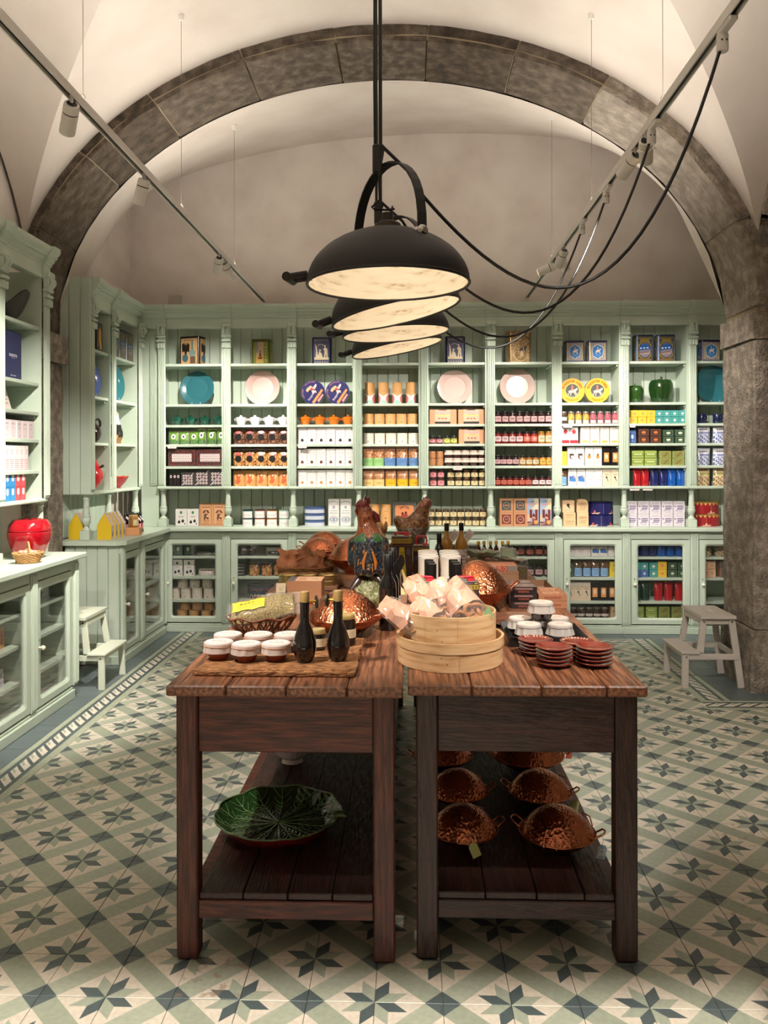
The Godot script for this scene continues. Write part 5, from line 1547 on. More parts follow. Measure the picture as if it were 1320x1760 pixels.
	for k in 5:
		# little soap and tea boxes: two-tone with a badge
		var c: Array = [[rgb(226,186,50),rgb(222,140,90)],[rgb(44,140,136),rgb(226,226,214)],[rgb(58,34,26),rgb(206,112,50)],[rgb(36,62,40),rgb(196,206,180)],[rgb(52,86,150),rgb(190,206,222)]][k]
		r = pr("tea%d" % k, 80,72,c[0])
		frame(r, 0.08,0.1,0.84,0.8,0.025,c[1].lerp(c[0],0.4)); disc(r, 0.5,0.5,0.2,c[1],0.8); disc(r, 0.4,0.54,0.1,c[1]); lines(r, 0.2,0.2,0.6,1,0.1,c[1].lerp(c[0],0.3)); lines(r, 0.35,0.769,0.3,1,0.144,c[1].lerp(c[0],0.2),3)
	r = pr("lime", 100,60,rgb(130,152,62)); frect(r, 0,0.12,1,0.16,rgb(170,180,104)); lines(r, 0.15,0.402,0.7,1,0.448,rgb(216,216,176),7); for k in 8: disc(r, 0.06 + 0.125 * k, 0.88,0.03,rgb(222,216,170))
	r = pr("olive", 84,60,rgb(122,134,66)); frame(r, 0.05,0.06,0.9,0.88,0.04,rgb(176,170,100)); fpoly(r, [[0.2,0.86],[0.66,0.12],[0.86,0.12],[0.42,0.86]],rgb(150,96,60)); fpoly(r, [[0.34,0.86],[0.76,0.12],[0.8,0.12],[0.4,0.86]],rgb(66,84,44))
	r = pr("violet", 88,88,rgb(218,210,220)); dots(r, 9,rgb(120,100,150),0.05,12,0.3,0.9); frect(r, 0.3,0.36,0.6,0.08,rgb(96,84,120)); frect(r, 0.34,0.5,0.56,0.08,rgb(96,84,120)); frect(r, 0.3,0.64,0.5,0.07,rgb(110,96,136)); lines(r, 0.15,0.12,0.7,2,0.07,rgb(150,140,160)); lines(r, 0.3,0.82,0.4,2,0.06,rgb(150,140,160))
	r = pr("lisbon", 96,72,rgb(214,176,134)); txt(r, "LISBON", 0.5,0.36,0.2,rgb(110,84,62),0.72,0.0, "Droid Serif B"); lines(r, 0.16,0.56,0.68,2,0.14,rgb(130,100,74),4); lines(r, 0.16,0.84,0.68,1,0.1,rgb(160,130,100),4)
	r = pr("lisbonhead", 88,88,rgb(222,182,146)); disc(r, 0.48,0.38,0.13,INK); fpoly(r, [[0.42,0.46],[0.54,0.44],[0.68,0.72],[0.6,0.66],[0.46,0.56]],INK); lines(r, 0.15,0.84,0.7,1,0.08,rgb(120,90,70)); frame(r, 0.06,0.06,0.88,0.88,0.012,rgb(190,150,116))
	# --- pouches
	r = pr("greenpouch", 96,120,rgb(108,150,62)); frect(r, 0,0.7,1,0.3,rgb(70,112,60)); frect(r, 0,0,1,0.06,rgb(206,202,90)); disc(r, 0.52,0.42,0.24,rgb(222,222,214)); disc(r, 0.52,0.42,0.1,rgb(50,60,54)); lines(r, 0.2,0.76,0.6,3,0.06,rgb(170,200,150)); frame(r, 0,0,1,1,0.04,rgb(212,212,204))
	r = pr("brownbag", 96,120,rgb(92,60,46)); flecks(r, [rgb(112,74,56),rgb(66,42,34),rgb(140,100,78),rgb(84,54,42)],0.07,80); frect(r, 0,0,1,0.06,rgb(150,134,122))
	r = pr("biscuitbag", 96,120,rgb(60,44,36)); flecks(r, [rgb(196,142,86),rgb(170,114,64),rgb(214,168,112),rgb(120,78,46)],0.09,81,0.22,1.0); frect(r, 0,0,1,0.1,rgb(130,110,96))
	r = pr("seal", 64,80,rgb(30,27,28)); disc(r, 0.5,0.62,0.44,rgb(30,27,28)); lines(r, 0.22,0.52,0.56,2,0.12,rgb(206,200,196)); disc(r, 0.5,0.2,0.26,rgb(196,50,50))
	r = pr("orangebag", 96,120,rgb(206,148,90)); disc(r, 0.5,0.36,0.2,rgb(170,72,46)); fpoly(r, [[0.24,0.8],[0.36,0.46],[0.64,0.44],[0.74,0.62],[0.6,0.84]],rgb(186,92,62)); disc(r, 0.52,0.3,0.09,rgb(222,176,130)); flecks(r, [rgb(186,122,66),rgb(222,176,116)],0.05,82,0.84,1.0)
	for k in 2:
		r = pr("twotone%d" % k, 96,150,rgb(120,80,56)); flecks(r, [rgb(176,116,78),rgb(140,86,54),rgb(206,150,108)],0.085,84 + k, 0.1,0.62); frect(r, 0,0.58,1,0.42,[rgb(146,190,124),rgb(98,134,182)][k]); frect(r, 0,0,1,0.16,rgb(206,160,140)); lines(r, 0.2,0.68,0.6,3,0.06,[rgb(90,130,80),rgb(60,90,140)][k])
	for k in 2:
		r = pr("teabag%d" % k, 96,130,rgb(206,150,116)); flecks(r, [rgb(140,96,66),rgb(176,126,84)],0.06,88 + k, 0.4,0.62); frect(r, 0,0.6,1,0.4,[rgb(222,186,126),rgb(222,170,40)][k]); lines(r, 0.2,0.14,0.6,2,0.07,rgb(130,84,60)); lines(r, 0.25,0.78,0.5,2,0.06,rgb(120,86,30))
	r = pr("azulejo", 96,130,rgb(206,208,222)); frect(r, 0,0.1,1,0.24,rgb(222,220,226)); lines(r, 0.2,0.185,0.6,1,0.16,rgb(60,66,100),7); frect(r, 0,0.36,1,0.12,rgb(130,140,180)); for_azulejo(r, rgb(64,82,140))
	r = pr("creambag", 96,130,rgb(212,188,150)); lines(r, 0.2,0.165,0.6,1,0.16,rgb(90,66,46),7); frect(r, 0,0.34,1,0.1,rgb(170,170,100)); for_azulejo(r, rgb(112,84,62))
	# --- left shelves
	r = pr("fausto", 128,180,rgb(38,44,86)); txt(r, "FAUSTO", 0.5,0.5,0.06,rgb(226,222,228),0.46); lines(r, 0.36,0.56,0.28,1,0.02,rgb(206,206,216)); lines(r, 0.33,0.92,0.34,1,0.048,rgb(226,222,228),8)
	r = pr("card", 96,96,rgb(216,204,196)); lines(r, 0.2,0.3,0.6,1,0.06,rgb(130,116,110)); lines(r, 0.12,0.5,0.76,2,0.18,rgb(140,126,120),3)
	r = pr("lilac", 72,110,rgb(222,206,210)); txt(r, "FAUSTO", 0.5,0.2,0.06,rgb(96,84,92),0.5); lines(r, 0.3,0.4,0.4,2,0.06,rgb(150,136,142)); lines(r, 0.25,0.84,0.5,2,0.05,rgb(160,146,150))
	for k in 2:
		r = pr("redfleck%d" % k, 64,140,rgb(222,206,204)); fpoly(r, [[0.2,0.1],[0.5,0.02],[0.8,0.1],[0.8,0.44],[0.5,0.52],[0.2,0.44]],rgb(226,214,212)); lines(r, 0.3,0.16,0.4,3,0.07,rgb(150,70,76))
		for j in 6:
			for i in 5: disc(r, 0.12 + 0.19 * i, 0.56 + 0.08 * j, 0.05,[rgb(190,60,74),rgb(66,56,66)][k])
	for k in 2:
		r = pr("badge%d" % k, 64,120,[rgb(44,124,180),rgb(198,64,70)][k]); dots(r, 60,[rgb(80,156,206),rgb(222,130,130)][k],0.03,40 + k, 0.45,1.0); fpoly(r, [[0.25,0.14],[0.5,0.06],[0.75,0.14],[0.75,0.5],[0.5,0.62],[0.25,0.5]],rgb(226,220,218)); lines(r, 0.32,0.22,0.36,3,0.08,rgb(96,96,120))
	r = pr("tentprint", 80,140,rgb(222,208,208)); dots(r, 30,rgb(130,104,112),0.04,44,0.0,0.68); fpoly(r, [[0.36,0.9],[0.36,0.76],[0.5,0.7],[0.64,0.76],[0.64,0.9]],rgb(70,44,44))
	# --- table
	r = pr("kraftlabel", 128,90,rgb(222,170,136)); frect(r, 0,0,0.22,1,rgb(96,92,96)); frect(r, 0.6,0.0,0.3,1,rgb(222,186,150)); lines(r, 0.29,0.344,0.22,1,0.256,rgb(120,76,60),5); lines(r, 0.3,0.6,0.22,2,0.12,rgb(130,90,70)); lines(r, 0.64,0.3,0.22,4,0.12,rgb(140,100,80))
	r = pr("oilfront", 120,170,rgb(52,38,36)); frect(r, 0,0.02,1,0.1,rgb(170,140,50)); for k in 8: disc(r, 0.07 + 0.123 * k, 0.07,0.04,rgb(40,34,36)); disc(r, 0.07 + 0.123 * k, 0.07,0.018,rgb(196,170,80))
	fpoly(r, [[0.36,0.2],[0.62,0.2],[0.78,0.96],[0.22,0.96]],rgb(170,152,34)); disc(r, 0.5,0.85,0.17,rgb(120,116,110)); disc(r, 0.5,0.87,0.1,rgb(60,56,60)); lines(r, 0.36,0.3,0.28,8,0.05,rgb(90,80,30)); disc(r, 0.16,0.3,0.1,rgb(80,74,96)); disc(r, 0.84,0.3,0.1,rgb(80,74,96)); frame(r, 0.04,0.16,0.92,0.82,0.02,rgb(110,60,50))
	r = pr("minerva", 128,40,rgb(34,28,28)); frect(r, 0.14,0.12,0.72,0.3,rgb(128,98,90)); txt(r, "MINERVA", 0.5,0.7,0.3,rgb(170,76,64),0.42)
	r = pr("minervatop", 128,80,rgb(52,40,40)); flecks(r, [rgb(40,32,34),rgb(130,110,110),rgb(110,60,56)],0.05,95); frect(r, 0.2,0.3,0.6,0.36,rgb(150,120,112))
	r = pr("minervakraft", 128,50,rgb(150,100,68)); txt(r, "MINERVA", 0.5,0.5,0.36,rgb(110,44,36),0.6)
	r = pr("minervakrafttop", 128,80,rgb(162,112,78)); flecks(r, [rgb(150,102,72),rgb(190,140,104),rgb(130,60,50)],0.05,96); frect(r, 0.2,0.3,0.6,0.36,rgb(206,160,126)); txt(r, "MINERVA", 0.5,0.48,0.16,rgb(120,50,40),0.5)
	r = pr("yellowlabel", 128,56,rgb(206,190,48)); lines(r, 0.2,0.25,0.5,1,0.32,rgb(110,100,30),7); lines(r, 0.1,0.56,0.8,3,0.13,rgb(120,108,36),3); lines(r, 0.72,0.2,0.2,2,0.13,rgb(120,108,36),4)
	r = pr("smalltag", 64,96,rgb(206,190,158)); lines(r, 0.2,0.3,0.6,1,0.06,rgb(90,76,60)); lines(r, 0.3,0.428,0.4,1,0.144,rgb(90,76,60),3); lines(r, 0.2,0.62,0.6,3,0.07,rgb(120,104,84),4)
	r = pr("barcode", 64,80,rgb(150,172,186)); frect(r, 0.2,0.3,0.62,0.5,rgb(214,214,210)); for k in 9: frect(r, 0.26 + 0.06 * k, 0.36,0.02 + 0.01 * (k % 2),0.26,rgb(40,40,44)); lines(r, 0.26,0.7,0.5,1,0.06,rgb(60,60,60))
	r = pr("pinkpaper", 96,96,rgb(222,164,138)); lines(r, 0.49,0.176,0.26,1,0.112,rgb(170,112,92),4); lines(r, 0.5,0.3,0.24,2,0.05,rgb(180,122,102),3)
	r = pr("clothjar", 64,64,rgb(212,196,184)); disc(r, 0.5,0.5,0.49,rgb(216,200,188)); lines(r, 0.27,0.391,0.46,1,0.224,rgb(140,76,64),4); lines(r, 0.28,0.6,0.44,2,0.1,rgb(160,110,98))
	r = pr("saucer", 128,128,rgb(110,44,30))
	r = pr("saltpack", 128,60,rgb(196,132,100)); flecks(r, [rgb(180,70,60),rgb(206,150,116),rgb(150,54,50)],0.04,97); frect(r, 0.7,0,0.3,1,rgb(130,124,116))
	r = pr("winelabel", 64,64,rgb(196,186,176)); lines(r, 0.15,0.2,0.7,5,0.13,rgb(60,54,54),5); disc(r, 0.3,0.7,0.1,rgb(60,54,54))
	r = pr("domino", 128,50,rgb(176,146,110)); frect(r, 0.06,0.1,0.9,0.34,rgb(150,146,142)); for k in 8: frect(r, 0.08 + 0.11 * k, 0.14,0.08,0.28,rgb(206,202,196)); frect(r, 0.04,0.5,0.92,0.4,rgb(34,30,30)); lines(r, 0.15,0.609,0.7,1,0.416,rgb(214,206,196),6)
	for m in [["paper", 0.6,0.0],["gloss", 0.22,0.5],["tin", 0.3,0.3]]:
		var s := StandardMaterial3D.new()
		s.roughness = m[1]
		if m[2] > 0.0:
			s.clearcoat_enabled = true
			s.clearcoat = m[2]
			s.clearcoat_roughness = 0.1
		M[m[0]] = s
func finish_prints() -> void:
	var t := ImageTexture.create_from_image(atlas)
	for k in ["paper", "gloss", "tin"]: M[k].albedo_texture = t
func for_fish(r: Rect2i) -> void:
	for k in 4: disc(r, 0.3 + 0.12 * k, 0.72 + 0.03 * (k % 2),0.05,rgb(190,186,176),0.6)
func for_azulejo(r: Rect2i, c: Color) -> void:
	for j in 6:
		for i in 8:
			if (i * 7 + j * 5) % 3 != 0: frect(r, i * 0.125 + 0.01,0.52 + 0.08 * j, 0.1,0.065,c)
# --- kinds of goods, each built once
func side_of(k: String) -> Rect2: return Rect2(P[k].position - Vector2(1,1) / 2048.0,Vector2.ZERO)
func keep(o: Node3D) -> Node3D:
	protos.append(o)
	return o
func carton(called: String, w: float, h: float, d: float, k: String, m: String = "paper", side = null, top := "") -> Node3D:
	var b := B.new().box(Vector3(0,h * 0.5,0),Vector3(w, h, d),0.0018,P[k],side_of(k) if side == null else sw(side),Rect2() if top == "" else P[top])
	return keep(inst(called, b, M[m]))
func canister(called: String, r: float, h: float, k: String, lid: Color, m: String = "paper", lid_h := 0.014) -> Node3D:
	var p := proto(called)
	part(p, "body", B.new().lathe([0,0,r, 0,r, h - lid_h],24,Vector3.ZERO, -PI, PI, P[k]),M[m])
	part(p, "lid", B.new().lathe([r + 0.0015,h - lid_h, r + 0.0015,h - 0.002,r - 0.002,h, r - 0.006,h, r - 0.008,h - 0.002,0,h - 0.002],24),mt(lid, 0.45))
	return p
func jar(called: String, r: float, h: float, glass: Color, lid: Color, k: String, ls := 0.62,lidmetal := 0.0,shoulder := 0.82) -> Node3D:
	var p := proto(called)
	var hb := h - 0.016
	part(p, "glass", B.new().lathe([0,0,r - 0.004,0,r, 0.004,r, hb * shoulder, r * 0.93,hb * 0.95,r * 0.86,hb],18),mt(glass, 0.12,0.0,0.6))
	part(p, "lid", B.new().lathe([r * 0.9,hb - 0.001,r * 0.92,hb, r * 0.92,h - 0.003,r * 0.88,h, 0,h],18),mt(lid, 0.3,lidmetal))
	if k: part(p, "label", B.new().lathe([r + 0.0008,hb * (0.45 - ls * 0.45 + 0.04),r + 0.0008,hb * (0.45 + ls * 0.45)],14,Vector3.ZERO, -1.15,1.15,P[k]),M.paper)
	return p
func ruffle(r: float, y: float, drop: float, out: float, n: int, amp: float, seed_: int) -> B:
	# a cloth or paper cap: flat top, tied edge, wavy skirt
	var b := B.new()
	var g := RandomNumberGenerator.new()
	g.seed = seed_
	var ph: Array = []
	for i in 4: ph.append(g.randf() * TAU)
	var G: Array = []
	for j in 7:
		var row: Array = []
		for i in 49:
			var a := TAU * i / 48.0
			var wv := sin(n * a + ph[0]) * 0.6 + sin((n + 3) * a + ph[1]) * 0.4
			var q: Array = [[0.0,0.0,0.0],[0.7,0.0,0.0],[0.96,0.0,0.0],[1.02,-0.1,0.0],[1.0,-0.35,0.15],[1.0 + out * 0.6,-0.7,0.7],[1.0 + out, -1.0,1.0]][j]
			var rr: float = r * q[0] + wv * amp * q[2] + (out * r * 0.0)
			row.append(Vector3(sin(a) * rr, y + drop * q[1] + wv * amp * 0.5 * q[2],cos(a) * rr))
		G.append(row)
	b.grid(G, Vector3.UP)
	return b
func cloth_jar(called: String, r: float, h: float, glass: Color, cloth: Color, print_: String, seed_: int, band := Color(0.5,0.4,0.3)) -> Node3D:
	var p := proto(called)
	part(p, "glass", B.new().lathe([0,0,r * 0.72,0,r * 0.95,h * 0.3,r, h * 0.6,r * 0.9,h - 0.006,r * 0.9,h - 0.001],18),mt(glass, 0.15,0.0,0.5))
	part(p, "cloth_cap", ruffle(r * 1.0,h, h * 0.56,0.14,9,r * 0.1,seed_),mt(cloth, 0.9))
	var b := B.new()
	var poly := PackedVector2Array()
	for i in 20: poly.append(Vector2(sin(TAU * i / 20),cos(TAU * i / 20)) * r * 0.88)
	b.xf = Transform3D(Basis(Vector3.RIGHT, Vector3.FORWARD, Vector3.UP),Vector3(0,h, 0))
	b.extr(poly, 0.0,0.0008,P[print_],side_of(print_))
	part(p, "print", b, M.paper)
	var t: Array = []
	for i in 20: t.append(Vector3(sin(TAU * i / 20) * r * 1.02,h - h * 0.15,cos(TAU * i / 20) * r * 1.02))
	part(p, "band", B.new().tube(t, 0.0012,5,true),mt(band, 0.8))
	return p
func pouch(called: String, w: float, h: float, t: float, k: String, m: String = "gloss", seed_ := 1,seal := 0.10,back = null) -> Node3D:
	# a filled packet that stands on its base and narrows to a crimped top
	var g := FastNoiseLite.new()
	g.seed = seed_; g.frequency = 14.0 / maxf(w, 0.02) * 0.06
	var b := B.new()
	for s in [1.0,-1.0]:
		var G: Array = []
		for j in 13:
			var v := j / 12.0
			var row: Array = []
			for i in 9:
				var u := i / 8.0 * 2.0 - 1.0
				var full := pow(maxf(0.0,1.0 - pow(absf(u),3.0)),0.5)
				var vert := clampf((1.0 - seal - v) / 0.5,0.0,1.0)
				vert = sqrt(vert) * (0.86 + 0.14 * clampf(v * 8.0,0,1))
				var z := t * 0.5 * full * vert
				z += (0.05 * w) * g.get_noise_3d(u * 20.0,v * 30.0,s * 50.0) * (0.3 + 0.7 * full) if v > 0.02 else 0.0
				var xw := w * 0.5 * (1.0 - 0.05 * full * sin(v * PI)) * (1.0 - (0.06 if v < 0.05 else 0.0))
				row.append(Vector3(u * xw, v * h + 0.012 * h * g.get_noise_2d(u * 30.0,7.0) * (1.0 if v > 0.9 else 0.0),z * s))
			G.append(row)
		b.grid(G, Vector3(0,0,s),P[k] if s > 0 or back == null else sw(back))
	return keep(inst(called, b, M[m]))
func lidded_bowl(c: Color) -> Node3D:
	var p := proto("lidded_bowl")
	var m := mt(c, 0.15,0.0,0.7)
	part(p, "bowl", B.new().lathe([0,0,0.032,0,0.034,0.004,0.041,0.02,0.05,0.045,0.055,0.062,0.053,0.064,0.0,0.062],20),m)
	var lid := part(p, "lid", B.new().lathe([0.054,0.064,0.044,0.073,0.02,0.078,0,0.079],20),m)
	part(lid, "finial", B.new().box(Vector3(0,0.085,0),Vector3(0.022,0.016,0.022),0.004),m)
	for s in [-1.0,1.0]:
		part(p, "handle", B.new().tube([Vector3(s * 0.05,0.042,0),Vector3(s * 0.059,0.046,0),Vector3(s * 0.0615,0.056,0),Vector3(s * 0.058,0.061,0),Vector3(s * 0.05,0.06,0)],0.0045,6),m)
	return p
func plate(r: float, c: Color, bead := true) -> Node3D:
	# leans back on a small easel; front faces +z
	var p := proto("display_plate")
	var m := mt(c, 0.18,0.0,0.6)
	var xf := Transform3D(Basis(Vector3.RIGHT, deg_to_rad(82.0)),Vector3(0,r * 0.99,0))
	var b := B.new()
	b.xf = xf
	b.lathe([0,-0.012,r * 0.55,-0.012,r * 0.62,-0.006,r, 0.008,r, 0.012,r * 0.66,0.0,r * 0.64,-0.002,r * 0.62,-0.005,0,-0.006],48)
	part(p, "dish", b, m)
	if bead:
		var t: Array = []; var rr: Array = []
		for i in 144: t.append(xf * Vector3(sin(TAU * i / 144) * r * 0.985,0.0105,cos(TAU * i / 144) * r * 0.985)); rr.append(0.0018 + 0.0022 * absf(sin(i * PI / 3.0)))
		part(p, "bead_rim", B.new().tube(t, rr, 5,true),m)
	var e := B.new()
	for s in [-1.0,1.0]: e.tube([Vector3(s * 0.035,0.004,0.035),Vector3(s * 0.035,0.03,0.03)],0.003,5)
	for s in [-1.0,1.0]: part(p, "easel", B.new().tube([Vector3(s * 0.04,0.028,0.04),Vector3(s * 0.04,0.006,0.044),Vector3(s * 0.035,0.003,-0.02),Vector3(s * 0.02,0.12,-0.05)],0.0025,5),mt(WHITE, 0.4))
	return p
func round_tin(r: float, t: float, k: String, sidec: Color) -> Node3D:
	# a round biscuit tin stood on its edge, lid to the front
	var p := proto("round_tin")
	var b := B.new()
	b.xf = Transform3D(Basis(Vector3.RIGHT, PI * 0.5),Vector3(0,r, 0))
	b.lathe([0,-t * 0.5,r * 0.98,-t * 0.5,r * 0.98,t * 0.2,r, t * 0.2,r, t * 0.5 - 0.002,r * 0.985,t * 0.5],40)
	part(p, "side", b, mt(sidec, 0.3,0.4))
	var poly := PackedVector2Array()
	for i in 48: poly.append(Vector2(cos(TAU * i / 48),sin(TAU * i / 48)) * r * 0.985)
	var f := B.new()
	f.xf = Transform3D(Basis(),Vector3(0,r, 0))
	f.extr(poly, t * 0.5 - 0.001,t * 0.5 + 0.0008,P[k],side_of(k))
	part(p, "lid", f, M.tin)
	return p
func drum_tin(r: float, h: float, k: String, rim: Color, sq := 1.0) -> Node3D:
	var p := proto("biscuit_tin")
	part(p, "body", B.new().lathe([0,0,r, 0,r, h - 0.004],36,Vector3.ZERO, -PI, PI, P[k],Vector2(1,sq)),M.tin)
	part(p, "lid", B.new().lathe([r * 1.008,h - 0.014,r * 1.01,h - 0.003,r * 0.98,h, r * 0.95,h - 0.003,0,h - 0.003],36,Vector3.ZERO, 0,TAU, Rect2(0,0,1,1),Vector2(1,sq)),mt(rim, 0.25,0.5))
	return p
func corner_tin(w: float, h: float, d: float, k: String, edge: Color, lid: Color) -> Node3D:
	# rectangular tin with rounded bright corners and a stepped lid
	var p := proto("printed_tin")
	var poly := rounded(w, d, 0.02,Vector2.ZERO)
	var b := B.new()
	b.xf = Transform3D(Basis(Vector3.RIGHT, Vector3.FORWARD, Vector3.UP),Vector3.ZERO)
	b.extr(poly, 0.0,h - 0.012)
	part(p, "body", b, mt(edge, 0.22,0.7))
	var f := B.new()
	f.box(Vector3(0, (h - 0.014) * 0.5,d * 0.5 + 0.0004),Vector3(w - 0.03,h - 0.016,0.001),0.0,P[k],side_of(k))
	part(p, "front_print", f, M.tin)
	var sd := B.new()
	for s in [-1.0,1.0]:
		sd.xf = Transform3D(Basis(Vector3.UP, s * PI * 0.5),Vector3(s * (w * 0.5 + 0.0004),0,0))
		sd.box(Vector3(0, (h - 0.014) * 0.5,0),Vector3(d - 0.03,h - 0.016,0.001),0.0,Rect2(P[k].position, P[k].size * Vector2(0.4,1)),side_of(k))
		part(p, "side_print", sd, M.tin)
		sd = B.new()
	var l := B.new()
	l.xf = b.xf
	l.extr(rounded(w + 0.003,d + 0.003,0.021,Vector2.ZERO),h - 0.014,h - 0.003)
	l.extr(rounded(w - 0.012,d - 0.012,0.016,Vector2.ZERO),h - 0.004,h)
	part(p, "lid", l, mt(lid, 0.3,0.5))
	return p
func lobed(pr_: Array, lobes: int, amp: float, seg := 60) -> B:
	# turned shape with soft ribs, deepest where the third value is high
	var b := B.new()
	var G: Array = []
	for q in pr_:
		var row: Array = []
		for i in seg + 1:
			var a := TAU * i / seg
			var rr: float = q[0] * (1.0 - amp * q[2] * (1.0 - absf(sin(a * lobes * 0.5 + 0.6))))
			row.append(Vector3(sin(a) * rr, q[1],cos(a) * rr))
		G.append(row)
	b.grid(G, Vector3.ZERO)
	return b
func ceramic_pepper(r: float, h: float, c: Color, stem: Color) -> Node3D:
	var p := proto("ceramic_pepper_jar")
	var m := mt(c, 0.1,0.0,0.8)
	part(p, "jar", outward(lobed([[0.0,0.0,0.0],[r * 0.66,0.0,1.0],[r * 0.72,h * 0.02,1.0],[r * 0.88,h * 0.3,0.8],[r, h * 0.56,0.7],[r * 1.0,h * 0.68,0.6],[r * 0.985,h * 0.705,0.6]],5,0.16)),m)
	var lid := part(p, "lid", outward(lobed([[r * 0.97,h * 0.71,0.6],[r * 0.99,h * 0.715,0.6],[r * 0.96,h * 0.82,0.7],[r * 0.82,h * 0.93,0.9],[r * 0.58,h * 0.965,1.0],[r * 0.3,h * 0.94,1.0],[0.0,h * 0.88,0.5]],5,0.2)),m)
	part(lid, "stem", B.new().tube([Vector3(0,h * 0.88,0),Vector3(0.004,h * 0.98,0),Vector3(-0.002,h * 1.08,0.004)],[r * 0.12,r * 0.085,r * 0.1],8),mt(stem, 0.2,0.0,0.6))
	return p
func outward(b: B) -> B:
	# normals of a closed, roughly centred shell made to face out
	var c := Vector3.ZERO
	for x in b.v: c += x
	c /= b.v.size()
	var s := 0.0
	for i in b.v.size(): s += b.n[i].dot(b.v[i] - c)
	if s < 0.0:
		for i in b.n.size(): b.n[i] = -b.n[i]
		for i in range(0,b.v.size(),3):
			var t := b.v[i]; b.v[i] = b.v[i + 1]; b.v[i + 1] = t
			var tn := b.n[i]; b.n[i] = b.n[i + 1]; b.n[i + 1] = tn
			var tu := b.uv[i]; b.uv[i] = b.uv[i + 1]; b.uv[i + 1] = tu
	return b
func copper_pan(r: float, h: float) -> Node3D:
	# clam-shaped copper pan: two hammered bowls, rolled rim, ring handles and clasps
	var p := proto("copper_pan")
	var lo: Array = [Vector2(0,0),Vector2(r * 0.36,0),Vector2(r * 0.38,h * 0.05)]
	for k in 9:
		var q := 0.4 + 0.6 * k / 8.0
		lo.append(Vector2(r * q, h * (0.06 + 0.36 * (q * q - 0.16) / 0.84)))
	part(p, "lower_bowl", B.new().lathe(lo, 44),M.copper)
	var up: Array = []
	for k in 14:
		var q := 1.0 - k / 13.0
		up.append(Vector2(r * 0.985 * q, h * (0.44 + 0.56 * pow(1.0 - q * q, 0.92))))
	part(p, "upper_bowl", B.new().lathe(up, 44),M.copper)
	var t: Array = []
	for i in 48: t.append(Vector3(sin(TAU * i / 48) * r * 1.01,h * 0.43,cos(TAU * i / 48) * r * 1.01))
	part(p, "rim", B.new().tube(t, r * 0.022,7,true),M.copper_plain)
	for s in [-1.0,1.0]:
		var y := h * 0.46
		part(p, "handle", B.new().tube([Vector3(s * r * 0.98,y, -r * 0.2),Vector3(s * r * 1.16,y + h * 0.1,-r * 0.2),Vector3(s * r * 1.24,y + h * 0.12,-r * 0.08),Vector3(s * r * 1.24,y + h * 0.12,r * 0.08),Vector3(s * r * 1.16,y + h * 0.1,r * 0.2),Vector3(s * r * 0.98,y, r * 0.2)],r * 0.026,7),M.copper_plain)
	for a in [0.0,2.4]:
		var o := Vector3(sin(a),0,cos(a)); var sx := Vector3(cos(a),0,-sin(a))
		part(p, "clasp", B.new().tube([o * r * 0.99 - sx * r * 0.16 + Vector3.UP * h * 0.36,o * r * 1.06 - sx * r * 0.16 + Vector3.UP * h * 0.42,o * r * 0.98 - sx * r * 0.15 + Vector3.UP * h * 0.64,o * r * 0.98 + sx * r * 0.15 + Vector3.UP * h * 0.64,o * r * 1.06 + sx * r * 0.16 + Vector3.UP * h * 0.42,o * r * 0.99 + sx * r * 0.16 + Vector3.UP * h * 0.36],r * 0.02,6),M.copper_plain)
	return p
func bottle(called: String, pts: Array, glass: Color, cap: Color, cap_y: float, cap_h: float, cap_r: float, label := "", ly0 := 0.0,ly1 := 0.0,lr := 0.0) -> Node3D:
	var p := proto(called)
	part(p, "glass", B.new().lathe(pts, 22),mt(glass, 0.06,0.0,0.8))
	part(p, "capsule", B.new().lathe([cap_r, cap_y, cap_r, cap_y + cap_h - 0.002,cap_r * 0.9,cap_y + cap_h, 0,cap_y + cap_h],16),mt(cap, 0.35,0.2))
	if label: part(p, "label", B.new().lathe([lr, ly0,lr, ly1],14,Vector3.ZERO, -1.0,1.0,P[label]),M.paper)
	return p
# woven basket: rings of wavy cane over upright stakes
func basket(r0: float, r1: float, h: float, sq: Vector2,c: Color, rows: int, stakes: int, cane := 0.004) -> Array:
	var mw := mt(c, 0.6)
	var wv: Array = []
	for j in rows:
		var t := (j + 0.5) / rows
		var r := lerpf(r0,r1,t)
		var pts: Array = []
		for i in stakes * 4:
			var a := TAU * i / (stakes * 4.0)
			var rr := r + cane * 0.8 * cos(a * stakes + (PI if j % 2 else 0.0))
			pts.append(Vector3(sin(a) * rr * sq.x, cane + (h - cane * 2) * t + cane * 0.3 * sin(a * 5 + j),cos(a) * rr * sq.y))
		wv.append(B.new().tube(pts, cane, 5,true))
	var st: Array = []
	for i in stakes:
		var a := TAU * i / stakes
		st.append(B.new().tube([Vector3(sin(a) * r0 * sq.x, 0.002,cos(a) * r0 * sq.y),Vector3(sin(a) * r1 * sq.x, h, cos(a) * r1 * sq.y)],cane * 0.7,5))
	return [wv, st, mw]
func weave(p: Node3D, bs: Array) -> void:
	var all := B.new()
	for b in bs[0]: part(p, "cane_row", b, bs[2])
	for b in bs[1]: part(p, "stake", b, bs[2])
func crumple(nx: int, ny: int, f: Callable, hint: Vector3,r := Rect2(0,0,1,1)) -> B:
	var G: Array = []
	for j in ny + 1:
		var row: Array = []
		for i in nx + 1: row.append(f.call(float(i) / nx, float(j) / ny))
		G.append(row)
	return B.new().grid(G, hint, r)
# --- goods on the back wall
func bx(bay: int, f: float) -> float: return lerpf(PX0 + BAY * bay + 0.038,PX0 + BAY * (bay + 1) - 0.038,f)
var jit := RandomNumberGenerator.new()
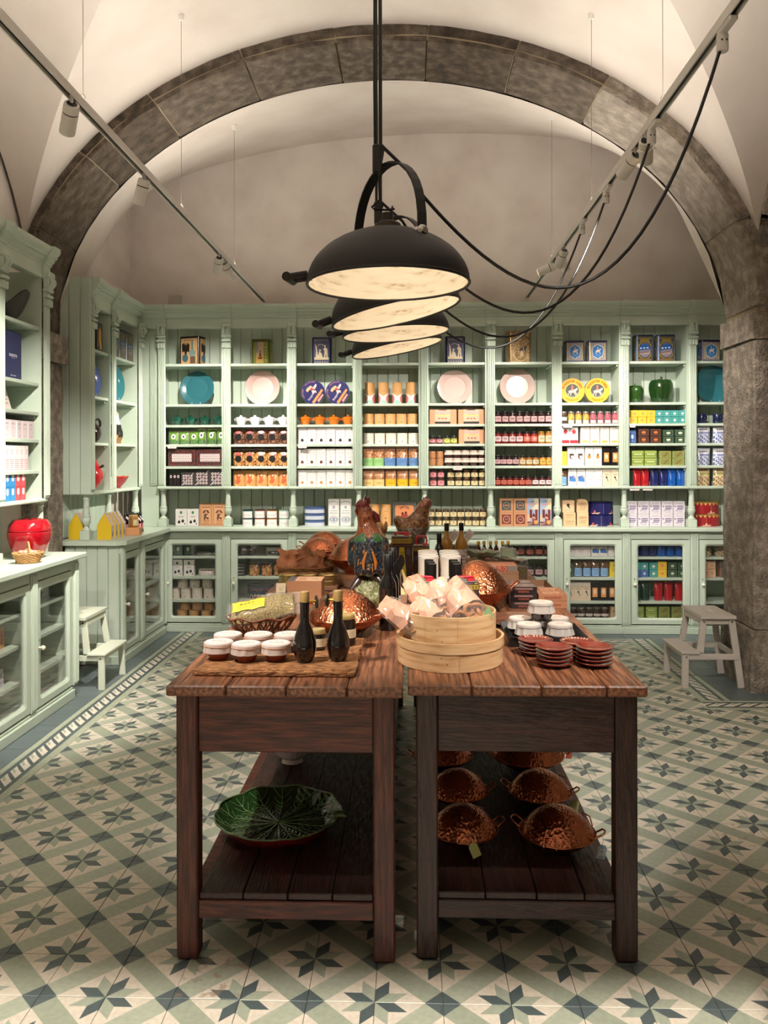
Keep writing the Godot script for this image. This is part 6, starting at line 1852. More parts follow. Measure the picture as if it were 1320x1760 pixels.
# n copies along a shelf; f0..f1 are fractions of the bay
func row(p: Node3D, n: int, bay: int, f0: float, f1: float, y: float, desc: String, cat: String, hz: float, d := 7.45,group := "", wob := 2.0) -> void:
	for i in n:
		var l := desc
		var o := ordinal(i, n)
		if o: l += ", " + o
		put(p, l, cat, Vector3(bx(bay, lerpf(f0,f1, (i + 0.5) / n)),y + 0.0005,-(d + hz + jit.randf_range(0.0,0.006))),jit.randf_range(-wob, wob),group if group else (desc if n > 1 else ""))
func price_tag(label: String, x: float, y: float, d: float, w := 0.08) -> void:
	solo("price_tag", B.new().box(Vector3(0,0.008,0),Vector3(w, 0.034,0.0016),0.0004,P.whitelabel, side_of("whitelabel")),M.paper, label, "tag", Vector3(x, y - 0.028,-d))
func back_goods() -> void:
	jit.seed = 4242
	var R: Array = SHELF + [BOARD]
	var C := COUNTER
	# bay 0
	put(corner_tin(0.21,0.265,0.13, "eagle", rgb(38,34,34),rgb(40,34,32)), "tan and black tin with an eagle and flasks on the top shelf", "tin", Vector3(bx(0,0.40),R[0],-7.54),-14.0)
	put(plate(0.163,rgb(46,108,118)), "teal plate with beaded rim leaning in the left corner bay", "plate", Vector3(bx(0,0.45),R[1],-7.60))
	var gb := lidded_bowl(rgb(14,78,60))
	for i in 4: put(gb, "dark green lidded sugar bowl, " + ordinal(i, 4), "bowl", Vector3(bx(0,0.125 + 0.25 * i),R[2],-7.52),0.0, "dark green sugar bowls")
	row(pouch("snack_pouch", 0.092,0.125,0.05, "greenpouch", "gloss", 3),3,0,0.0,0.54,R[3], "short green and white pouch under the green bowls", "pouch", 0.03)
	row(pouch("snack_pouch", 0.085,0.148,0.05, "greenpouch", "gloss", 4),3,0,0.5,1.02,R[3], "taller green and white pouch under the green bowls", "pouch", 0.03)
	row(carton("gift_carton", 0.262,0.162,0.09, "pattern", "gloss"),2,0,0.0,1.0,R[4], "wide dark red patterned gift carton", "box", 0.045)
	row(carton("slim_carton", 0.03,0.115,0.1, "spine", "gloss"),3,0,0.02,0.22,R[5], "slim black carton end with a white disc", "box", 0.05)
	row(carton("ribbon_carton", 0.125,0.13,0.08, "ribbon", "gloss"),1,0,0.24,0.46,R[5], "smaller dark carton with printed rings and a diagonal ribbon", "box", 0.04)
	row(carton("ribbon_carton", 0.142,0.155,0.08, "ribbon", "gloss"),2,0,0.47,1.0,R[5], "larger dark carton with printed rings and a diagonal ribbon", "box", 0.04)
	row(carton("fig_carton", 0.108,0.158,0.05, "figbox"),2,0,0.1,0.52,C, "white carton with a green seal and black figs on the counter", "box", 0.025,7.50)
	row(carton("kraft_carton", 0.125,0.21,0.07, "kraftman"),2,0,0.53,1.0,C, "tan carton with a printed hatted figure on the counter", "box", 0.035,7.50)
	price_tag("white price card below the leftmost green pouch", bx(0,0.1),R[3],7.408)
	# bay 1
	put(corner_tin(0.17,0.235,0.12, "nassa", rgb(116,120,44),rgb(84,82,32)), "olive green tin lettered NASSA on the top shelf", "tin", Vector3(bx(1,0.5),R[0],-7.54),-6.0)
	put(plate(0.165,rgb(206,172,164)), "pale pink plate leaning in the second bay from left", "plate", Vector3(bx(1,0.48),R[1],-7.60))
	var wb := lidded_bowl(rgb(222,208,216))
	for i in 4: put(wb, "white lidded sugar bowl, " + ordinal(i, 4), "bowl", Vector3(bx(1,0.125 + 0.25 * i),R[2],-7.52),0.0, "white sugar bowls")
	sealed(pouch("biscuit_bag", 0.105,0.15,0.06, "brownbag", "gloss", 7),5,1,R[3], "clear bag of dark biscuits with red seal under the white bowls", 0.036)
	sealed(pouch("biscuit_bag", 0.106,0.165,0.06, "biscuitbag", "gloss", 8),5,1,R[4], "clear bag of golden biscuits with red and black label", 0.036)
	row(pouch("cookie_bag", 0.105,0.145,0.06, "orangebag", "gloss", 9),5,1,0.0,1.0,R[5], "orange printed cookie bag on the lowest shelf", "bag", 0.036)
	for k in 4:
		var tn := canister("small_tin", 0.05,0.076, "tinlabel%d" % k, [rgb(32,60,62),rgb(60,40,42),rgb(70,50,36),rgb(120,146,134)][k], "tin", 0.008)
		var cn: String = ["dark teal", "pink", "orange", "mint"][k]
		for j in 2: put(tn, "small %s tin on the counter, %s of its stack" % [cn, ["bottom", "top"][j]], "tin", Vector3(bx(1,0.24 + 0.215 * k),C + 0.0765 * j, -7.53),8.0 * (k - 1.5) * 0.3, "stacked small tins on the counter")
	# bay 2
	put(corner_tin(0.18,0.25,0.11, "bluefig", rgb(36,42,84),rgb(30,32,60)), "navy tin with pale figures left of the lamps on top shelf", "tin", Vector3(bx(2,0.42),R[0],-7.54),0.0)
	var nr := round_tin(0.112,0.06, "navyround", rgb(160,156,160))
	put(nr, "round navy biscuit tin on its edge, left of the pair", "tin", Vector3(bx(2,0.26),R[1],-7.52),4.0, "round navy biscuit tins")
	put(nr, "round navy biscuit tin on its edge, right of the pair", "tin", Vector3(bx(2,0.70),R[1],-7.52),-4.0, "round navy biscuit tins")
	var ob := lidded_bowl(rgb(222,118,26))
	for i in 4: put(ob, "orange lidded sugar bowl, " + ordinal(i, 4), "bowl", Vector3(bx(2,0.125 + 0.25 * i),R[2],-7.52),0.0, "orange sugar bowls")
	for k in 3:
		var sh: float = [0.158,0.16,0.152][k]
		row(carton("window_carton", 0.0865,sh, 0.06, "window%d" % k),6,2,0.0,1.0,R[3 + k],["white carton with dark arched window under the orange bowls", "white carton with brown arched window, middle row", "white carton with pale arched window on the lowest shelf"][k], "box", 0.03,7.45, "", 0.8)
	price_tag("white price card below the leftmost white window carton", bx(2,0.1),R[3],7.408)
	var ov := drum_tin(0.094,0.06, "ovaltin", rgb(90,112,160),0.7)
	for j in 3: put(ov, "white and blue oval tin, %s of the stack of three" % ["bottom", "middle", "top"][j], "tin", Vector3(bx(2,0.28),C + 0.061 * j, -7.54),3.0 * j, "stacked oval tins")
	row(carton("biscuit_carton", 0.103,0.253,0.07, "pauperio"),2,2,0.52,0.94,C, "tall white and blue carton lettered PAUPERIO", "box", 0.035,7.49, "", 0.5)
	# bay 3
	row(canister("paper_tube", 0.046,0.198, "tube", rgb(200,150,92)),4,3,0.0,0.96,R[1], "tan paper tube with pink and mint print", "tube", 0.046)
	row(canister("tan_canister", 0.047,0.098, "canister0", rgb(206,154,98)),5,3,0.0,0.96,R[2], "tan paper canister on the shelf below the tubes", "canister", 0.047)
	row(canister("white_canister", 0.048,0.1, "canister1", rgb(214,204,190)),5,3,0.0,0.98,R[3], "cream paper canister below the tan canisters", "canister", 0.048)
	row(pouch("nut_bag", 0.1,0.175,0.065, "twotone0", "gloss", 12),2,3,0.0,0.36,R[4], "nut bag with pale green base", "bag", 0.036)
	row(pouch("nut_bag", 0.105,0.178,0.065, "twotone1", "gloss", 13),3,3,0.36,1.0,R[4], "nut bag with blue base", "bag", 0.036)
	row(pouch("tea_bag", 0.1,0.155,0.055, "teabag0", "gloss", 14),2,3,0.0,0.37,R[5], "pale paper bag with cream base on the lowest shelf", "bag", 0.03)
	row(pouch("tea_bag", 0.1,0.16,0.055, "teabag1", "gloss", 15),3,3,0.38,1.0,R[5], "pale paper bag with yellow base on the lowest shelf", "bag", 0.03)
	row(canister("paper_tube", 0.05,0.2, "canister0", rgb(206,154,98)),2,3,0.08,0.5,C, "plain tan tube on the counter behind the wooden spoons", "tube", 0.05,7.5)
	put(carton("picture_tin", 0.22,0.225,0.09, "picture", "tin"), "grey tin with a framed orange picture behind the brown hen", "tin", Vector3(bx(3,0.73),C, -7.55),-6.0)
	# bay 4
	put(corner_tin(0.18,0.25,0.11, "bluefig", rgb(36,42,84),rgb(30,32,60)), "navy tin with pale figures right of the lamps on top shelf", "tin", Vector3(bx(4,0.47),R[0],-7.54),0.0)
	put(plate(0.163,rgb(206,178,170)), "pale pink plate right of the lamps, above the gift boxes", "plate", Vector3(bx(4,0.47),R[1],-7.60))
	var gf := carton("gift_box", 0.25,0.135,0.12, "gift")
	row(gf, 2,4,0.0,1.0,R[2], "cardboard gift box with striped label, third shelf", "box", 0.06)
	put(gf, "cardboard gift box with striped label beside the small jars", "box", Vector3(bx(4,0.76),R[3],-7.52))
	row(jar("small_jar", 0.031,0.072,rgb(70,34,36),rgb(30,28,28), "pinklabel"),2,4,0.0,0.25,R[3], "small jar with pink label beside the gift box", "jar", 0.031)
	row(jar("small_jar", 0.031,0.072,rgb(120,116,50),rgb(30,28,28), "limelabel"),2,4,0.26,0.5,R[3], "small jar with lime label beside the gift box", "jar", 0.031)
	for j in 2:
		row(jar("small_jar", 0.034,0.066,rgb(176,124,84),rgb(190,134,92), ""),2,4,0.0,0.26,R[4] + 0.067 * j, "small tan jar beside cloth-topped jars, %s row" % ["lower", "upper"][j], "jar", 0.034)
		row(cloth_jar("cloth_topped_jar", 0.037,0.07,rgb(70,36,34),rgb(216,200,188), "clothtop", 20 + j),5,4,0.28,1.0,R[4] + 0.071 * j, "little jar with white cloth cap, %s row" % ["lower", "upper"][j], "jar", 0.037)
		row(jar("small_jar", 0.033,0.075,rgb(120,60,62),rgb(60,40,40), "pinklabel", 0.8),2,4,0.01,0.28,R[5] + 0.076 * j, "jar with pink label on the lowest shelf, %s row" % ["lower", "upper"][j], "jar", 0.033)
		row(jar("small_jar", 0.034,0.075,rgb(60,48,34),rgb(110,84,60), "creamlabel", 0.8,0.6),5,4,0.32,1.0,R[5] + 0.076 * j, "jar with cream label beside pink ones, %s row" % ["lower", "upper"][j], "jar", 0.034)
		row(jar("small_jar", 0.033,0.078,rgb(58,46,34),rgb(104,84,62), "creamlabel", 0.8,0.6),8,4,-0.02,1.02,C + 0.079 * j, "counter jar with cream label, %s row" % ["lower", "upper"][j], "jar", 0.033,7.5, "cream labelled jars on the counter")
	price_tag("white price card below the cloth-topped jars", bx(4,0.5),R[4],7.408)
	# bay 5
	put(corner_tin(0.21,0.295,0.13, "ornate", rgb(168,140,98),rgb(196,168,130)), "tall ornate gold tin on the top shelf", "tin", Vector3(bx(5,0.43),R[0],-7.54),10.0)
	put(plate(0.165,rgb(206,180,170)), "pale pink plate above the four rows of jars", "plate", Vector3(bx(5,0.43),R[1],-7.60))
	var dk := rgb(24,22,23)
	var j0 := jar("preserve_jar", 0.031,0.115,rgb(40,14,18),dk, "jar0", 0.6,0.0,0.7)
	row(j0,8,5,0.0,1.0,R[2], "dark preserve jar with pink label, first jar row", "jar", 0.031)
	row(jar("preserve_jar", 0.032,0.11,rgb(112,26,20),dk, "jar1", 0.6,0.0,0.7),4,5,0.0,0.5,R[3], "red preserve jar with white label, second jar row", "jar", 0.031)
	row(jar("preserve_jar", 0.032,0.11,rgb(126,30,20),dk, "jar2", 0.6,0.0,0.7),2,5,0.5,0.75,R[3], "red preserve jar with red label, second jar row", "jar", 0.031)
	row(jar("preserve_jar", 0.032,0.112,rgb(150,96,34),rgb(150,110,50), "jar3", 0.7,0.5,0.7),2,5,0.75,1.0,R[3], "amber preserve jar with cream label, second jar row", "jar", 0.031)
	row(jar("preserve_jar", 0.029,0.096,rgb(36,18,26),dk, "jar0", 0.6,0.0,0.7),4,5,0.0,0.42,R[4], "dark small preserve jar, third jar row", "jar", 0.03)
	row(jar("preserve_jar", 0.029,0.092,rgb(140,84,30),dk, "jar3", 0.6,0.0,0.7),3,5,0.43,0.77,R[4], "amber small preserve jar, third jar row", "jar", 0.03)
	row(jar("preserve_jar", 0.029,0.092,rgb(160,104,28),dk, "jar4", 0.7,0.0,0.7),2,5,0.78,1.0,R[4], "yellow small preserve jar, third jar row", "jar", 0.03)
	row(jar("preserve_jar", 0.029,0.092,rgb(90,26,20),dk, "jar5", 0.6,0.0,0.7),6,5,0.0,0.64,R[5], "small preserve jar with orange label, lowest jar row", "jar", 0.03)
	row(jar("preserve_jar", 0.029,0.092,rgb(70,16,18),dk, "jar1", 0.6,0.0,0.7),3,5,0.65,1.0,R[5], "small dark red preserve jar, lowest jar row", "jar", 0.03)
	for j in 2:
		for i in 2: put(carton("wooden_box", 0.125,0.128,0.09,["crate2", "crate"][j]), "square wooden box with %s label, %s" % [["red", "grey"][j],["left", "right"][i]], "box", Vector3(bx(5,0.21 + 0.245 * i),C + 0.1285 * j, -7.54),1.0 - 2.0 * i, "stacked square wooden boxes")
	row(carton("sweet_carton", 0.108,0.258,0.07, "lisboa", "gloss"),2,5,0.56,1.0,C, "tall colourful carton lettered LISBOA", "box", 0.035,7.49, "", 0.5)
	# bay 6
	row(corner_tin(0.175,0.2,0.12, "knight", rgb(150,146,156),rgb(40,36,80)),2,6,0.06,0.84,R[0], "silver and blue tin with a rider on the top shelf", "tin", 0.06,7.47)
	row(round_tin(0.115,0.07, "yellowround", rgb(206,166,150)),2,6,0.0,0.86,R[1], "round yellow tin lettered BISCOITOS FINOS", "tin", 0.035,7.5)
	row(jar("nut_jar", 0.029,0.112,rgb(70,56,50),rgb(170,160,156), "whitelabel", 0.4,0.7),1,6,0.0,0.11,R[2], "dark nut jar at the left of its row", "jar", 0.03)
	row(jar("nut_jar", 0.029,0.112,rgb(150,104,44),rgb(170,160,156), "nutjar0", 1.0,0.7),3,6,0.12,0.5,R[2], "jar of golden nuts", "jar", 0.03)
	row(jar("nut_jar", 0.029,0.112,rgb(130,56,70),rgb(170,160,156), "nutjar1", 1.0,0.7),4,6,0.5,1.0,R[2], "jar of pink sugared nuts", "jar", 0.03)
	row(carton("fruit_pack", 0.076,0.15,0.05, "redpack", "gloss"),2,6,0.0,0.3,R[3], "white pack with red fruit and red base", "box", 0.025)
	row(carton("sprig_pack", 0.083,0.15,0.05, "sprigpack"),4,6,0.33,1.0,R[3], "cream pack with printed sprigs and gold base", "box", 0.025)
	row(carton("yellow_carton", 0.055,0.13,0.05, "yellowbox"),1,6,0.0,0.1,R[4], "narrow yellow carton at left of its shelf", "box", 0.025)
	row(carton("art_carton", 0.074,0.168,0.05, "brownart"),2,6,0.11,0.40,R[4], "tall white carton with brown emblem", "box", 0.025)
	row(carton("art_carton", 0.074,0.168,0.05, "goldart"),2,6,0.41,0.70,R[4], "tall cream carton with gold emblem", "box", 0.025)
	row(carton("black_carton", 0.078,0.165,0.05, "orangewin", "gloss"),2,6,0.70,1.0,R[4], "black carton with orange window", "box", 0.025)
	row(pouch("blue_label_bag", 0.058,0.155,0.04, "bluepouch", "gloss", 16),1,6,0.0,0.11,R[5], "clear bag with blue label at left of lowest shelf", "bag", 0.025)
	row(carton("sea_carton", 0.074,0.165,0.05, "bluepack"),2,6,0.12,0.42,R[5], "white carton with blue sea print", "box", 0.025)
	row(carton("plain_carton", 0.074,0.165,0.05, "plainpack"),2,6,0.42,0.71,R[5], "white carton with faint pink print", "box", 0.025)
	row(carton("portrait_carton", 0.074,0.165,0.05, "lisbonfig"),2,6,0.71,1.0,R[5], "cream carton with black profile", "box", 0.025)
	put(carton("cream_box", 0.115,0.07,0.09, "lisbon"), "cream box lettered LISBON, bottom of its stack", "box", Vector3(bx(6,0.16),C, -7.545))
	put(carton("cream_box", 0.113,0.055,0.09, "lisbon"), "cream box lettered LISBON, middle of its stack", "box", Vector3(bx(6,0.16),C + 0.0705,-7.545))
	put(carton("cream_box", 0.112,0.112,0.08, "lisbonhead"), "cream box with black profile on top of LISBON boxes", "box", Vector3(bx(6,0.14),C + 0.126,-7.545),3.0)
	put(carton("cream_box", 0.105,0.125,0.09, "lisbon"), "larger cream LISBON box under the arched one", "box", Vector3(bx(6,0.4),C, -7.545),-8.0)
	put(arched_box(), "small cream box with rounded top lettered LISBON", "box", Vector3(bx(6,0.385),C + 0.1255,-7.545))
	var nt := drum_tin(0.112,0.112, "navyside", rgb(34,34,90),0.8)
	for j in 2: put(nt, "navy drum biscuit tin on the counter, %s one" % ["lower", "upper"][j], "tin", Vector3(bx(6,0.73),C + 0.1125 * j, -7.57),12.0 * j - 8.0, "stacked navy drum tins")
	price_tag("white price card below the dark nut jar", bx(6,0.1),R[2],7.408)
	# bay 7
	row(corner_tin(0.165,0.25,0.13, "palace", rgb(120,136,160),rgb(36,50,76)),2,7,0.12,0.86,R[0], "tall gold and blue tin with a palace picture", "tin", 0.065,7.47)
	put(ceramic_pepper(0.082,0.168,rgb(40,74,26),rgb(120,140,110)), "smaller green ceramic pepper jar on the shelf", "jar", Vector3(bx(7,0.17),R[1],-7.55))
	put(ceramic_pepper(0.112,0.225,rgb(28,56,22),rgb(40,44,30)), "larger green ceramic pepper jar on the shelf", "jar", Vector3(bx(7,0.63),R[1],-7.56),25.0)
	for j in 2:
		var ud: String = ["lower", "upper"][j]
		row(carton("tea_box", 0.075,0.06,0.06, "tea0"),3,7,0.02 if j == 0 else 0.05,0.47,R[2] + 0.0605 * j, "small yellow box, %s row" % ud, "box", 0.03)
		row(carton("tea_box", 0.07,0.06,0.06, "tea1"),4,7,0.47,1.0,R[2] + 0.0605 * j, "small teal box, %s row" % ud, "box", 0.03)
		row(carton("tea_box", 0.1,0.066,0.06, "tea2"),2,7,0.17,0.58,R[3] + 0.0665 * j, "small brown and orange box, %s row" % ud, "box", 0.03)
		row(carton("tea_box", 0.1,0.062,0.06, "tea3"),2,7,0.59,1.0,R[3] + 0.0625 * j, "small dark green box, %s row" % ud, "box", 0.03)
		row(carton("lime_box", 0.108,0.068,0.06, "lime"),2,7,0.06,0.50,R[4] + 0.0685 * j, "lime green box with white band, %s row" % ud, "box", 0.03)
		row(carton("olive_box", 0.108,0.066,0.06, "olive"),2,7,0.53,0.97,R[4] + 0.0665 * j, "olive box with diagonal stripe, %s row" % ud, "box", 0.03)
		row(carton("violet_box", 0.102,0.115,0.07, "violet"),5,7,-0.02,1.0,C + 0.1155 * j, "white and violet box on the counter, %s row" % ud, "box", 0.035,7.49, "white and violet boxes")
	row(carton("tea_box", 0.07,0.12,0.06, "tea4"),1,7,0.0,0.15,R[3], "upright blue box left of brown boxes", "box", 0.03)
	var bagc := [[rgb(28,56,40), "dark green", 1,0.0,0.09],[rgb(168,24,34), "red", 2,0.09,0.38],[rgb(28,36,92), "navy", 2,0.39,0.69],[rgb(20,84,170), "bright blue", 2,0.69,0.99]]
	for a in bagc: row(foil_bag(a[0],0.076),a[2],7,a[3],a[4],R[5], "%s foil coffee bag on the lowest shelf" % a[1], "bag", 0.03)
	price_tag("left white price card below the coffee bags", bx(7,0.08),BOARD - 0.002,7.385,0.085)
	price_tag("right white price card below the coffee bags", bx(7,0.3),BOARD - 0.002,7.385,0.085)
	price_tag("small white price card below the yellow boxes", bx(7,0.06),R[2],7.408,0.05)
	# bay 8, cut by the pier
	put(corner_tin(0.19,0.2,0.13, "knight", rgb(70,66,78),rgb(36,32,60)), "silver and blue rider tin beside the stone pier", "tin", Vector3(bx(8,0.28),R[0],-7.54),8.0)
	put(plate(0.175,rgb(42,104,116)), "teal plate with beaded rim beside the right pier", "plate", Vector3(bx(8,0.42),R[1],-7.60))
	for i in 3: put(mug(), "navy mug on the shelf by the pier, " + ["left", "middle", "right"][i], "mug", Vector3(bx(8,0.16 + 0.27 * i),R[2],-7.52),-70.0, "navy mugs")
	for k in 2: row(pouch("tile_print_bag", 0.13,0.16,0.06, "azulejo", "gloss", 18 + k),3,8,0.0,0.9,R[3 + k], "blue and white tile-print bag, %s row" % ["upper", "lower"][k], "bag", 0.035)
	row(pouch("cream_bag", 0.13,0.175,0.06, "creambag", "gloss", 22),3,8,0.0,0.9,R[5], "cream printed bag by the pier", "bag", 0.035)
	var rt := drum_tin(0.125,0.113, "redside", rgb(190,150,90),0.8)
	for j in 2: put(rt, "red drum biscuit tin by the pier, %s one" % ["lower", "upper"][j], "tin", Vector3(bx(8,0.26),C + 0.1135 * j, -7.58),24.0 * j - 10.0, "stacked red drum tins")
	# on top of the cabinets
	var sp := thing("wall_speaker", "small grey box standing on the left corner of the cornice", "speaker", Vector3(-2.22,3.005,-7.55))
	part(sp, "case", B.new().box(Vector3(0,0.065,0),Vector3(0.11,0.13,0.06),0.006),mt(rgb(178,170,160),0.6))
	part(sp, "badge", B.new().box(Vector3(0,0.03,0.031),Vector3(0.03,0.006,0.002),0.0005),mt(rgb(220,214,206),0.4))
func sealed(p: Node3D, n: int, bay: int, y: float, desc: String, hz: float) -> void:
	# bag with a stuck-on black label and red seal
	var q := proto(p.name)
	var body := p.duplicate()
	body.name = "bag"
	q.add_child(body)
	var b := B.new()
	var poly := PackedVector2Array()
	for i in 24: poly.append(Vector2(cos(TAU * i / 24),sin(TAU * i / 24)) * 0.03)
	b.xf = Transform3D(Basis(),Vector3(0,0.068,0.0325))
	b.extr(poly, 0.0,0.0012)
	part(q, "label", b, mt(rgb(26,24,25),0.35))
	var s := B.new()
	s.xf = Transform3D(Basis(Vector3.RIGHT, -0.35),Vector3(0,0.112,0.026))
	var ph := PackedVector2Array()
	for i in 20: ph.append(Vector2(cos(TAU * i / 20) * 0.026,sin(TAU * i / 20) * 0.016))
	s.extr(ph, 0.0,0.0014)
	part(q, "seal", s, mt(rgb(186,40,44),0.35))
	row(q, n, bay, 0.0,1.0,y, desc, "bag", hz, 7.45, "", 5.0)
func arched_box() -> Node3D:
	var poly := PackedVector2Array([Vector2(-0.052,0),Vector2(0.052,0),Vector2(0.052,0.085),Vector2(0.045,0.108),Vector2(0.03,0.122),Vector2(0,0.125),Vector2(-0.03,0.122),Vector2(-0.045,0.108),Vector2(-0.052,0.085)])
	return keep(inst("cream_box", B.new().extr(poly, -0.04,0.04,P.lisbon, side_of("lisbon")),M.paper))
var foils := {}
func foil_bag(c: Color, w: float) -> Node3D:
	if foils.has(c): return foils[c]
	var p := proto("coffee_bag")
	var body := pouch("bag", w, 0.168,0.055, "seal", "gloss", 30 + int(c.r * 50),0.14)
	var o: MeshInstance3D = body.duplicate()
	o.name = "bag"
	o.material_override = mt(c, 0.22,0.0,0.6)
	p.add_child(o)
	part(p, "crimp", B.new().box(Vector3(0,0.16,0),Vector3(w * 0.94,0.014,0.005),0.001),mt(c.lightened(0.06),0.25,0.0,0.5))
	foils[c] = p
	return p
var mug_: Node3D
func mug() -> Node3D:
	if mug_: return mug_
	mug_ = proto("mug")
	var m := mt(rgb(26,32,66),0.12,0.0,0.7)
	part(mug_, "cup", B.new().lathe([0,0,0.036,0,0.04,0.006,0.042,0.085,0.04,0.088,0.037,0.084,0.035,0.008,0,0.006],22),m)
	part(mug_, "handle", B.new().tube([Vector3(0.041,0.07,0),Vector3(0.062,0.072,0),Vector3(0.07,0.055,0),Vector3(0.066,0.035,0),Vector3(0.041,0.022,0)],0.0055,7),m)
	return mug_
# --- goods on the left
func lput(p: Node3D, label: String, cat: String, d: float, y: float, x: float, turn := 90.0,group := "", size := 1.0) -> Node3D:
	return put(p, label, cat, Vector3(x, y + 0.0005,-d),turn, group, size)
func left_goods() -> void:
	var R: Array = SHELF + [BOARD]
	var C := COUNTER
	# near left bay
	var hat := proto("wavy_bowl")
	var G: Array = []
	for j in 9:
		var rw: Array = []
		var t := j / 8.0
		for i in 41:
			var a := TAU * i / 40.0
			var rr := lerpf(0.06,0.17,pow(t, 0.7)) * (1.0 + 0.06 * t * sin(3.0 * a))
			rw.append(Vector3(sin(a) * rr * 1.25,0.004 + t * (0.12 + 0.075 * sin(2.0 * a + 0.8) * t),cos(a) * rr * 0.72))
		G.append(rw)
	var hb := B.new().grid(G, Vector3.DOWN)
	var G2: Array = []
	for q in G:
		var rw: Array = []
		for x in q: rw.append(Vector3(x.x * 0.95,x.y + 0.006,x.z * 0.95))
		G2.append(rw)
	part(hat, "outside", hb, mt(rgb(26,21,20),0.55))
	part(hat, "inside", B.new().grid(G2,Vector3.UP),mt(rgb(34,27,25),0.6))
	lput(hat, "dark brown wavy-edged bowl on the near left top shelf", "bowl", 5.0,R[0],-2.56)
	lput(carton("book_box", 0.215,0.30,0.06, "fausto"), "navy box lettered FAUSTO on the near left shelf", "box", 5.0,R[1],-2.53,90.0)
	var cd := proto("price_stand")
	part(cd, "card", B.new().box(Vector3(0,0.075,0),Vector3(0.13,0.155,0.003),0.0008,P.card, side_of("card")),M.paper, Vector3(0,0,0.012),Vector3(-16,0,0))
	part(cd, "back_card", B.new().box(Vector3(0,0.075,0),Vector3(0.13,0.15,0.003),0.0008,side_of("card"),side_of("card")),M.paper, Vector3(0,0,-0.075),Vector3(16,0,0))
	lput(cd, "folded cream card standing on the near left shelf", "card", 4.97,R[2],-2.54)
	var li := carton("soap_carton", 0.068,0.115,0.05, "lilac")
	for i in 5: lput(li, "pale lilac carton in the front row, %s" % ["nearest", "second", "third", "fourth", "farthest"][i], "box", 4.87 + 0.078 * i, R[3],-2.50,90.0 + (i % 3 - 1) * 4.0, "pale lilac cartons")
	lput(li, "pale lilac carton standing on the nearest ones", "box", 4.88,R[3] + 0.1155,-2.53,88.0, "pale lilac cartons")
	for i in 5: lput(carton("patterned_carton", 0.058,0.158,0.05, "redfleck%d" % (1 if i in [2] else 0)), "white and red patterned carton, %s of five" % ["nearest", "second", "third", "fourth", "farthest"][i], "box", 4.87 + 0.062 * i, R[4],-2.50,90.0, "white and red patterned cartons")
	for j in 2:
		for i in 4: lput(carton("badge_carton", 0.064,0.085,0.05, "badge%d" % (0 if i < 2 else 1)), "%s carton with white badge, %s row, %s" % [["blue", "red"][0 if i < 2 else 1],["lower", "upper"][j],["nearer", "farther"][i % 2]], "box", 4.875 + 0.068 * i, BOARD + 0.0855 * j, -2.50,90.0, "blue and red badge cartons")
	# near left counter: red ceramic apple and a basket
	var ap := proto("ceramic_apple_jar")
	var red := mt(rgb(160,14,30),0.08,0.0,0.9)
	var ar := 0.135
	part(ap, "jar", outward(lobed([[0.0,0.0,0.0],[ar * 0.55,0.0,1.0],[ar * 0.62,0.006,1.0],[ar * 0.86,0.07,0.8],[ar * 1.0,0.135,0.6],[ar * 1.01,0.165,0.5],[ar * 0.99,0.172,0.5]],5,0.1)),red)
	var al := part(ap, "lid", outward(lobed([[ar * 0.98,0.174,0.5],[ar * 1.0,0.18,0.5],[ar * 0.96,0.215,0.6],[ar * 0.8,0.246,0.8],[ar * 0.55,0.252,1.0],[ar * 0.25,0.238,1.0],[0.0,0.222,0.4]],5,0.14)),red)
	part(al, "stem", B.new().tube([Vector3(0,0.222,0),Vector3(0.004,0.25,0),Vector3(0.0,0.272,0.006)],[0.013,0.009,0.011],8),mt(rgb(30,36,28),0.3))
	lput(ap, "large glossy red ceramic apple jar on the near left counter", "jar", 5.08,C, -2.44,20.0)
	var bs := basket(0.05,0.078,0.07,Vector2(1.15,0.85),rgb(186,140,88),9,14,0.0045)
	var bp := proto("handled_basket")
	weave(bp, bs)
	var hd: Array = []
	for k in 13: hd.append(Vector3(0,0.065 + 0.062 * sin(PI * k / 12.0),-0.06 + 0.12 * k / 12.0))
	part(bp, "handle", B.new().tube(hd, 0.006,6),bs[2])
	part(bp, "base", B.new().lathe([0,0.002,0.052,0.002,0.052,0.006,0,0.006],20,Vector3.ZERO, 0,TAU, Rect2(0,0,1,1),Vector2(1.15,0.85)),bs[2])
	lput(bp, "small wicker basket with a hoop handle by the red apple", "basket", 4.84,C, -2.33,35.0)
	var wr := inst("wrapped_sweet", B.new().lathe([0,0,0.016,0.003,0.019,0.012,0.014,0.022,0,0.026],9),mt(rgb(206,150,124),0.4))
	keep(wr)
	for i in 7: lput(wr, "wrapped sweet in the small wicker basket, " + ["at the front", "at the back", "at the left", "at the right", "in the middle", "beside the handle", "on top"][i], "sweet", 4.84 + 0.05 * sin(i * 2.4) * (0.9 if i < 6 else 0.0),C + 0.05 + (0.018 if i == 6 else 0.004 * (i % 3)),-2.33 + 0.045 * cos(i * 2.4) * (0.9 if i < 6 else 0.0),i * 40.0, "sweets in the basket")
	# far left bays
	var fd := 6.47
	lput(corner_tin(0.15,0.225,0.11, "foxtin", rgb(30,28,28),rgb(26,24,24)), "black tin with an orange figure in the narrow left bay", "tin", 6.46,R[0],-2.575)
	lput(plate(0.15,rgb(70,92,150),false), "blue oval-looking plate seen edge on in the narrow left bay", "plate", 6.44,R[1],-2.60,78.0)
	lput(plate(0.15,rgb(44,110,112)), "teal plate standing behind the blue one in narrow bay", "plate", 6.53,R[1],-2.67,90.0)
	var jg := proto("glazed_jug")
	var jm := mt(rgb(34,18,16),0.08,0.0,0.8)
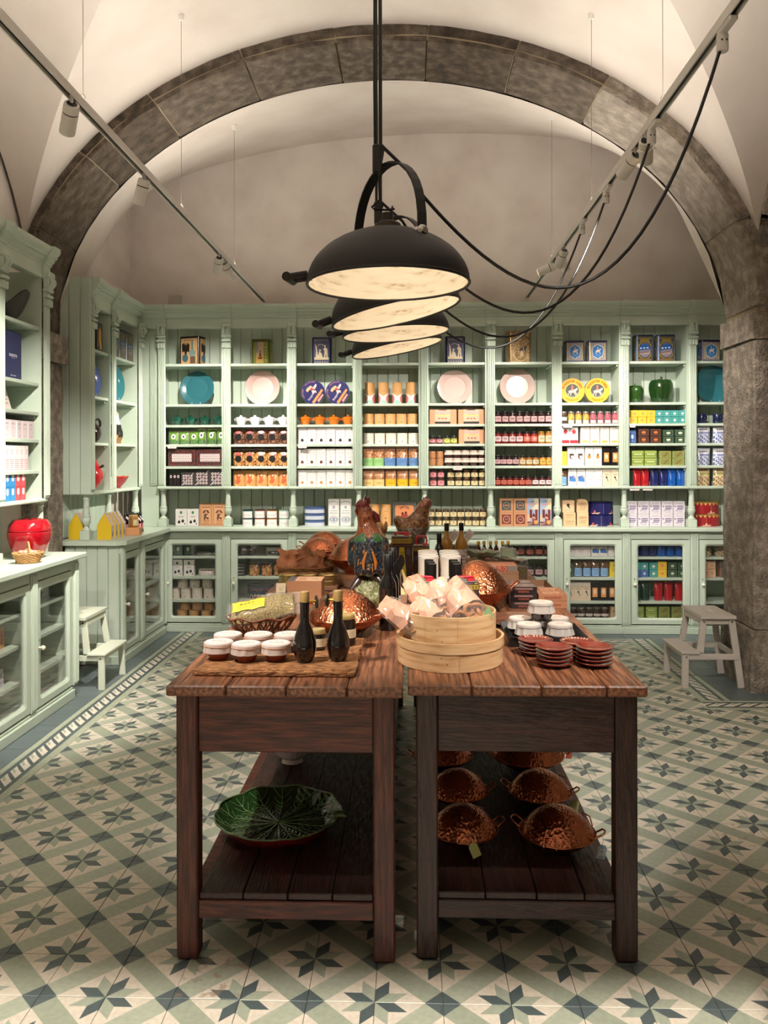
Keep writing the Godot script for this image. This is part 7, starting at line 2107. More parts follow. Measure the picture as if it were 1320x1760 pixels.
	part(jg, "body", B.new().lathe([0,0,0.05,0,0.075,0.03,0.088,0.075,0.08,0.115,0.055,0.145,0.042,0.165,0.048,0.195,0.044,0.195,0.038,0.16],24),jm)
	part(jg, "handle", B.new().tube([Vector3(0.046,0.185,0),Vector3(0.075,0.195,0),Vector3(0.095,0.175,0),Vector3(0.095,0.145,0),Vector3(0.075,0.115,0)],0.011,8),jm)
	lput(jg, "brown glazed jug in the narrow left bay", "jug", 6.47,1.723,-2.60,60.0)
	var gd := proto("ceramic_gourd")
	part(gd, "body", B.new().lathe([0,0,0.04,0.0,0.085,0.05,0.112,0.105,0.108,0.15,0.08,0.205,0.055,0.25,0.042,0.3,0.03,0.322,0,0.326],28),mt(rgb(176,28,34),0.1,0.0,0.8))
	part(gd, "stem", B.new().tube([Vector3(0.09,0.19,0),Vector3(0.118,0.205,0)],[0.008,0.012],7),mt(rgb(60,50,30),0.4))
	lput(gd, "red ceramic gourd with a pointed neck in the narrow bay", "ornament", 6.47,BOARD, -2.61,0.0)
	var bt := corner_tin(0.165,0.25,0.12, "palace", rgb(150,156,168),rgb(50,60,84))
	for i in 3: lput(bt, "bright blue and gold tin in the left corner bay, %s" % ["nearest", "middle", "farthest"][i], "tin", 6.83 + 0.175 * i, R[0],-2.58,90.0, "tins in the left corner bay")
	lput(plate(0.175,rgb(40,104,112)), "large teal plate leaning in the left corner bay shelf", "plate", 6.98,R[1],-2.61,78.0)
	toucan(Vector3(-2.60,1.7235,-7.02))
	var yb := proto("striped_bowl")
	part(yb, "bowl", B.new().lathe([0,0,0.04,0,0.075,0.05,0.082,0.072,0.078,0.072,0.07,0.05,0,0.01],26),mt(rgb(206,150,40),0.3,0.0,0.4))
	part(yb, "red_patch", B.new().lathe([0.052,0.02,0.0765,0.051,0.0835,0.072],8,Vector3.ZERO, -2.0,-0.9),mt(rgb(150,24,36),0.3,0.0,0.4))
	lput(yb, "small yellow and red bowl before the toucan figure", "bowl", 6.84,1.723,-2.59,90.0)
	var rb := proto("textured_bowl")
	part(rb, "bowl", B.new().lathe([0,0,0.055,0,0.06,0.006,0.105,0.055,0.128,0.098,0.122,0.1,0.1,0.06,0.05,0.014,0,0.012],40),M.red_bumpy)
	var rm: Array = []; var rmr: Array = []
	for i in 60: rm.append(Vector3(sin(TAU * i / 60) * 0.126,0.1 + 0.003 * sin(i * 1.2),cos(TAU * i / 60) * 0.126)); rmr.append(0.004)
	part(rb, "rim", B.new().tube(rm, rmr, 5,true),mt(rgb(206,70,40),0.25))
	lput(rb, "red bumpy ceramic bowl in the left corner bay", "bowl", 7.06,BOARD, -2.63,90.0)
	lput(cd, "small cream card beside the red bumpy bowl", "card", 6.86,BOARD, -2.56,80.0, "", 0.7)
	# far left counter: yellow gable cartons, boxes and bottles
	var gc := proto("gable_carton")
	var tent := PackedVector2Array([Vector2(-0.042,0),Vector2(0.042,0),Vector2(0.042,0.085),Vector2(0.0,0.158),Vector2(-0.042,0.085)])
	part(gc, "carton", B.new().extr(tent, -0.026,0.026),mt(rgb(214,180,30),0.45))
	for s in [-1.0,1.0]:
		var q := B.new()
		q.xf = Transform3D(Basis(Vector3.UP, s * PI * 0.5),Vector3.ZERO)
		q.q(Vector3(-0.0262,0.0,0.0428),Vector3(0.0262,0.0,0.0428),Vector3(0.0262,0.086,0.0428),Vector3(-0.0262,0.086,0.0428),Vector3.BACK, Rect2(P.tentprint.position + P.tentprint.size * Vector2(0,0.5),P.tentprint.size * Vector2(1,0.5)))
		q.q(Vector3(-0.0262,0.086,0.0428),Vector3(0.0262,0.086,0.0428),Vector3(0.0262,0.16,0.0005),Vector3(-0.0262,0.16,0.0005),Vector3(0,0.5,1),Rect2(P.tentprint.position, P.tentprint.size * Vector2(1,0.5)))
		part(gc, "printed_side", q, M.paper)
	var gx := [[-2.63,6.28],[-2.63,6.352],[-2.40,6.27],[-2.395,6.342],[-2.39,6.414],[-2.385,6.486]]
	for i in 6: lput(gc, "yellow gable-topped carton on the far left counter, %s" % ["leftmost behind the baluster", "second behind the baluster", "in front of its row", "second of its row", "third of its row", "last of its row"][i], "carton", gx[i][1],C, gx[i][0],4.0, "yellow gable cartons", 1.3)
	solo("timber_block", B.new().box(Vector3(0,0.0325,0),Vector3(0.12,0.065,0.10),0.003),mt(rgb(206,146,96),0.6), "peach wooden block under the cork-capped jar", "block", Vector3(-2.30,C + 0.0005,-6.62),8.0)
	var cj := jar("honey_jar", 0.04,0.1,rgb(150,104,40),rgb(190,150,90), "creamlabel", 0.7)
	lput(cj, "honey jar with cream label on the wooden block", "jar", 6.62,C + 0.066,-2.30,80.0)
	var ib := bottle("sauce_bottle", [0,0,0.026,0,0.028,0.004,0.028,0.09,0.022,0.115,0.011,0.135,0.011,0.165],rgb(34,10,14),rgb(20,18,18),0.15,0.022,0.013, "pinklabel", 0.03,0.08,0.0285)
	var tagm := mt(rgb(222,214,206),0.6)
	for i in 8:
		var bo := lput(ib, "dark sauce bottle with neck tag on the far left counter, %s" % ["nearest", "second", "third", "fourth", "fifth", "sixth", "seventh", "farthest"][i], "bottle", 6.70 + 0.06 * (i / 2) + 0.02 * (i % 2),C, -2.33 - 0.075 * (i % 2),70.0 + i * 7.0, "dark sauce bottles")
		part(bo, "neck_tag", B.new().box(Vector3(0.0,0.0,0.0),Vector3(0.028,0.05,0.001),0.0003,P.whitelabel, side_of("whitelabel")),M.paper, Vector3(0.0,0.125,0.03),Vector3(-35,0,35))
func toucan(at: Vector3) -> void:
	var t := thing("toucan_figure", "black and white ceramic toucan with orange beak in the corner bay", "ornament", at, 80.0)
	var cb := Color(0.02,0.02,0.022); var cw := Color(0.75,0.70,0.66); var co := Color(0.75,0.28,0.05)
	var f := func(p: Vector3) -> Color:
		if p.y > 0.25 and p.x < -0.012: return co
		if p.y > 0.17: return cw
		if p.y < 0.06: return Color(0.25,0.14,0.05)
		return cb
	var b := blob([[Vector3(0,0.0,0),0.05,Vector3(0,0.04,0),0.045],[Vector3(0.01,0.08,0),0.062,Vector3(0,0.15,0),0.05],[Vector3(0,0.17,0),0.038,Vector3(0,0.25,0),0.03],[Vector3(-0.02,0.265,0),0.022,Vector3(-0.055,0.26,0.02),0.012],[Vector3(0.03,0.1,0),0.045,Vector3(0.075,0.03,-0.01),0.02]],0.008,0.01,f)
	var m := mt(Color.WHITE, 0.12,0.0,0.7).duplicate() as StandardMaterial3D
	m.vertex_color_use_as_albedo = true
	part(t, "body", b, m)
# --- goods behind the glass doors
func cupboard_goods() -> void:
	var S := [0.69,0.50,0.285,0.106]
	var D := 7.44
	# bay 0
	row(carton("dark_carton", 0.075,0.12,0.05, "tea3"),2,0,0.1,0.44,S[0], "dark green carton behind glass in the left corner cupboard", "box", 0.025,D)
	for i in 2:
		var cl := inst("folded_cloth", ruffle(0.06,0.02,0.018,0.25,5,0.012,60 + i),mt(rgb(196,190,184),0.9))
		keep(cl)
		put(cl, "white folded cloth in the left corner cupboard, %s" % ["left", "right"][i], "cloth", Vector3(bx(0,0.6 + 0.28 * i),S[0] + 0.001,-7.53),0.0, "folded cloths in the cupboard")
	row(carton("fig_carton", 0.098,0.15,0.05, "figbox"),2,0,0.06,0.48,S[1], "white fig carton behind glass in the left corner cupboard", "box", 0.025,D)
	put(pouch("clear_bag", 0.15,0.06,0.07, "whitelabel", "gloss", 33), "crumpled clear bag behind glass beside fig cartons", "bag", Vector3(bx(0,0.66),S[1],-7.5))
	put(carton("orange_carton", 0.08,0.06,0.06, "kraftlabel"), "orange carton behind glass right of the clear bag", "box", Vector3(bx(0,0.9),S[1],-7.5))
	var wc := canister("white_canister", 0.047,0.098, "canister1", rgb(206,196,184))
	row(wc, 5,0,0.0,1.0,S[2], "cream canister behind glass, lower layer", "canister", 0.047,D)
	row(wc, 4,0,0.12,1.0,S[2] + 0.0985, "cream canister behind glass, upper layer", "canister", 0.047,D + 0.02)
	var tc := canister("tan_canister", 0.047,0.07, "canister0", rgb(206,154,98))
	row(tc, 4,0,0.12,0.98,S[3], "tan canister behind glass, lower layer", "canister", 0.047,D)
	row(tc, 4,0,0.16,1.02,S[3] + 0.0705, "tan canister behind glass, upper layer", "canister", 0.047,D + 0.03)
	# bay 1
	put(carton("black_box", 0.12,0.07,0.1, "spine"), "black box behind glass in the second cupboard, top shelf", "box", Vector3(bx(1,0.25),S[0],-7.5))
	put(carton("domino_box", 0.2,0.082,0.08, "domino"), "kraft box with black and white print behind glass", "box", Vector3(bx(1,0.78),S[0],-7.49))
	for j in 4: put(carton("flat_box", 0.09,0.028,0.1, "spine"), "flat black box behind glass, %s in its stack" % ["lowest", "second", "third", "topmost"][j], "box", Vector3(bx(1,0.13),S[1] + 0.0285 * j, -7.5),0.0, "flat black boxes")
	row(pouch("biscuit_bag", 0.1,0.125,0.06, "biscuitbag", "gloss", 8),3,1,0.26,0.92,S[1], "bag of golden biscuits behind glass", "bag", 0.036,D)
	put(drum_tin(0.125,0.12, "sortido", rgb(30,32,80),0.8), "navy oval tin lettered SORTIDO SELECCAO behind glass", "tin", Vector3(bx(1,0.45),S[2],-7.57))
	row(carton("dark_carton", 0.12,0.11,0.1, "minerva"),3,1,0.05,0.9,S[3], "dark carton at the bottom of the second cupboard", "box", 0.05,D)
	# bay 2 and 4 show little more than their frames; bay 5
	var dj := jar("preserve_jar", 0.036,0.1,rgb(60,20,20),rgb(26,24,24), "jar5", 0.6,0.0,0.7)
	row(dj, 6,5,0.06,1.0,S[0], "preserve jar with red label behind glass, top shelf", "jar", 0.036,D)
	row(jar("preserve_jar", 0.036,0.11,rgb(36,18,22),rgb(26,24,24), "jar0", 0.6,0.0,0.7),6,5,0.06,1.0,S[1], "dark preserve jar behind glass, second shelf", "jar", 0.036,D)
	row(dj, 6,5,0.06,1.0,S[2], "preserve jar behind glass, third shelf", "jar", 0.036,D)
	row(dj, 6,5,0.06,1.0,S[3], "preserve jar behind glass, bottom shelf", "jar", 0.036,D)
	# bay 6
	row(carton("plain_carton", 0.074,0.125,0.05, "plainpack"),3,6,0.08,0.5,S[0], "plain white carton behind glass, top shelf", "box", 0.025,D)
	row(carton("sea_carton", 0.074,0.125,0.05, "bluepack"),2,6,0.51,0.79,S[0], "white and blue carton behind glass, top shelf", "box", 0.025,D)
	row(carton("portrait_carton", 0.074,0.125,0.05, "plainpack"),1,6,0.8,0.94,S[0], "rightmost white carton behind glass on the top shelf", "box", 0.025,D)
	row(carton("dark_carton", 0.07,0.13,0.05, "tea3"),1,6,0.08,0.2,S[1], "dark green carton behind glass beside blue-labelled bags", "box", 0.025,D)
	row(pouch("blue_label_bag", 0.078,0.15,0.05, "bluepouch", "gloss", 16),4,6,0.22,0.82,S[1], "bag with pale blue label behind glass", "bag", 0.03,D)
	row(carton("yellow_carton", 0.066,0.14,0.05, "yellowbox"),1,6,0.83,0.95,S[1], "yellow carton behind glass beside blue-labelled bags", "box", 0.025,D)
	row(carton("portrait_carton", 0.074,0.165,0.05, "lisbonfig"),3,6,0.08,0.5,S[2], "white profile carton behind glass", "box", 0.025,D)
	row(carton("black_carton", 0.078,0.165,0.05, "orangewin", "gloss"),3,6,0.5,0.94,S[2], "black carton with orange window behind glass", "box", 0.025,D)
	row(jar("nut_jar", 0.035,0.115,rgb(60,34,30),rgb(160,150,146), "whitelabel", 0.3,0.7),5,6,0.14,0.82,S[3], "nut jar with metal lid at the cupboard bottom", "jar", 0.035,D)
	row(carton("cream_box", 0.06,0.12,0.06, "lisbon"),1,6,0.84,0.95,S[3], "cream carton right of the nut jars behind glass", "box", 0.03,D)
	# bay 7
	row(foil_bag(rgb(28,36,92),0.076),3,7,0.06,0.5,S[0], "navy foil bag behind glass", "bag", 0.03,D)
	row(foil_bag(rgb(20,84,170),0.076),3,7,0.5,0.96,S[0], "bright blue foil bag behind glass", "bag", 0.03,D)
	for j in 2:
		var ud: String = ["lower", "upper"][j]
		row(carton("tea_box", 0.07,0.066,0.06,["tea4", "tea1"][j]),2,7,0.08,0.34,S[1] + 0.0665 * j, "%s box behind glass, far left pair" % ["blue", "plain teal"][j], "box", 0.03,D)
		row(carton("tea_box", 0.075,0.066,0.06, "tea1"),1,7,0.36,0.5,S[1] + 0.0665 * j, "teal box behind glass, %s one" % ud, "box", 0.03,D)
		row(carton("tea_box", 0.08,0.07,0.06, "tea0"),1,7,0.5,0.66,S[1] + 0.0705 * j, "yellow box behind glass, %s one" % ud, "box", 0.03,D)
		row(carton("tea_box", 0.085,0.068,0.06, "tea3"),2,7,0.67,1.0,S[1] + 0.0685 * j, "dark green box behind glass, %s row" % ud, "box", 0.03,D)
		row(carton("lime_box", 0.1,0.062,0.06, "lime"),2,7,0.06,0.5,S[3] + 0.0625 * j, "lime green box behind glass, %s row" % ud, "box", 0.03,D)
		row(carton("olive_box", 0.1,0.062,0.06, "olive"),2,7,0.5,0.94,S[3] + 0.0625 * j, "olive box behind glass, %s row" % ud, "box", 0.03,D)
	row(foil_bag(rgb(28,56,40),0.076),2,7,0.08,0.38,S[2], "dark green foil bag behind glass", "bag", 0.03,D)
	row(foil_bag(rgb(168,24,34),0.076),3,7,0.44,0.96,S[2], "red foil bag behind glass", "bag", 0.03,D)
	# bay 8
	row(pouch("cream_bag", 0.12,0.13,0.06, "creambag", "gloss", 22),2,8,0.04,0.6,S[0], "cream printed bag behind glass by the pier", "bag", 0.035,D)
	for j in 2: row(carton("brown_box", 0.14,0.075,0.08, "kraftlabel", "paper", rgb(160,112,80)),2,8,0.04,0.72,S[1] + 0.0755 * j, "brown box behind glass by the pier, %s row" % ["lower", "upper"][j], "box", 0.04,D)
	put(drum_tin(0.13,0.09, "redside", rgb(150,30,36),0.8), "red tin at the bottom of the cupboard by the pier", "tin", Vector3(bx(8,0.36),S[3],-7.58))
	# far left cupboards, facing the room
	for a in [[6.47, "narrow far left"],[7.03, "corner far left"]]:
		var d: float = a[0]
		for i in 3:
			lput(carton("cupboard_carton", 0.085,0.11,0.05,["figbox", "sprigpack", "redpack"][i]), "small printed carton in the %s cupboard, %s shelf" % [a[1],["top", "second", "bottom"][i]], "box", d - 0.06,[S[0],S[1],S[3]][i],-2.38,84.0)
			lput(jar("cupboard_jar", 0.04,0.1,rgb(90,44,34),rgb(60,50,46), "creamlabel", 0.7), "jar in the %s cupboard, %s shelf" % [a[1],["top", "second", "bottom"][i]], "jar", d + 0.07,[S[0],S[1],S[2]][i],-2.39,84.0)
	# near left cupboards
	for i in 4: lput(carton("black_carton", 0.085,0.13,0.06,["spine", "tea3", "spine", "tea3"][i]), "dark carton at the top of the near left cupboard, %s" % ["nearest", "second", "third", "farthest"][i], "box", 4.86 + 0.1 * i, S[0],-2.42,90.0, "dark cartons in the near left cupboard")
	var pg := pouch("speckled_bag", 0.08,0.115,0.06, "brownbag", "gloss", 40)
	for i in 2: lput(pg, "speckled brown bag in the near left cupboard, %s" % ["nearer", "farther"][i], "bag", 4.88 + 0.075 * i, S[1],-2.38,90.0, "speckled bags")
	var bw := inst("clay_saucer", B.new().lathe([0,0,0.036,0,0.058,0.012,0.056,0.014,0.034,0.005,0,0.005],22),mt(rgb(112,44,30),0.2,0.0,0.5))
	keep(bw)
	for j in 5: lput(bw, "small clay saucer in the near left cupboard, %s of its stack" % ["lowest", "second", "third", "fourth", "topmost"][j], "saucer", 4.9,S[2] + 0.0125 * j, -2.38,0.0, "stacked clay saucers behind glass")
	for i in 3: lput(carton("pink_carton", 0.055,0.13,0.05, "orangebag"), "pink and orange carton in the cupboard at the left edge, %s" % ["nearest", "second", "farthest"][i], "box", 4.44 + 0.065 * i, S[1],-2.38,90.0, "pink cartons")
	for j in 2:
		for i in 3: lput(carton("silver_box", 0.06,0.05,0.06, "violet"), "small grey patterned box in the left edge cupboard, %s %s" % [["lower", "upper"][j],["nearest", "middle", "farthest"][i]], "box", 4.42 + 0.065 * i, S[2] + 0.0505 * j, -2.38,90.0, "small grey boxes")
# --- goods on the two tables (top at 0.88)
const TOP := 0.8805
func tp(x: float, d: float, h := 0.0) -> Vector3: return Vector3(x, TOP + h, -d)
func fold(g: FastNoiseLite, p: Vector3,a: float) -> Vector3:
	return Vector3(g.get_noise_3d(p.x * 400,p.y * 400,p.z * 400 + 11),g.get_noise_3d(p.x * 400 + 50,p.y * 400,p.z * 400),g.get_noise_3d(p.x * 400,p.y * 400 + 90,p.z * 400)) * a
func ring_biscuit(r: float) -> B:
	# fluted ring biscuit
	var t: Array = []; var rr: Array = []
	for i in 36: t.append(Vector3(sin(TAU * i / 36) * r, 0,cos(TAU * i / 36) * r)); rr.append(r * (0.42 + 0.05 * sin(i * PI / 1.5)))
	return B.new().tube(t, rr, 8,true)
func biscuit_bag(label: String, at: Vector3,tilt: Vector3,l: float, w: float, seed_: int) -> void:
	# cellophane bag lying on its side: ring biscuits at the mouth end, salmon paper wrapped over the rest
	var t := thing("biscuit_packet", label, "packet", at, 0.0, "salmon wrapped biscuit packets")
	t.rotation_degrees = tilt
	var g := FastNoiseLite.new()
	g.seed = seed_; g.frequency = 0.05
	var paper := B.new()
	for s in [1.0,-1.0]:
		var G := grid_of(5,5,func(u, v):
			var x: float = (u - 0.5) * w * (1.12 - 0.3 * v)
			var z: float = s * w * 0.33 * sqrt(maxf(0.0,1.0 - pow(2.0 * u - 1.0,2.0))) * (1.0 - 0.8 * v * v)
			var p := Vector3(x, 0.4 * l + v * 0.66 * l, z)
			return p + fold(g, p * 0.7,0.03 if u > 0.01 and u < 0.99 else 0.0))
		for j in 5:
			for i in 5:
				var r0 := Rect2(P.pinkpaper.position + P.pinkpaper.size * Vector2(i, 4 - j) / 5.0,P.pinkpaper.size / 5.0)
				var mid: Vector3 = (G[j][i] + G[j][i + 1] + G[j + 1][i] + G[j + 1][i + 1]) * 0.25 - Vector3(0,0.6 * l, 0)
				var hn := Vector3(mid.x * 0.3,0,s)
				var n1: Vector3 = (G[j][i + 1] - G[j][i]).cross(G[j + 1][i + 1] - G[j][i]).normalized()
				var n2: Vector3 = (G[j + 1][i + 1] - G[j][i]).cross(G[j + 1][i] - G[j][i]).normalized()
				if n1.dot(hn) < 0.0: n1 = -n1
				if n2.dot(hn) < 0.0: n2 = -n2
				paper.t3(G[j][i],G[j][i + 1],G[j + 1][i + 1],n1,n1,n1,Vector2(r0.position.x, r0.end.y),r0.end, Vector2(r0.end.x, r0.position.y))
				paper.t3(G[j][i],G[j + 1][i + 1],G[j + 1][i],n2,n2,n2,Vector2(r0.position.x, r0.end.y),Vector2(r0.end.x, r0.position.y),r0.position)
	part(t, "paper_wrap", paper, M.gloss)
	var film := B.new()
	for s in [1.0,-1.0]:
		film.grid(grid_of(10,12,func(u, v):
			var x: float = (u - 0.5) * w * 1.1 * (1.0 + 0.05 * sin(v * 5.0))
			var y: float = -0.02 + v * l * 1.08
			var full: float = clampf(v * 6.0,0.0,1.0) * (1.0 - 0.9 * clampf((v - 0.85) * 6.0,0.0,1.0))
			var z: float = s * (w * 0.36 * sqrt(maxf(0.0,1.0 - pow(2.0 * u - 1.0,2.0))) * full + 0.002)
			var p := Vector3(x, y, z)
			return p + fold(g, p * 1.3,0.008)),Vector3(0,0,s))
	part(t, "cellophane", film, M.clear)
	var bm := mt(rgb(168,112,64),0.75)
	var me := ring_biscuit(w * 0.15).mesh()
	var rg := RandomNumberGenerator.new()
	rg.seed = seed_
	for i in 9:
		shared(t, "biscuit", me, bm, Vector3((i % 3 - 1) * w * 0.28 + rg.randf_range(-0.004,0.004),0.07 * l + (i / 3) * 0.12 * l, rg.randf_range(-0.3,0.5) * w * 0.3),Vector3(rg.randf_range(20,160),rg.randf_range(0,180),rg.randf_range(-30,30)))
func grid_of(nx: int, ny: int, f: Callable) -> Array:
	var G: Array = []
	for j in ny + 1:
		var rw: Array = []
		for i in nx + 1: rw.append(f.call(float(i) / nx, float(j) / ny))
		G.append(rw)
	return G
func round_box(called: String, label: String, at: Vector3,r: float, h: float, lidr := 0.0) -> void:
	# bentwood box: thin round wall, lapped joint with tacks, open top
	var t := thing(called, label, "box", at)
	part(t, "wall", B.new().lathe([0,0,r - 0.002,0,r, 0.002,r, h - 0.001,r - 0.001,h, r - 0.005,h, r - 0.006,h - 0.002,r - 0.006,0.008,0,0.008],64),M.ply)
	part(t, "lap", B.new().lathe([r + 0.0015,0.001,r + 0.0015,h - 0.001],16,Vector3.ZERO, -0.55,0.12),M.ply)
	part(t, "lap_edge", B.new().box(Vector3(sin(0.12) * (r + 0.0006),h * 0.5,cos(0.12) * (r + 0.0006)),Vector3(0.0014,h - 0.002,0.004)),mt(rgb(206,150,104),0.6))
	for k in 3: part(t, "tack", B.new().lathe([0.0022,0,0,0.001],6),mt(rgb(60,40,26),0.5),Vector3(sin(-0.1 - 0.1 * k) * (r + 0.0016),h * (0.3 + 0.22 * k),cos(-0.1 - 0.1 * k) * (r + 0.0016)),Vector3(90,0,0))
	if lidr > 0.0: part(t, "hoop", B.new().lathe([lidr - 0.004,h - 0.035,lidr, h - 0.035,lidr, h, lidr - 0.004,h, lidr - 0.004,h - 0.035],64),M.ply)
func open_tray(called: String, label: String, cat: String, at: Vector3,turn: float, w: float, d: float, h: float, m: Material, flare := 0.0,th := 0.003) -> Node3D:
	var t := thing(called, label, cat, at, turn)
	part(t, "base", B.new().box(Vector3(0,0.0015,0),Vector3(w, 0.003,d),0.0005),m)
	for s in [-1.0,1.0]:
		part(t, "side", B.new().box(Vector3(0,h * 0.5,0),Vector3(w + flare * 2,h, th),0.0006),m, Vector3(0,0.0,s * (d * 0.5 + flare * 0.4)),Vector3(rad_to_deg(atan2(flare, h)) * s, 0,0))
		part(t, "side", B.new().box(Vector3(0,h * 0.5,0),Vector3(th, h, d + flare * 1.2),0.0006),m, Vector3(s * (w * 0.5 + flare * 0.4),0.0,0),Vector3(0,0,-rad_to_deg(atan2(flare, h)) * s))
	return t
func tagged(parent: Node3D, at: Vector3,turn: Vector3,c: Color, k := "") -> void:
	var poly := PackedVector2Array([Vector2(-0.016,-0.025),Vector2(0.016,-0.025),Vector2(0.016,0.012),Vector2(0.008,0.022),Vector2(-0.008,0.022),Vector2(-0.016,0.012)])
	var b := B.new().extr(poly, -0.0005,0.0005,P[k] if k else sw(c),sw(c))
	part(parent, "paper_tag", b, M.paper, at, turn)
	part(parent, "tag_string", B.new().tube([at + Vector3(0,0.02,0),at + Vector3(0.004,0.036,-0.006),at + Vector3(0.0,0.05,-0.014)],0.0008,4),mt(rgb(150,130,100),0.9))
func table_goods() -> void:
	jit.seed = 777
	# --- bark tray, front left
	var tr := thing("cork_tray", "rough cork bark tray at the front of the left table", "tray", tp(-0.45,2.90))
	for i in 7:
		var a := -0.235 + 0.0725 * i + 0.005
		var b := B.new()
		b.box(Vector3(0,0.0085,0),Vector3(0.535 - 0.012 * jit.randf(),0.017,0.0715),0.003)
		part(tr, "bark_strip", b, M.cork, Vector3(0.003 * (i % 2),0,-a),Vector3(0,0.3 * (i % 3 - 1),0))
	part(tr, "front_roll", B.new().tube([Vector3(-0.272,0.012,0.246),Vector3(-0.1,0.014,0.249),Vector3(0.08,0.012,0.247),Vector3(0.268,0.013,0.246)],[0.011,0.0105,0.012,0.0115],8),M.cork)
	var po := proto("clay_pot")
	part(po, "pot", B.new().lathe([0,0,0.029,0,0.031,0.004,0.044,0.03,0.049,0.05,0.047,0.051,0,0.05],22),mt(rgb(142,62,38),0.45,0.0,0.2))
	part(po, "paper_cap", ruffle(0.0505,0.06,0.034,0.04,9,0.0028,5),mt(rgb(192,176,168),0.85))
	var pp := B.new()
	pp.xf = Transform3D(Basis(Vector3.RIGHT, Vector3.FORWARD, Vector3.UP),Vector3(0,0.0605,0))
	var cp := PackedVector2Array()
	for i in 24: cp.append(Vector2(sin(TAU * i / 24),cos(TAU * i / 24)) * 0.045)
	pp.extr(cp, 0,0.0006,P.clothtop, side_of("clothtop"))
	part(po, "print", pp, M.paper)
	var rbd: Array = []
	for i in 24: rbd.append(Vector3(sin(TAU * i / 24) * 0.0515,0.048,cos(TAU * i / 24) * 0.0515))
	part(po, "band", B.new().tube(rbd, 0.0011,5,true),mt(rgb(190,130,90),0.7))
	var pos := [[-0.672,2.80, "front row, left"],[-0.57,2.775, "front row, middle"],[-0.468,2.785, "front row, right"],[-0.668,2.925, "back row, left"],[-0.556,2.925, "back row, middle"],[-0.448,2.925, "back row, right"]]
	for a in pos: put(po, "small clay pot with white paper cap on the cork tray, " + a[2], "pot", tp(a[0],a[1],0.018),jit.randf_range(-20,20), "paper capped clay pots")
	var fl := bottle("liqueur_flask", [0,0,0.024,0,0.03,0.006,0.041,0.045,0.039,0.075,0.026,0.115,0.0165,0.135,0.0158,0.15,0.0165,0.2,0.0165,0.205],rgb(16,13,15),rgb(166,136,84),0.205,0.036,0.0165)
	part(fl, "wire_ring", B.new().tube([Vector3(-0.018,0.204,0),Vector3(0,0.205,0.018),Vector3(0.018,0.206,0),Vector3(0,0.205,-0.018)],0.0016,5,true),M.steel)
	part(fl, "pourer", B.new().tube([Vector3(0.016,0.206,0.004),Vector3(0.038,0.207,0.006)],0.004,7),mt(rgb(196,160,70),0.3,0.8))
	part(fl, "stopper", B.new().lathe([0.0,-0.003,0.022,-0.002,0.022,0.002,0,0.003],18),M.black, Vector3(0.04,0.204,0.007),Vector3(20,0,90))
	put(fl, "black glass flask with gold cap on the cork tray, left one", "bottle", tp(-0.366,2.765,0.018),20.0, "black glass flasks")
	put(fl, "black glass flask with gold cap on the cork tray, right one", "bottle", tp(-0.253,2.79,0.018),170.0, "black glass flasks")
	var dj := jar("dark_jar", 0.026,0.075,rgb(24,18,18),rgb(206,186,132), "smalltag", 0.6,0.4)
	put(dj, "small dark jar with cream label behind the left flask", "jar", tp(-0.338,2.945,0.018),10.0)
	put(jar("dark_jar", 0.038,0.115,rgb(24,18,18),rgb(196,170,110), "smalltag", 0.4,0.4), "tall dark jar with gold lid behind the right flask", "jar", tp(-0.245,3.02,0.018),30.0)
	# --- wire basket with a bag of dried herbs
	var sb := thing("open_basket", "open reddish cane basket with a herb bag behind the clay pots", "basket", tp(-0.60,3.22),8.0)
	var cane := mt(rgb(110,62,36),0.55)
	for j in 2:
		var rr: float = [0.07,0.125][j]
		var pts: Array = []
		for i in 36: pts.append(Vector3(sin(TAU * i / 36) * rr * 1.1,[0.006,0.085][j] + (0.006 * sin(i * 1.4) if j else 0.0),cos(TAU * i / 36) * rr * 0.8))
		part(sb, "hoop", B.new().tube(pts, 0.0045,6,true),cane)
	for i in 22:
		var a := TAU * i / 22.0
		for s in [-0.34,0.34]:
			part(sb, "stake", B.new().tube([Vector3(sin(a) * 0.077,0.006,cos(a) * 0.056),Vector3(sin(a + s * 0.5) * 0.114,0.045,cos(a + s * 0.5) * 0.083),Vector3(sin(a + s) * 0.1375,0.085,cos(a + s) * 0.1)],0.0032,5),cane)
	var hb := thing("herb_bag", "clear bag of dried oregano with yellow label in the cane basket", "bag", tp(-0.595,3.22,0.11),8.0)
	hb.rotation_degrees = Vector3(30,10,13)
	var hg := FastNoiseLite.new()
	hg.seed = 3; hg.frequency = 0.06
	var hbody := B.new()
	for s in [1.0,-1.0]:
		hbody.grid(grid_of(26,12,func(u, v):
			var x: float = (u - 0.5) * 0.255
			var e: float = sqrt(maxf(0.0,1.0 - pow(2.0 * v - 1.0,2.0)))
			var en: float = clampf(u * 5.0,0.25,1.0) * clampf((1.0 - u) * 5.0,0.4,1.0)
			var p := Vector3(x, s * 0.034 * e * en, (0.5 - v) * 0.125 * (0.8 + 0.2 * en))
			return p + fold(hg, p, 0.006)),Vector3(0,s, 0))
	part(hb, "herbs", hbody, M.herb)
	var hf := B.new()
	for s in [1.0,-1.0]:
		hf.grid(grid_of(20,10,func(u, v):
			var x: float = (u - 0.46) * 0.30
			var e: float = sqrt(maxf(0.0,1.0 - pow(2.0 * v - 1.0,2.0)))
			var p := Vector3(x, s * (0.037 * e * clampf((1.0 - u) * 4.0,0.3,1.0) + 0.001), (0.5 - v) * 0.137)
			return p + fold(hg, p * 1.2,0.006)),Vector3(0,s, 0))
	part(hb, "cellophane", hf, M.clear)
	var yl := B.new()
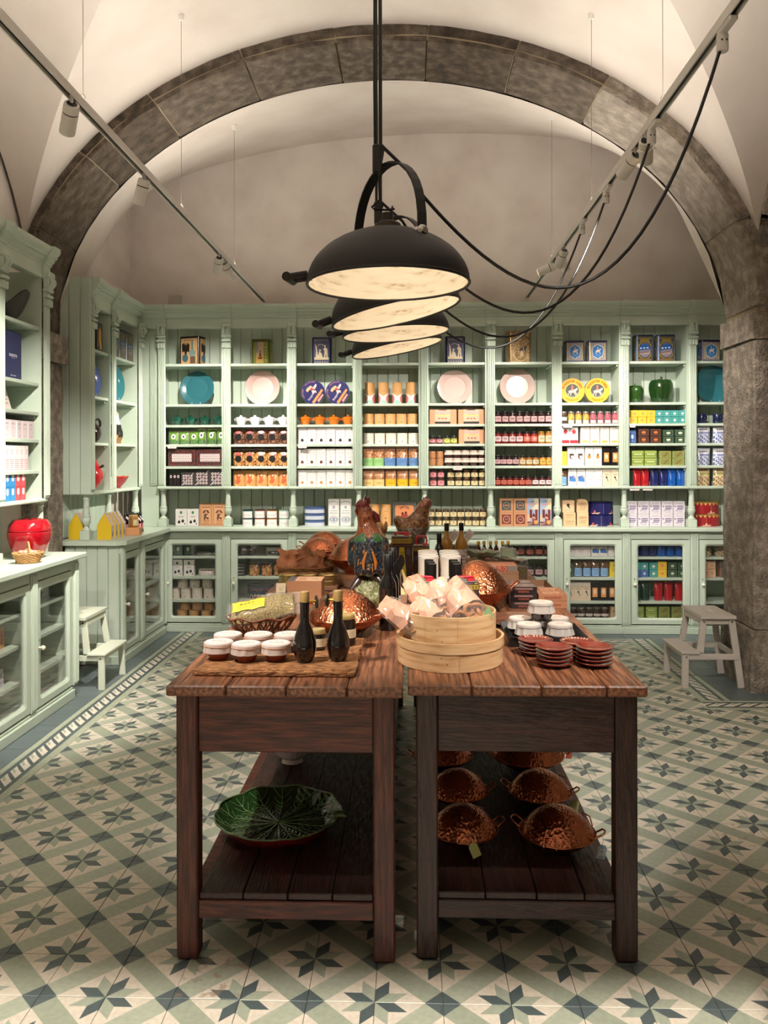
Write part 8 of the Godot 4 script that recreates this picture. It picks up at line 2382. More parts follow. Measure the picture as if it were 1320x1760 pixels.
	yl.grid(grid_of(10,6,func(u, v):
		var fu: float = 0.08 + u * 0.44
		var fv: float = 0.3 + v * 0.38
		var p := Vector3((fu - 0.46) * 0.30,0.037 * sqrt(1.0 - pow(2.0 * fv - 1.0,2.0)) + 0.001, (0.5 - fv) * 0.137)
		return p + fold(hg, p * 1.2,0.006) + Vector3.UP * 0.0025),Vector3.UP, P.yellowlabel)
	part(hb, "label", yl, M.paper)
	# --- big copper pan behind the flasks
	put(copper_pan(0.158,0.185), "large hammered copper pan behind the black flasks", "pan", tp(-0.272,3.26),-35.0)
	# --- kraft trays and boxes along the left edge
	open_tray("kraft_tray", "shallow kraft tray of wrapped rolls at the left table edge", "tray", tp(-0.655,3.72),0.0,0.17,0.22,0.06,M.kraft)
	var rl := proto("wrapped_roll")
	part(rl, "roll", B.new().tube([Vector3(-0.028,0.0,0),Vector3(0.028,0.0,0)],0.014,12),mt(rgb(222,180,120),0.6))
	for s in [-1.0,1.0]: part(rl, "end", B.new().tube([Vector3(s * 0.028,0,0),Vector3(s * 0.038,0,0)],[0.013,0.009],10),mt(rgb(40,32,32),0.5))
	var rc := [rgb(214,198,120),rgb(222,180,120),rgb(214,140,130)]
	for i in 6:
		var o := put(rl, "wrapped sweet roll in the kraft tray, %s %s" % [["front", "middle", "back"][i / 2],["left", "right"][i % 2]], "sweet", tp(-0.70 + 0.085 * (i % 2),3.66 + 0.036 * (i / 2),0.02 + 0.006 * (i / 2)),4.0 * (i % 3 - 1), "wrapped rolls in the kraft tray")
		(o.get_child(0) as MeshInstance3D).material_override = mt(rc[i / 2],0.6)
	put(carton("kraft_box", 0.172,0.11,0.15, "kraftlabel", "paper", rgb(162,114,80), "kraftlabel"), "closed kraft box with a printed lid on the left table", "box", tp(-0.527,4.04),0.0)
	var kb: MeshInstance3D = get_node("kraft_box")
	kb.mesh = B.new().box(Vector3(0,0.055,0),Vector3(0.172,0.11,0.15),0.002,sw(rgb(162,114,80)),sw(rgb(162,114,80))).q(Vector3(-0.085,0.1105,0.074),Vector3(0.085,0.1105,0.074),Vector3(0.085,0.1105,-0.074),Vector3(-0.085,0.1105,-0.074),Vector3.UP, P.kraftlabel).mesh()
	var gt := proto("gold_tin")
	part(gt, "tin", B.new().lathe([0,0,0.05,0,0.05,0.024],26),mt(rgb(190,164,104),0.3,0.8))
	part(gt, "lid", B.new().lathe([0.051,0.018,0.052,0.024,0.046,0.03,0,0.03],26),mt(rgb(206,182,124),0.25,0.8))
	for i in 3:
		for j in 2: put(gt, "round gold tin behind the kraft box, %s stack, %s" % [["left", "middle", "right"][i],["lower", "upper"][j]], "tin", tp(-0.672 + 0.108 * i, 4.42,0.0305 * j + 0.0225),0.0, "round gold tins")
	solo("kraft_box", B.new().box(Vector3(0,0.011,0),Vector3(0.33,0.022,0.16),0.002),M.kraft, "low kraft box carrying the gold tins", "box", tp(-0.563,4.42))
	var tg := proto("hang_tag")
	part(tg, "card", B.new().box(Vector3.ZERO, Vector3(0.05,0.075,0.0012),0.0004,P.smalltag, side_of("smalltag")),M.paper, Vector3(0,0.038,0),Vector3(-18,0,0))
	part(tg, "sachet", B.new().box(Vector3(-0.03,0.012,0.01),Vector3(0.08,0.024,0.04),0.006),mt(rgb(206,184,166),0.7))
	put(tg, "cream card leaning between kraft tray and kraft box", "card", tp(-0.668,4.12))
	# --- wicker tray of papers
	var wt := thing("wicker_tray", "wide wicker tray of brown paper parcels on the left table", "basket", tp(-0.612,4.655))
	weave(wt, basket(0.13,0.155,0.10,Vector2(1.05,0.75),rgb(150,104,62),9,20,0.0055))
	part(wt, "base", B.new().lathe([0,0.002,0.13,0.002,0.13,0.008,0,0.008],24,Vector3.ZERO, 0,TAU, Rect2(0,0,1,1),Vector2(1.05,0.75)),mt(rgb(140,96,58),0.7))
	var pg := FastNoiseLite.new()
	pg.frequency = 0.04
	for i in 4:
		pg.seed = 60 + i
		var pb := B.new()
		for s in [1.0,-1.0]:
			pb.grid(grid_of(8,9,func(u, v):
				var p := Vector3((u - 0.5) * 0.13,v * 0.115,s * 0.03 * sqrt(maxf(0.0,1.0 - pow(2.0 * u - 1.0,2.0))) * (1.1 - v))
				return p + fold(pg, p, 0.034)),Vector3(0,0,s))
		var o := solo("paper_parcel", pb, mt([rgb(190,128,92),rgb(176,116,82),rgb(160,108,76),rgb(184,124,88)][i],0.8), "brown paper parcel in the wicker tray, %s" % ordinal(i, 4), "parcel", tp(-0.71 + 0.052 * i, 4.645 + 0.02 * (i % 2),0.07),10.0 - 14.0 * i, "brown paper parcels")
		o.rotation_degrees.x = -14.0
	# --- back left: two copper pans on kraft boxes, bread basket
	for i in 2: solo("kraft_box", B.new().box(Vector3(0,0.05,0),Vector3(0.16,0.1,0.165),0.002),M.kraft, "kraft box under a copper pan at the back, %s" % ["nearer", "farther"][i], "box", tp(-0.565 + 0.02 * i, 4.865 + 0.26 * i, 0.0))
	put(copper_pan(0.118,0.135), "copper pan at the back left, nearer of two", "pan", tp(-0.56,4.865,0.1005),-20.0)
	put(copper_pan(0.13,0.15), "copper pan at the back left, farther of two", "pan", tp(-0.55,5.125,0.1005),15.0)
	var bb := thing("dark_basket", "dark wicker basket with a handle between copper pan and rooster", "basket", tp(-0.33,5.08))
	weave(bb, basket(0.07,0.095,0.16,Vector2(1.05,0.9),rgb(110,66,36),11,16,0.006))
	var bh: Array = []
	for k in 13: bh.append(Vector3(-0.095 + 0.19 * k / 12.0,0.155 + 0.075 * sin(PI * k / 12.0),0))
	part(bb, "handle", B.new().tube(bh, 0.007,6),mt(rgb(150,96,54),0.6))
	# --- round kraft box with the upright copper pan
	var rk := thing("round_kraft_box", "round kraft box under the upright copper pan", "box", tp(-0.318,4.56))
	part(rk, "drum", B.new().lathe([0,0,0.085,0,0.085,0.05],32),M.kraft)
	part(rk, "lid", B.new().lathe([0.088,0.04,0.088,0.064,0,0.064],32),mt(rgb(176,128,90),0.8))
	put(copper_pan(0.15,0.205), "upright round copper pan on the round kraft box", "pan", tp(-0.318,4.56,0.065),35.0)
	rooster(tp(-0.213,4.02))
	# --- wine bottles in the middle
	var wine := bottle("wine_bottle", [0,0,0.034,0,0.037,0.004,0.037,0.17,0.034,0.195,0.02,0.222,0.0145,0.24,0.014,0.3],rgb(12,11,12),rgb(18,16,17),0.25,0.062,0.0152, "winelabel", 0.05,0.1,0.0374)
	part(wine, "medallion", B.new().lathe([0,-0.002,0.027,-0.002,0.027,0.002,0.02,0.003,0,0.003],22),mt(rgb(20,18,19),0.3),Vector3(0.034,0.253,0.02),Vector3(80,0,-20))
	part(wine, "neck_wire", B.new().tube([Vector3(-0.016,0.262,0),Vector3(0,0.262,0.016),Vector3(0.016,0.262,0),Vector3(0,0.262,-0.016)],0.0013,4,true),M.steel)
	for i in 3: put(wine, "black wine bottle with hanging disc, %s in its row" % ["nearest", "second", "third"][i], "bottle", tp(-0.098 + 0.008 * i, 3.38 + 0.125 * i),40.0, "black wine bottles")
	# --- bentwood boxes with biscuit packets, front right
	round_box("bentwood_box", "wide low bentwood box, lower of two at front right", tp(0.138,2.875),0.186,0.095,0.0)
	round_box("bentwood_box", "bentwood box heaped with biscuit packets, upper of two", tp(0.136,2.875,0.012),0.164,0.168)
	solo("bentwood_hoop", B.new().lathe([0.186,0.0,0.19,0.0,0.19,0.034,0.1865,0.034,0.1865,0.0],64),M.ply, "raised wooden hoop round the lower bentwood box", "hoop", tp(0.138,2.875,0.062))
	var bg := [[Vector3(0.045,0.115,2.80),Vector3(-42,28,42), "lower left"],[Vector3(0.125,0.118,2.775),Vector3(-52,10,30), "at the front"],[Vector3(0.10,0.135,2.90),Vector3(-22,20,30), "upright at the back left"],[Vector3(0.165,0.13,2.89),Vector3(-34,0,26), "in the middle"],[Vector3(0.235,0.125,2.86),Vector3(-38,-6,34), "large one at the right"]]
	for i in 5: biscuit_bag("salmon wrapped biscuit packet in the bentwood box, " + bg[i][2],tp(bg[i][0].x, bg[i][0].z, bg[i][0].y),bg[i][1],0.17 if i < 4 else 0.2,0.09 if i < 4 else 0.115,70 + i)
	var gp := B.new().t3b(Vector3(-0.02,0,0),Vector3(0.022,0.004,0.004),Vector3(0.004,0.045,0.0))
	solo("paper_corner", gp, mt(rgb(136,176,128),0.7), "pale green paper corner at the right of the bentwood box", "paper", tp(0.262,2.79,0.165))
	# --- oil tins with red handles
	oil_tin("dark printed oil tin with red handle behind the packets, right one", tp(0.215,3.36),0.125,0.205,5.0)
	oil_tin("dark printed oil tin with red handle behind the packets, left one", tp(0.05,3.36),0.125,0.205,-8.0)
	oil_tin("tall oil tin with yellow label and red handle at the back", tp(-0.053,4.55),0.115,0.275,4.0)
	oil_tin("shorter oil tin with upright red handle before the hen", tp(0.06,4.62),0.09,0.215,-4.0,true)
	# --- bottles with black capsules
	var cap := bottle("capsule_bottle", [0,0,0.03,0,0.032,0.004,0.032,0.14,0.022,0.175,0.017,0.19,0.016,0.22],rgb(14,12,12),rgb(20,19,20),0.19,0.075,0.0205)
	for c in 2:
		for i in 3: put(cap, "bottle with black capsule, %s row, %s" % [["left", "right"][c],["nearest", "middle", "farthest"][i]], "bottle", tp([0.088,0.196][c] - 0.004 * i, 3.45 + 0.072 * i),0.0, "bottles with black capsules")
	# --- white canisters behind them
	var wcn := canister("white_canister", 0.05,0.225, "canister1", rgb(222,216,206))
	for c in 2:
		for i in 3: put(wcn, "tall white canister behind the bottles, %s row, %s" % [["left", "right"][c],["nearest", "middle", "farthest"][i]], "canister", tp([0.088,0.2][c],4.07 + 0.107 * i),20.0, "tall white canisters")
	# --- copper pan on the right and cream napkins
	put(copper_pan(0.155,0.235), "copper pan with ring handle behind the biscuit box", "pan", tp(0.315,3.81,0.0),0.0)
	for i in 5:
		var nb := B.new()
		for s in [1.0,-1.0]: nb.grid(grid_of(4,5,func(u, v): return Vector3((u - 0.5) * 0.05 * (1.05 - v),v * 0.14,s * (0.002 + 0.006 * sin(u * PI) * (1.0 - v)))),Vector3(0,0,s))
		var o := solo("corn_husk", nb, mt([rgb(214,196,136),rgb(206,186,126),rgb(196,172,112),rgb(216,200,146),rgb(202,180,120)][i],0.7), "dried yellow corn husk beside the wine bottles, %s" % ordinal(i, 5), "husk", tp(-0.055 + 0.024 * i, 4.02 - 0.015 * (i % 2),0.03),20.0 * i, "dried corn husks")
		o.rotation_degrees = Vector3(-40 + 16 * i, 20 * i, 62 - 24 * i)
	solo("husk_box", B.new().box(Vector3(0,0.02,0),Vector3(0.13,0.04,0.12),0.002),M.kraft, "low kraft box below the corn husks", "box", tp(-0.02,4.04))
	hen(tp(0.03,4.98))
	# --- spoon basket
	var spb := thing("spoon_basket", "dark basket of wooden spoons behind the rooster", "basket", tp(-0.155,4.92))
	weave(spb, basket(0.055,0.07,0.19,Vector2.ONE, rgb(104,62,34),12,14,0.006))
	var sp := proto("wooden_spoon")
	var sm := mt(rgb(206,160,108),0.6)
	part(sp, "handle", B.new().tube([Vector3(0,0,0),Vector3(0,0.2,0)],[0.005,0.0065],7),sm)
	part(sp, "bowl", B.new().lathe([0,0.19,0.016,0.2,0.024,0.225,0.022,0.25,0.01,0.268,0,0.271],14,Vector3.ZERO, 0,TAU, Rect2(0,0,1,1),Vector2(1,0.35)),sm)
	for i in 7:
		var o := put(sp, "wooden spoon in the dark basket, %s" % ordinal(i, 7), "spoon", tp(-0.165 + 0.012 * (i - 3),4.92 + 0.02 * (i % 3 - 1),0.06),0.0, "wooden spoons in the basket")
		o.rotation_degrees = Vector3(6.0 * (i % 3 - 1),30.0 * i, -7.0 * (i - 2.0))
	put(jar("olive_jar", 0.028,0.06,rgb(110,100,40),rgb(150,140,60), ""), "small green-lidded jar on the spoon basket edge", "jar", tp(-0.115,4.83,0.0),0.0)
	# --- golden bottles at the back
	var gbt := bottle("golden_bottle", [0,0,0.036,0,0.038,0.005,0.038,0.19,0.034,0.215,0.016,0.25,0.0125,0.27,0.0125,0.29],rgb(170,122,44),rgb(20,18,18),0.28,0.045,0.0145, "whitelabel", 0.05,0.17,0.0385)
	part(gbt, "neck_tag", B.new().box(Vector3.ZERO, Vector3(0.04,0.07,0.001),0.0003,P.whitelabel, side_of("whitelabel")),M.paper, Vector3(0.042,0.25,0.015),Vector3(0,0,-35))
	put(gbt, "golden liqueur bottle with neck tag at the back, left", "bottle", tp(0.213,4.83),0.0, "golden liqueur bottles")
	put(gbt, "golden liqueur bottle with neck tag at the back, right", "bottle", tp(0.302,4.85),0.0, "golden liqueur bottles")
	put(bottle("dark_bottle", [0,0,0.032,0,0.034,0.004,0.034,0.16,0.02,0.2,0.013,0.22,0.013,0.24],rgb(14,13,13),rgb(18,17,17),0.22,0.055,0.0145), "black oil bottle left of the golden bottles", "bottle", tp(0.165,4.72))
	put(jar("dark_jar", 0.04,0.13,rgb(30,26,26),rgb(40,38,38), ""), "squat dark jar before the golden bottles", "jar", tp(0.262,4.72))
	# --- right side: boxes, tins and trays
	var kb2 := thing("salt_box", "tall kraft carton carrying patterned packets on the right table", "box", tp(0.485,4.36))
	part(kb2, "carton", B.new().box(Vector3(0,0.0525,0),Vector3(0.17,0.105,0.14),0.002),M.kraft)
	part(kb2, "lid", B.new().box(Vector3(0,0.108,0),Vector3(0.173,0.006,0.143),0.001),mt(rgb(170,122,86),0.8))
	for i in 3: put(carton("patterned_packet", 0.165,0.034,0.045, "saltpack"), "orange patterned packet on the kraft carton, %s" % ["nearest", "middle", "farthest"][i], "packet", tp(0.48,4.31 + 0.047 * i, 0.112),0.0, "orange patterned packets")
	var cg := FastNoiseLite.new()
	cg.frequency = 0.05
	for i in 4:
		cg.seed = 90 + i
		var o := thing("herb_packet", "clear packet of pale green herbs heaped at right, %s" % ordinal(i, 4), "packet", tp(0.37 + 0.06 * i, 4.60 - 0.035 * (i % 2),0.165 + 0.012 * (i % 2)),0.0, "clear herb packets")
		var hb2 := B.new(); var cf := B.new()
		for s in [1.0,-1.0]:
			hb2.grid(grid_of(8,6,func(u, v):
				var p := Vector3((u - 0.5) * 0.11,s * 0.02 * sin(u * PI) * sin(v * PI), (0.5 - v) * 0.075)
				return p + fold(cg, p, 0.014)),Vector3(0,s, 0))
			cf.grid(grid_of(8,6,func(u, v):
				var p := Vector3((u - 0.5) * 0.145,s * (0.027 * sin(u * PI) * sin(v * PI) + 0.001), (0.5 - v) * 0.1)
				return p + fold(cg, p, 0.02)),Vector3(0,s, 0))
		part(o, "herbs", hb2,mt(rgb(118,136,106),0.8))
		part(o, "cellophane", cf, M.clear)
		o.rotation_degrees = Vector3(-20 + 10 * i, 30 * i, 14 * (i - 1.5))
	solo("carton_stack", B.new().box(Vector3(0,0.067,0),Vector3(0.27,0.134,0.16),0.003),M.kraft, "wide kraft carton below the herb packets", "box", tp(0.455,4.63))
	var gcb := bottle("miniature_bottle", [0,0,0.014,0,0.016,0.003,0.016,0.09,0.007,0.11,0.007,0.125],rgb(70,22,18),rgb(206,166,70),0.118,0.022,0.0095)
	for i in 6: put(gcb, "miniature bottle with gold cap at the back right, %s" % ordinal(i, 6), "bottle", tp(0.405 + 0.036 * i, 4.86 + 0.02 * (i % 2),0.075 - 0.0 * i),0.0, "gold capped miniature bottles")
	open_tray("card_tray", "cream card tray holding the miniature bottles", "tray", tp(0.495,4.88),0.0,0.24,0.1,0.075,mt(rgb(206,184,150),0.7))
	solo("tray_riser", B.new().box(Vector3(0,0.035,0),Vector3(0.225,0.07,0.09),0.002),M.kraft, "kraft riser inside the cream card tray", "box", tp(0.495,4.88,0.004))
	var gx := thing("gift_case", "clear gift case with a dark label at the back right", "case", tp(0.40,5.08))
	part(gx, "case", B.new().box(Vector3(0,0.09,0),Vector3(0.13,0.18,0.09),0.006),M.clear)
	part(gx, "card", B.new().box(Vector3(0,0.1,0.02),Vector3(0.07,0.12,0.02),0.002),M.black)
	var oj := proto("olive_jar")
	part(oj, "olives", B.new().lathe([0,0.003,0.042,0.003,0.042,0.085,0,0.086],20),M.olives)
	part(oj, "glass", B.new().lathe([0,0,0.045,0,0.046,0.004,0.046,0.098,0.04,0.108,0.04,0.118],22),M.clear)
	part(oj, "lid", B.new().lathe([0.043,0.106,0.043,0.122,0.039,0.125,0,0.125],22),M.steel)
	put(oj, "glass jar of olives behind the kraft tray", "jar", tp(0.635,4.72,0.0))
	open_tray("kraft_tray", "kraft tray of red patterned bars at the right table edge", "tray", tp(0.645,4.30),0.0,0.17,0.26,0.05,M.kraft)
	for i in 4: put(carton("chocolate_bar", 0.145,0.02,0.05, "saltpack", "gloss", null, "saltpack"), "red patterned bar in the kraft tray, %s" % ["nearest", "second", "third", "farthest"][i], "bar", tp(0.645,4.215 + 0.056 * i, 0.004),0.0, "patterned bars")
	for j in 3: put(carton("sardine_tin", 0.125,0.034,0.1, "minerva", "gloss", null, "minervatop"), "black sardine pack lettered MINERVA, %s of its front stack" % ["bottom", "middle", "top"][j], "pack", tp(0.535,3.90,0.0345 * j),0.0, "black sardine packs")
	for j in 3: put(carton("sardine_tin", 0.125,0.034,0.1, "minerva", "gloss", null, "minervatop"), "black sardine pack lettered MINERVA, %s of its rear stack" % ["bottom", "middle", "top"][j], "pack", tp(0.53,4.01,0.0345 * j),0.0, "black sardine packs")
	for k in 2:
		for j in 2: put(carton("sardine_box", 0.135,0.034,0.1, "minervakraft", "paper", null, "minervakrafttop"), "kraft sardine box lettered MINERVA, %s stack, %s" % [["front", "rear"][k],["bottom", "top"][j]], "box", tp(0.672,3.90 + 0.105 * k, 0.0345 * j),0.0, "kraft sardine boxes")
	for j in 3: solo("kraft_sleeve", B.new().box(Vector3(0,0.012,0),Vector3(0.09,0.024,0.1),0.002),M.kraft, "small kraft sleeve beside the black sardine packs, %s" % ["lowest", "middle", "topmost"][j], "box", tp(0.40 + 0.012 * j, 4.08,0.0245 * j),12.0 * j)
	var cplt := thing("clear_platter", "clear brown-tinted platter behind the black tray", "platter", tp(0.46,3.52),0.0)
	part(cplt, "dish", B.new().lathe([0,0.002,0.12,0.002,0.152,0.018,0.15,0.02,0.118,0.006,0,0.006],44),mt(rgb(120,84,66),0.08,0.0,0.8))
	# --- black tray with cloth-capped jars
	open_tray("black_tray", "black metal tray of cloth-capped jars on the right table", "tray", tp(0.515,3.20),0.0,0.25,0.235,0.045,mt(rgb(24,23,24),0.4),0.02)
	var cjr := cloth_jar("cloth_capped_jar", 0.047,0.072,rgb(34,18,16),rgb(176,168,162), "clothjar", 44,rgb(150,140,130))
	var jp := [[0.455,3.14,0.004, "front left"],[0.575,3.14,0.004, "front right"],[0.44,3.26,0.004, "back left"],[0.585,3.265,0.004, "back right"],[0.512,3.20,0.078, "stacked on top"]]
	for a in jp: put(cjr, "jam jar with pale cloth cap in the black tray, " + a[3], "jar", tp(a[0],a[1],a[2]),jit.randf_range(-40,40), "cloth capped jam jars")
	# --- stacks of clay saucers
	var sc := proto("clay_saucer")
	var scm := mt(rgb(118,44,30),0.12,0.0,0.7)
	part(sc, "saucer", B.new().lathe([0,0,0.034,0,0.04,0.002,0.06,0.012,0.0635,0.0165,0.062,0.018,0.046,0.0105,0.038,0.0065,0,0.006],34),scm)
	var lw := mt(rgb(214,190,170),0.5)
	var lettered: Array = []
	for word in ["DE BEIJO", "MARINHEIRO"]:
		var lt := proto("lettered_saucer")
		shared(lt, "saucer", (sc.get_child(0) as MeshInstance3D).mesh, scm)
		for i in word.length():
			if word[i] == " ": continue
			var a: float = PI - (i - word.length() * 0.5 + 0.5) * 0.21
			var gl := B.new()
			var nrm := Vector3(-sin(a) * 0.42,0.9,-cos(a) * 0.42).normalized()
			var up := Vector3(sin(a),0.45,cos(a)).normalized()
			up = (up - nrm * up.dot(nrm)).normalized()
			gl.xf = Transform3D(Basis(up.cross(nrm),up, nrm),Vector3(sin(a) * 0.0545,0.0152,cos(a) * 0.0545))
			for t in glyph(word[i], "Droid Sans B"):
				var q: Array = []
				for p in t: q.append(Vector3(p.x * 0.0125,p.y * 0.0125,0.0004))
				gl.t3(q[0],q[1],q[2],Vector3.BACK, Vector3.BACK, Vector3.BACK)
			if gl.v.size(): part(lt, "letter", gl, lw)
		lettered.append(lt)
	var st := [[0.455,2.965,4, "back left"],[0.60,2.935,4, "back right"],[0.492,2.80,5, "front left"],[0.632,2.805,5, "front right"]]
	for a in st:
		for j in a[2]:
			var last: bool = j == a[2] - 1 and a[2] == 4
			put(lettered[0 if a[3] == "back left" else 1] if last else sc, "clay saucer in the %s stack, %s" % [a[3], "lettered top one" if last else ["lowest", "second", "third", "fourth", "topmost"][j]], "saucer", tp(a[0] + jit.randf_range(-0.002,0.002),a[1] + jit.randf_range(-0.002,0.002),0.0128 * j),jit.randf_range(-12,12), "stacked clay saucers on the table")
func oil_tin(label: String, at: Vector3,w: float, h: float, turn: float, up := false) -> void:
	var t := thing("oil_tin", label, "tin", at, turn)
	part(t, "body", B.new().box(Vector3(0,h * 0.5,0),Vector3(w, h, w * 0.7),0.006,P.oilfront, Rect2(P.oilfront.position, P.oilfront.size * Vector2(0.2,1.0))),M.tin)
	part(t, "top", B.new().box(Vector3(0,h + 0.002,0),Vector3(w * 0.97,0.006,w * 0.67),0.002),mt(rgb(150,142,134),0.3,0.8))
	var red := mt(rgb(196,38,54),0.35)
	var y := h + 0.008
	var hh := 0.042 if up else 0.012
	var o := 0.0 if up else 0.02
	part(t, "handle", B.new().tube([Vector3(-w * 0.3,y - 0.003,0),Vector3(-w * 0.34,y + hh * 0.5,o * 0.5),Vector3(-w * 0.28,y + hh, o),Vector3(0,y + hh * 1.08,o * 1.2),Vector3(w * 0.28,y + hh, o),Vector3(w * 0.34,y + hh * 0.5,o * 0.5),Vector3(w * 0.3,y - 0.003,0)],0.0055,7),red)
	part(t, "cap", B.new().lathe([0.016,0,0.016,0.008,0.013,0.011,0,0.011],16),red, Vector3(w * 0.24,h + 0.004,w * 0.16))
func glaze() -> StandardMaterial3D:
	if not M.has("glaze"):
		var m := StandardMaterial3D.new()
		m.vertex_color_use_as_albedo = true
		m.roughness = 0.1
		m.clearcoat_enabled = true
		m.clearcoat = 0.8
		m.clearcoat_roughness = 0.05
		m.normal_enabled = true
		m.normal_texture = normal_tex(0.03,14.0,256,FastNoiseLite.TYPE_SIMPLEX, 3,81)
		m.normal_scale = 0.8
		M.glaze = tri(m, Vector3(9,3,9),false)
	return M.glaze
func rooster(at: Vector3) -> void:
	# glazed cockerel with its back to the camera: dark drooping tail in front, neck up, head turned left
	var t := thing("ceramic_rooster", "glazed brown ceramic rooster standing on a rocky branch base", "ornament", at, 6.0)
	var fn := FastNoiseLite.new()
	fn.seed = 8; fn.frequency = 30.0
	var f := func(p: Vector3) -> Color:
		var n := fn.get_noise_3d(p.x * 3.0,p.y * 0.5,p.z * 3.0)
		var c := Color(0.16,0.035,0.012).lerp(Color(0.30,0.09,0.02),clampf(n * 1.6 + 0.4,0,1))
		if p.y > 0.47: c = Color(0.14,0.008,0.01)
		elif p.y < 0.33 and p.z > 0.02:
			c = Color(0.008,0.010,0.012)
			if n > 0.25: c = Color(0.02,0.05,0.08)
			if n < -0.38: c = Color(0.30,0.12,0.02)
		if p.y > 0.305 and p.y < 0.345 and p.z > 0.03 and absf(p.x) > 0.018: c = Color(0.03,0.10,0.03)
		return c
	var bones := [
		[Vector3(0,0.23,-0.01),0.078,Vector3(0.005,0.32,-0.02),0.062],
		[Vector3(0.005,0.33,-0.02),0.058,Vector3(-0.012,0.43,-0.03),0.036],
		[Vector3(-0.012,0.43,-0.03),0.036,Vector3(-0.022,0.475,-0.03),0.027],
		[Vector3(0.0,0.30,0.05),0.04,Vector3(0.0,0.17,0.095),0.032],
		[Vector3(-0.035,0.30,0.045),0.03,Vector3(-0.05,0.16,0.08),0.022],
		[Vector3(0.035,0.30,0.045),0.03,Vector3(0.05,0.17,0.08),0.022],
		[Vector3(-0.07,0.29,0.0),0.035,Vector3(-0.075,0.2,0.01),0.028],
		[Vector3(0.07,0.29,0.0),0.035,Vector3(0.075,0.2,0.01),0.028],
		[Vector3(-0.03,0.2,0.0),0.045,Vector3(-0.03,0.13,0.0),0.028],
		[Vector3(0.03,0.2,0.0),0.045,Vector3(0.03,0.13,0.0),0.028],
		[Vector3(-0.028,0.488,-0.03),0.02,Vector3(-0.055,0.478,-0.025),0.008]]
	part(t, "body", blob(bones, 0.0075,0.011,f),glaze())
	var red := mt(rgb(92,16,18),0.1,0.0,0.8)
	var comb := PackedVector2Array([Vector2(-0.035,0.49),Vector2(-0.03,0.515),Vector2(-0.022,0.505),Vector2(-0.014,0.53),Vector2(-0.004,0.512),Vector2(0.006,0.525),Vector2(0.012,0.5),Vector2(0.008,0.48),Vector2(-0.03,0.48)])
	part(t, "comb", B.new().extr(comb, -0.037,-0.024),red)
	part(t, "wattle", B.new().tube([Vector3(-0.048,0.475,-0.022),Vector3(-0.054,0.45,-0.02),Vector3(-0.05,0.43,-0.02)],[0.01,0.013,0.007],8),red)
	part(t, "crest_lobe", B.new().tube([Vector3(0.02,0.445,-0.02),Vector3(0.045,0.42,-0.015),Vector3(0.055,0.395,-0.015)],[0.012,0.017,0.01],8),red)
	for s in [-1.0,1.0]:
		var c := B.new()
		c.tube([Vector3(s * 0.015,0.26,0.10),Vector3(s * 0.03,0.21,0.118),Vector3(s * 0.028,0.175,0.12)],[0.005,0.01,0.004],6)
		part(t, "tail_plume", c, mt(rgb(150,86,26),0.12,0.0,0.7))
	var br := mt(rgb(56,36,28),0.3,0.0,0.5)
	for s in [-1.0,1.0]:
		part(t, "branch", B.new().tube([Vector3(0,0.135,0.03),Vector3(s * 0.04,0.12,0.045),Vector3(s * 0.08,0.065,0.05),Vector3(s * 0.11,0.012,0.055)],[0.03,0.028,0.026,0.022],10),br)
	part(t, "perch", B.new().tube([Vector3(0,0.012,-0.03),Vector3(0,0.13,-0.01)],[0.07,0.04],12),br)
	# lichen rock: rough lump
	var rn := FastNoiseLite.new()
	rn.seed = 4; rn.frequency = 0.11; rn.fractal_octaves = 3
	var rk := B.new()
	rk.grid(grid_of(34,22,func(u, v):
		var a: float = u * TAU; var e: float = v * PI * 0.5
		var r: float = 0.085 * (1.0 + 0.32 * rn.get_noise_3d(cos(a) * 30,sin(a) * 30,v * 40) + 0.08 * sin(a * 23 + v * 31) * sin(v * 29 - a * 11))
		return Vector3(cos(a) * cos(e) * r, maxf(0.0,sin(e) * r * 1.35),0.055 + sin(a) * cos(e) * r * 0.8)),Vector3.UP)
	part(t, "lichen_rock", outward(rk),M.lichen)
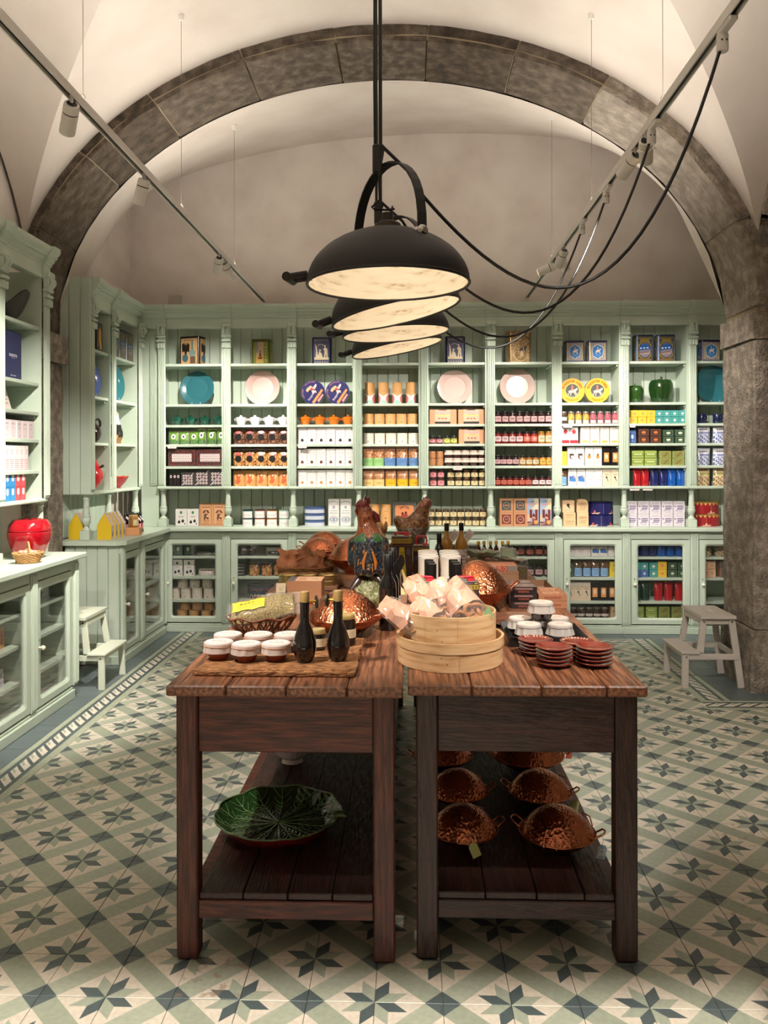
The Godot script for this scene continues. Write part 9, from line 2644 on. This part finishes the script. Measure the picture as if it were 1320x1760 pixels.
func hen(at: Vector3) -> void:
	var t := thing("ceramic_hen", "speckled brown ceramic hen looking right at the back", "ornament", at)
	var fn := FastNoiseLite.new()
	fn.seed = 18; fn.frequency = 60.0
	var f := func(p: Vector3) -> Color:
		var n := fn.get_noise_3d(p.x, p.y, p.z)
		if p.y > 0.42: return Color(0.28,0.06,0.03).lerp(Color(0.6,0.35,0.25),clampf(n * 2.0,0,1))
		if p.y < 0.29: return Color(0.30,0.26,0.22).lerp(Color(0.14,0.08,0.05),clampf(n * 1.4 + 0.4,0,1))
		return Color(0.16,0.05,0.015).lerp(Color(0.36,0.17,0.04),clampf(n * 1.8 + 0.3,0,1))
	var b := blob([[Vector3(-0.02,0.26,0),0.085,Vector3(0.01,0.3,0),0.075],[Vector3(0.01,0.31,0),0.062,Vector3(0.045,0.4,0),0.036],[Vector3(0.045,0.4,0),0.036,Vector3(0.062,0.44,0),0.028],[Vector3(-0.05,0.27,0),0.06,Vector3(-0.11,0.33,0),0.03],[Vector3(0.07,0.44,0),0.016,Vector3(0.094,0.432,0),0.006],[Vector3(0,0.2,0),0.05,Vector3(0,0.08,0),0.06],[Vector3(0,0.095,0),0.075,Vector3(0,0.09,0),0.075]],0.0085,0.011,f)
	part(t, "body", b, glaze())
	part(t, "comb", B.new().extr(PackedVector2Array([Vector2(0.04,0.455),Vector2(0.048,0.475),Vector2(0.056,0.466),Vector2(0.064,0.48),Vector2(0.072,0.466),Vector2(0.08,0.47),Vector2(0.08,0.45),Vector2(0.05,0.448)]),-0.006,0.006),mt(rgb(120,24,22),0.12,0.0,0.7))
	part(t, "beak", B.new().tube([Vector3(0.088,0.436,0),Vector3(0.108,0.43,0)],[0.008,0.001],7),mt(rgb(206,170,110),0.3))
# --- goods on the lower shelves (top at 0.21)
func under_goods() -> void:
	var Y := 0.2105
	# green leaf platter with red underside
	var pl := thing("leaf_platter", "large green leaf-moulded platter with red underside on the lower shelf", "platter", Vector3(-0.50,Y, -3.02))
	var g := B.new(); var u_ := B.new()
	var fn := FastNoiseLite.new()
	fn.seed = 6
	fn.frequency = 0.02
	var rr := func(a: float) -> float: return 0.235 * (1.0 + 0.012 * sin(a * 9.0) + 0.008 * sin(a * 17.0 + 1.0))
	g.grid(grid_of(160,46,func(u, v):
		var a: float = u * TAU
		var t: float = 1.0 - v
		var r: float = rr.call(a) * t
		var h: float = 0.014 + 0.046 * pow(clampf((t - 0.74) / 0.26,0.0,1.0),1.4)
		var k: float = fposmod(a * 14.0 / TAU + 0.0,1.0)
		var main: float = maxf(0.0,1.0 - absf(k - 0.5) * 14.0 * (0.25 + t)) * 0.0032
		var ribs: float = 0.0016 * sin(t * 74.0 + absf(k - 0.5) * 16.0)
		return Vector3(sin(a) * r, h + (main + ribs) * smoothstep(0.03,0.12,t),cos(a) * r)),Vector3.UP)
	part(pl, "leaf_face", g, M.leaf_glaze)
	u_.grid(grid_of(120,8,func(u, v):
		var a: float = u * TAU
		var r: float = lerpf(0.17,rr.call(a) + 0.001,v)
		return Vector3(sin(a) * r, 0.0 + 0.06 * pow(v, 1.5) + 0.0012 * sin(a * 90.0) * v * (1.0 - v) * 4.0,cos(a) * r)),Vector3.DOWN)
	part(pl, "underside", u_, mt(rgb(128,22,26),0.12,0.0,0.7))
	var rim: Array = []
	for i in 120:
		var a := TAU * i / 120.0
		rim.append(Vector3(sin(a) * rr.call(a),0.06 + 0.003 * sin(a * 9.0),cos(a) * rr.call(a)))
	part(pl, "rim", B.new().tube(rim, 0.0035,6,true),mt(rgb(86,104,60),0.12,0.0,0.7))
	part(pl, "stem_tab", B.new().tube([Vector3(0.215,0.058,0.03),Vector3(0.245,0.066,0.035),Vector3(0.26,0.06,0.038)],[0.014,0.016,0.006],8),mt(rgb(76,96,54),0.12,0.0,0.7))
	var vm := mt(rgb(96,122,74),0.14,0.0,0.7)
	for i in 13:
		var a := TAU * (i + 0.5) / 14.0 + 0.3
		var vb := B.new()
		var at := func(t: float, da: float) -> Vector3: return Vector3(sin(a + da) * 0.235 * t, 0.0175 + 0.046 * pow(clampf((t - 0.74) / 0.26,0.0,1.0),1.4),cos(a + da) * 0.235 * t)
		vb.tube([at.call(0.04,0.0),at.call(0.3,0.02),at.call(0.55,-0.02),at.call(0.75,0.0),at.call(0.96,0.015)],[0.0026,0.0022,0.0019,0.0017,0.0013],5)
		for k in 5:
			var t0 := 0.3 + 0.13 * k
			for s in [-1.0,1.0]: vb.tube([at.call(t0,0.0),at.call(t0 + 0.06,s * 0.09),at.call(minf(t0 + 0.16,0.97),s * 0.17)],0.0013,4)
		part(pl, "vein", vb, vm)
	# white ribbed bowl further back
	var wb := thing("ribbed_bowl", "white ribbed footed bowl at the back of the lower left shelf", "bowl", Vector3(-0.545,Y, -3.68))
	part(wb, "bowl", outward(lobed([[0.0,0.02,0.0],[0.045,0.018,0.4],[0.08,0.04,1.0],[0.115,0.09,1.0],[0.125,0.14,1.0],[0.12,0.15,1.0]],24,0.05,96)),mt(rgb(214,204,200),0.25,0.0,0.5))
	part(wb, "foot", B.new().lathe([0,0,0.05,0,0.048,0.006,0.042,0.02,0,0.02],30),mt(rgb(214,204,200),0.25,0.0,0.5))
	# copper pans
	var cp := [[0.185,2.90,0.122,0.145,12.0, "front left"],[0.515,2.875,0.132,0.155,-20.0, "front right"],[0.185,3.235,0.122,0.142,0.0, "middle left"],[0.51,3.235,0.124,0.145,-15.0, "middle right"],[0.14,3.60,0.13,0.15,10.0, "rear left"],[0.515,3.61,0.158,0.16,6.0, "rear right"]]
	for a in cp:
		var o := put(copper_pan(a[2],a[3]), "hammered copper pan on the lower right shelf, " + a[5], "pan", Vector3(a[0],Y, -a[1]),a[4], "copper pans on the lower shelf")
		if a[5] == "front left": tagged(o, Vector3(0.0,0.05,0.14),Vector3(-20,0,20),rgb(176,176,110))
		if a[5] == "front right": tagged(o, Vector3(0.16,0.045,0.05),Vector3(0,30,-15),rgb(150,172,186), "barcode")
		if a[5] == "rear right": tagged(o, Vector3(0.185,0.075,0.02),Vector3(0,20,-10),rgb(150,70,50))
		if a[5] == "middle right": tagged(o, Vector3(0.14,0.04,0.05),Vector3(0,20,-10),rgb(176,176,120))
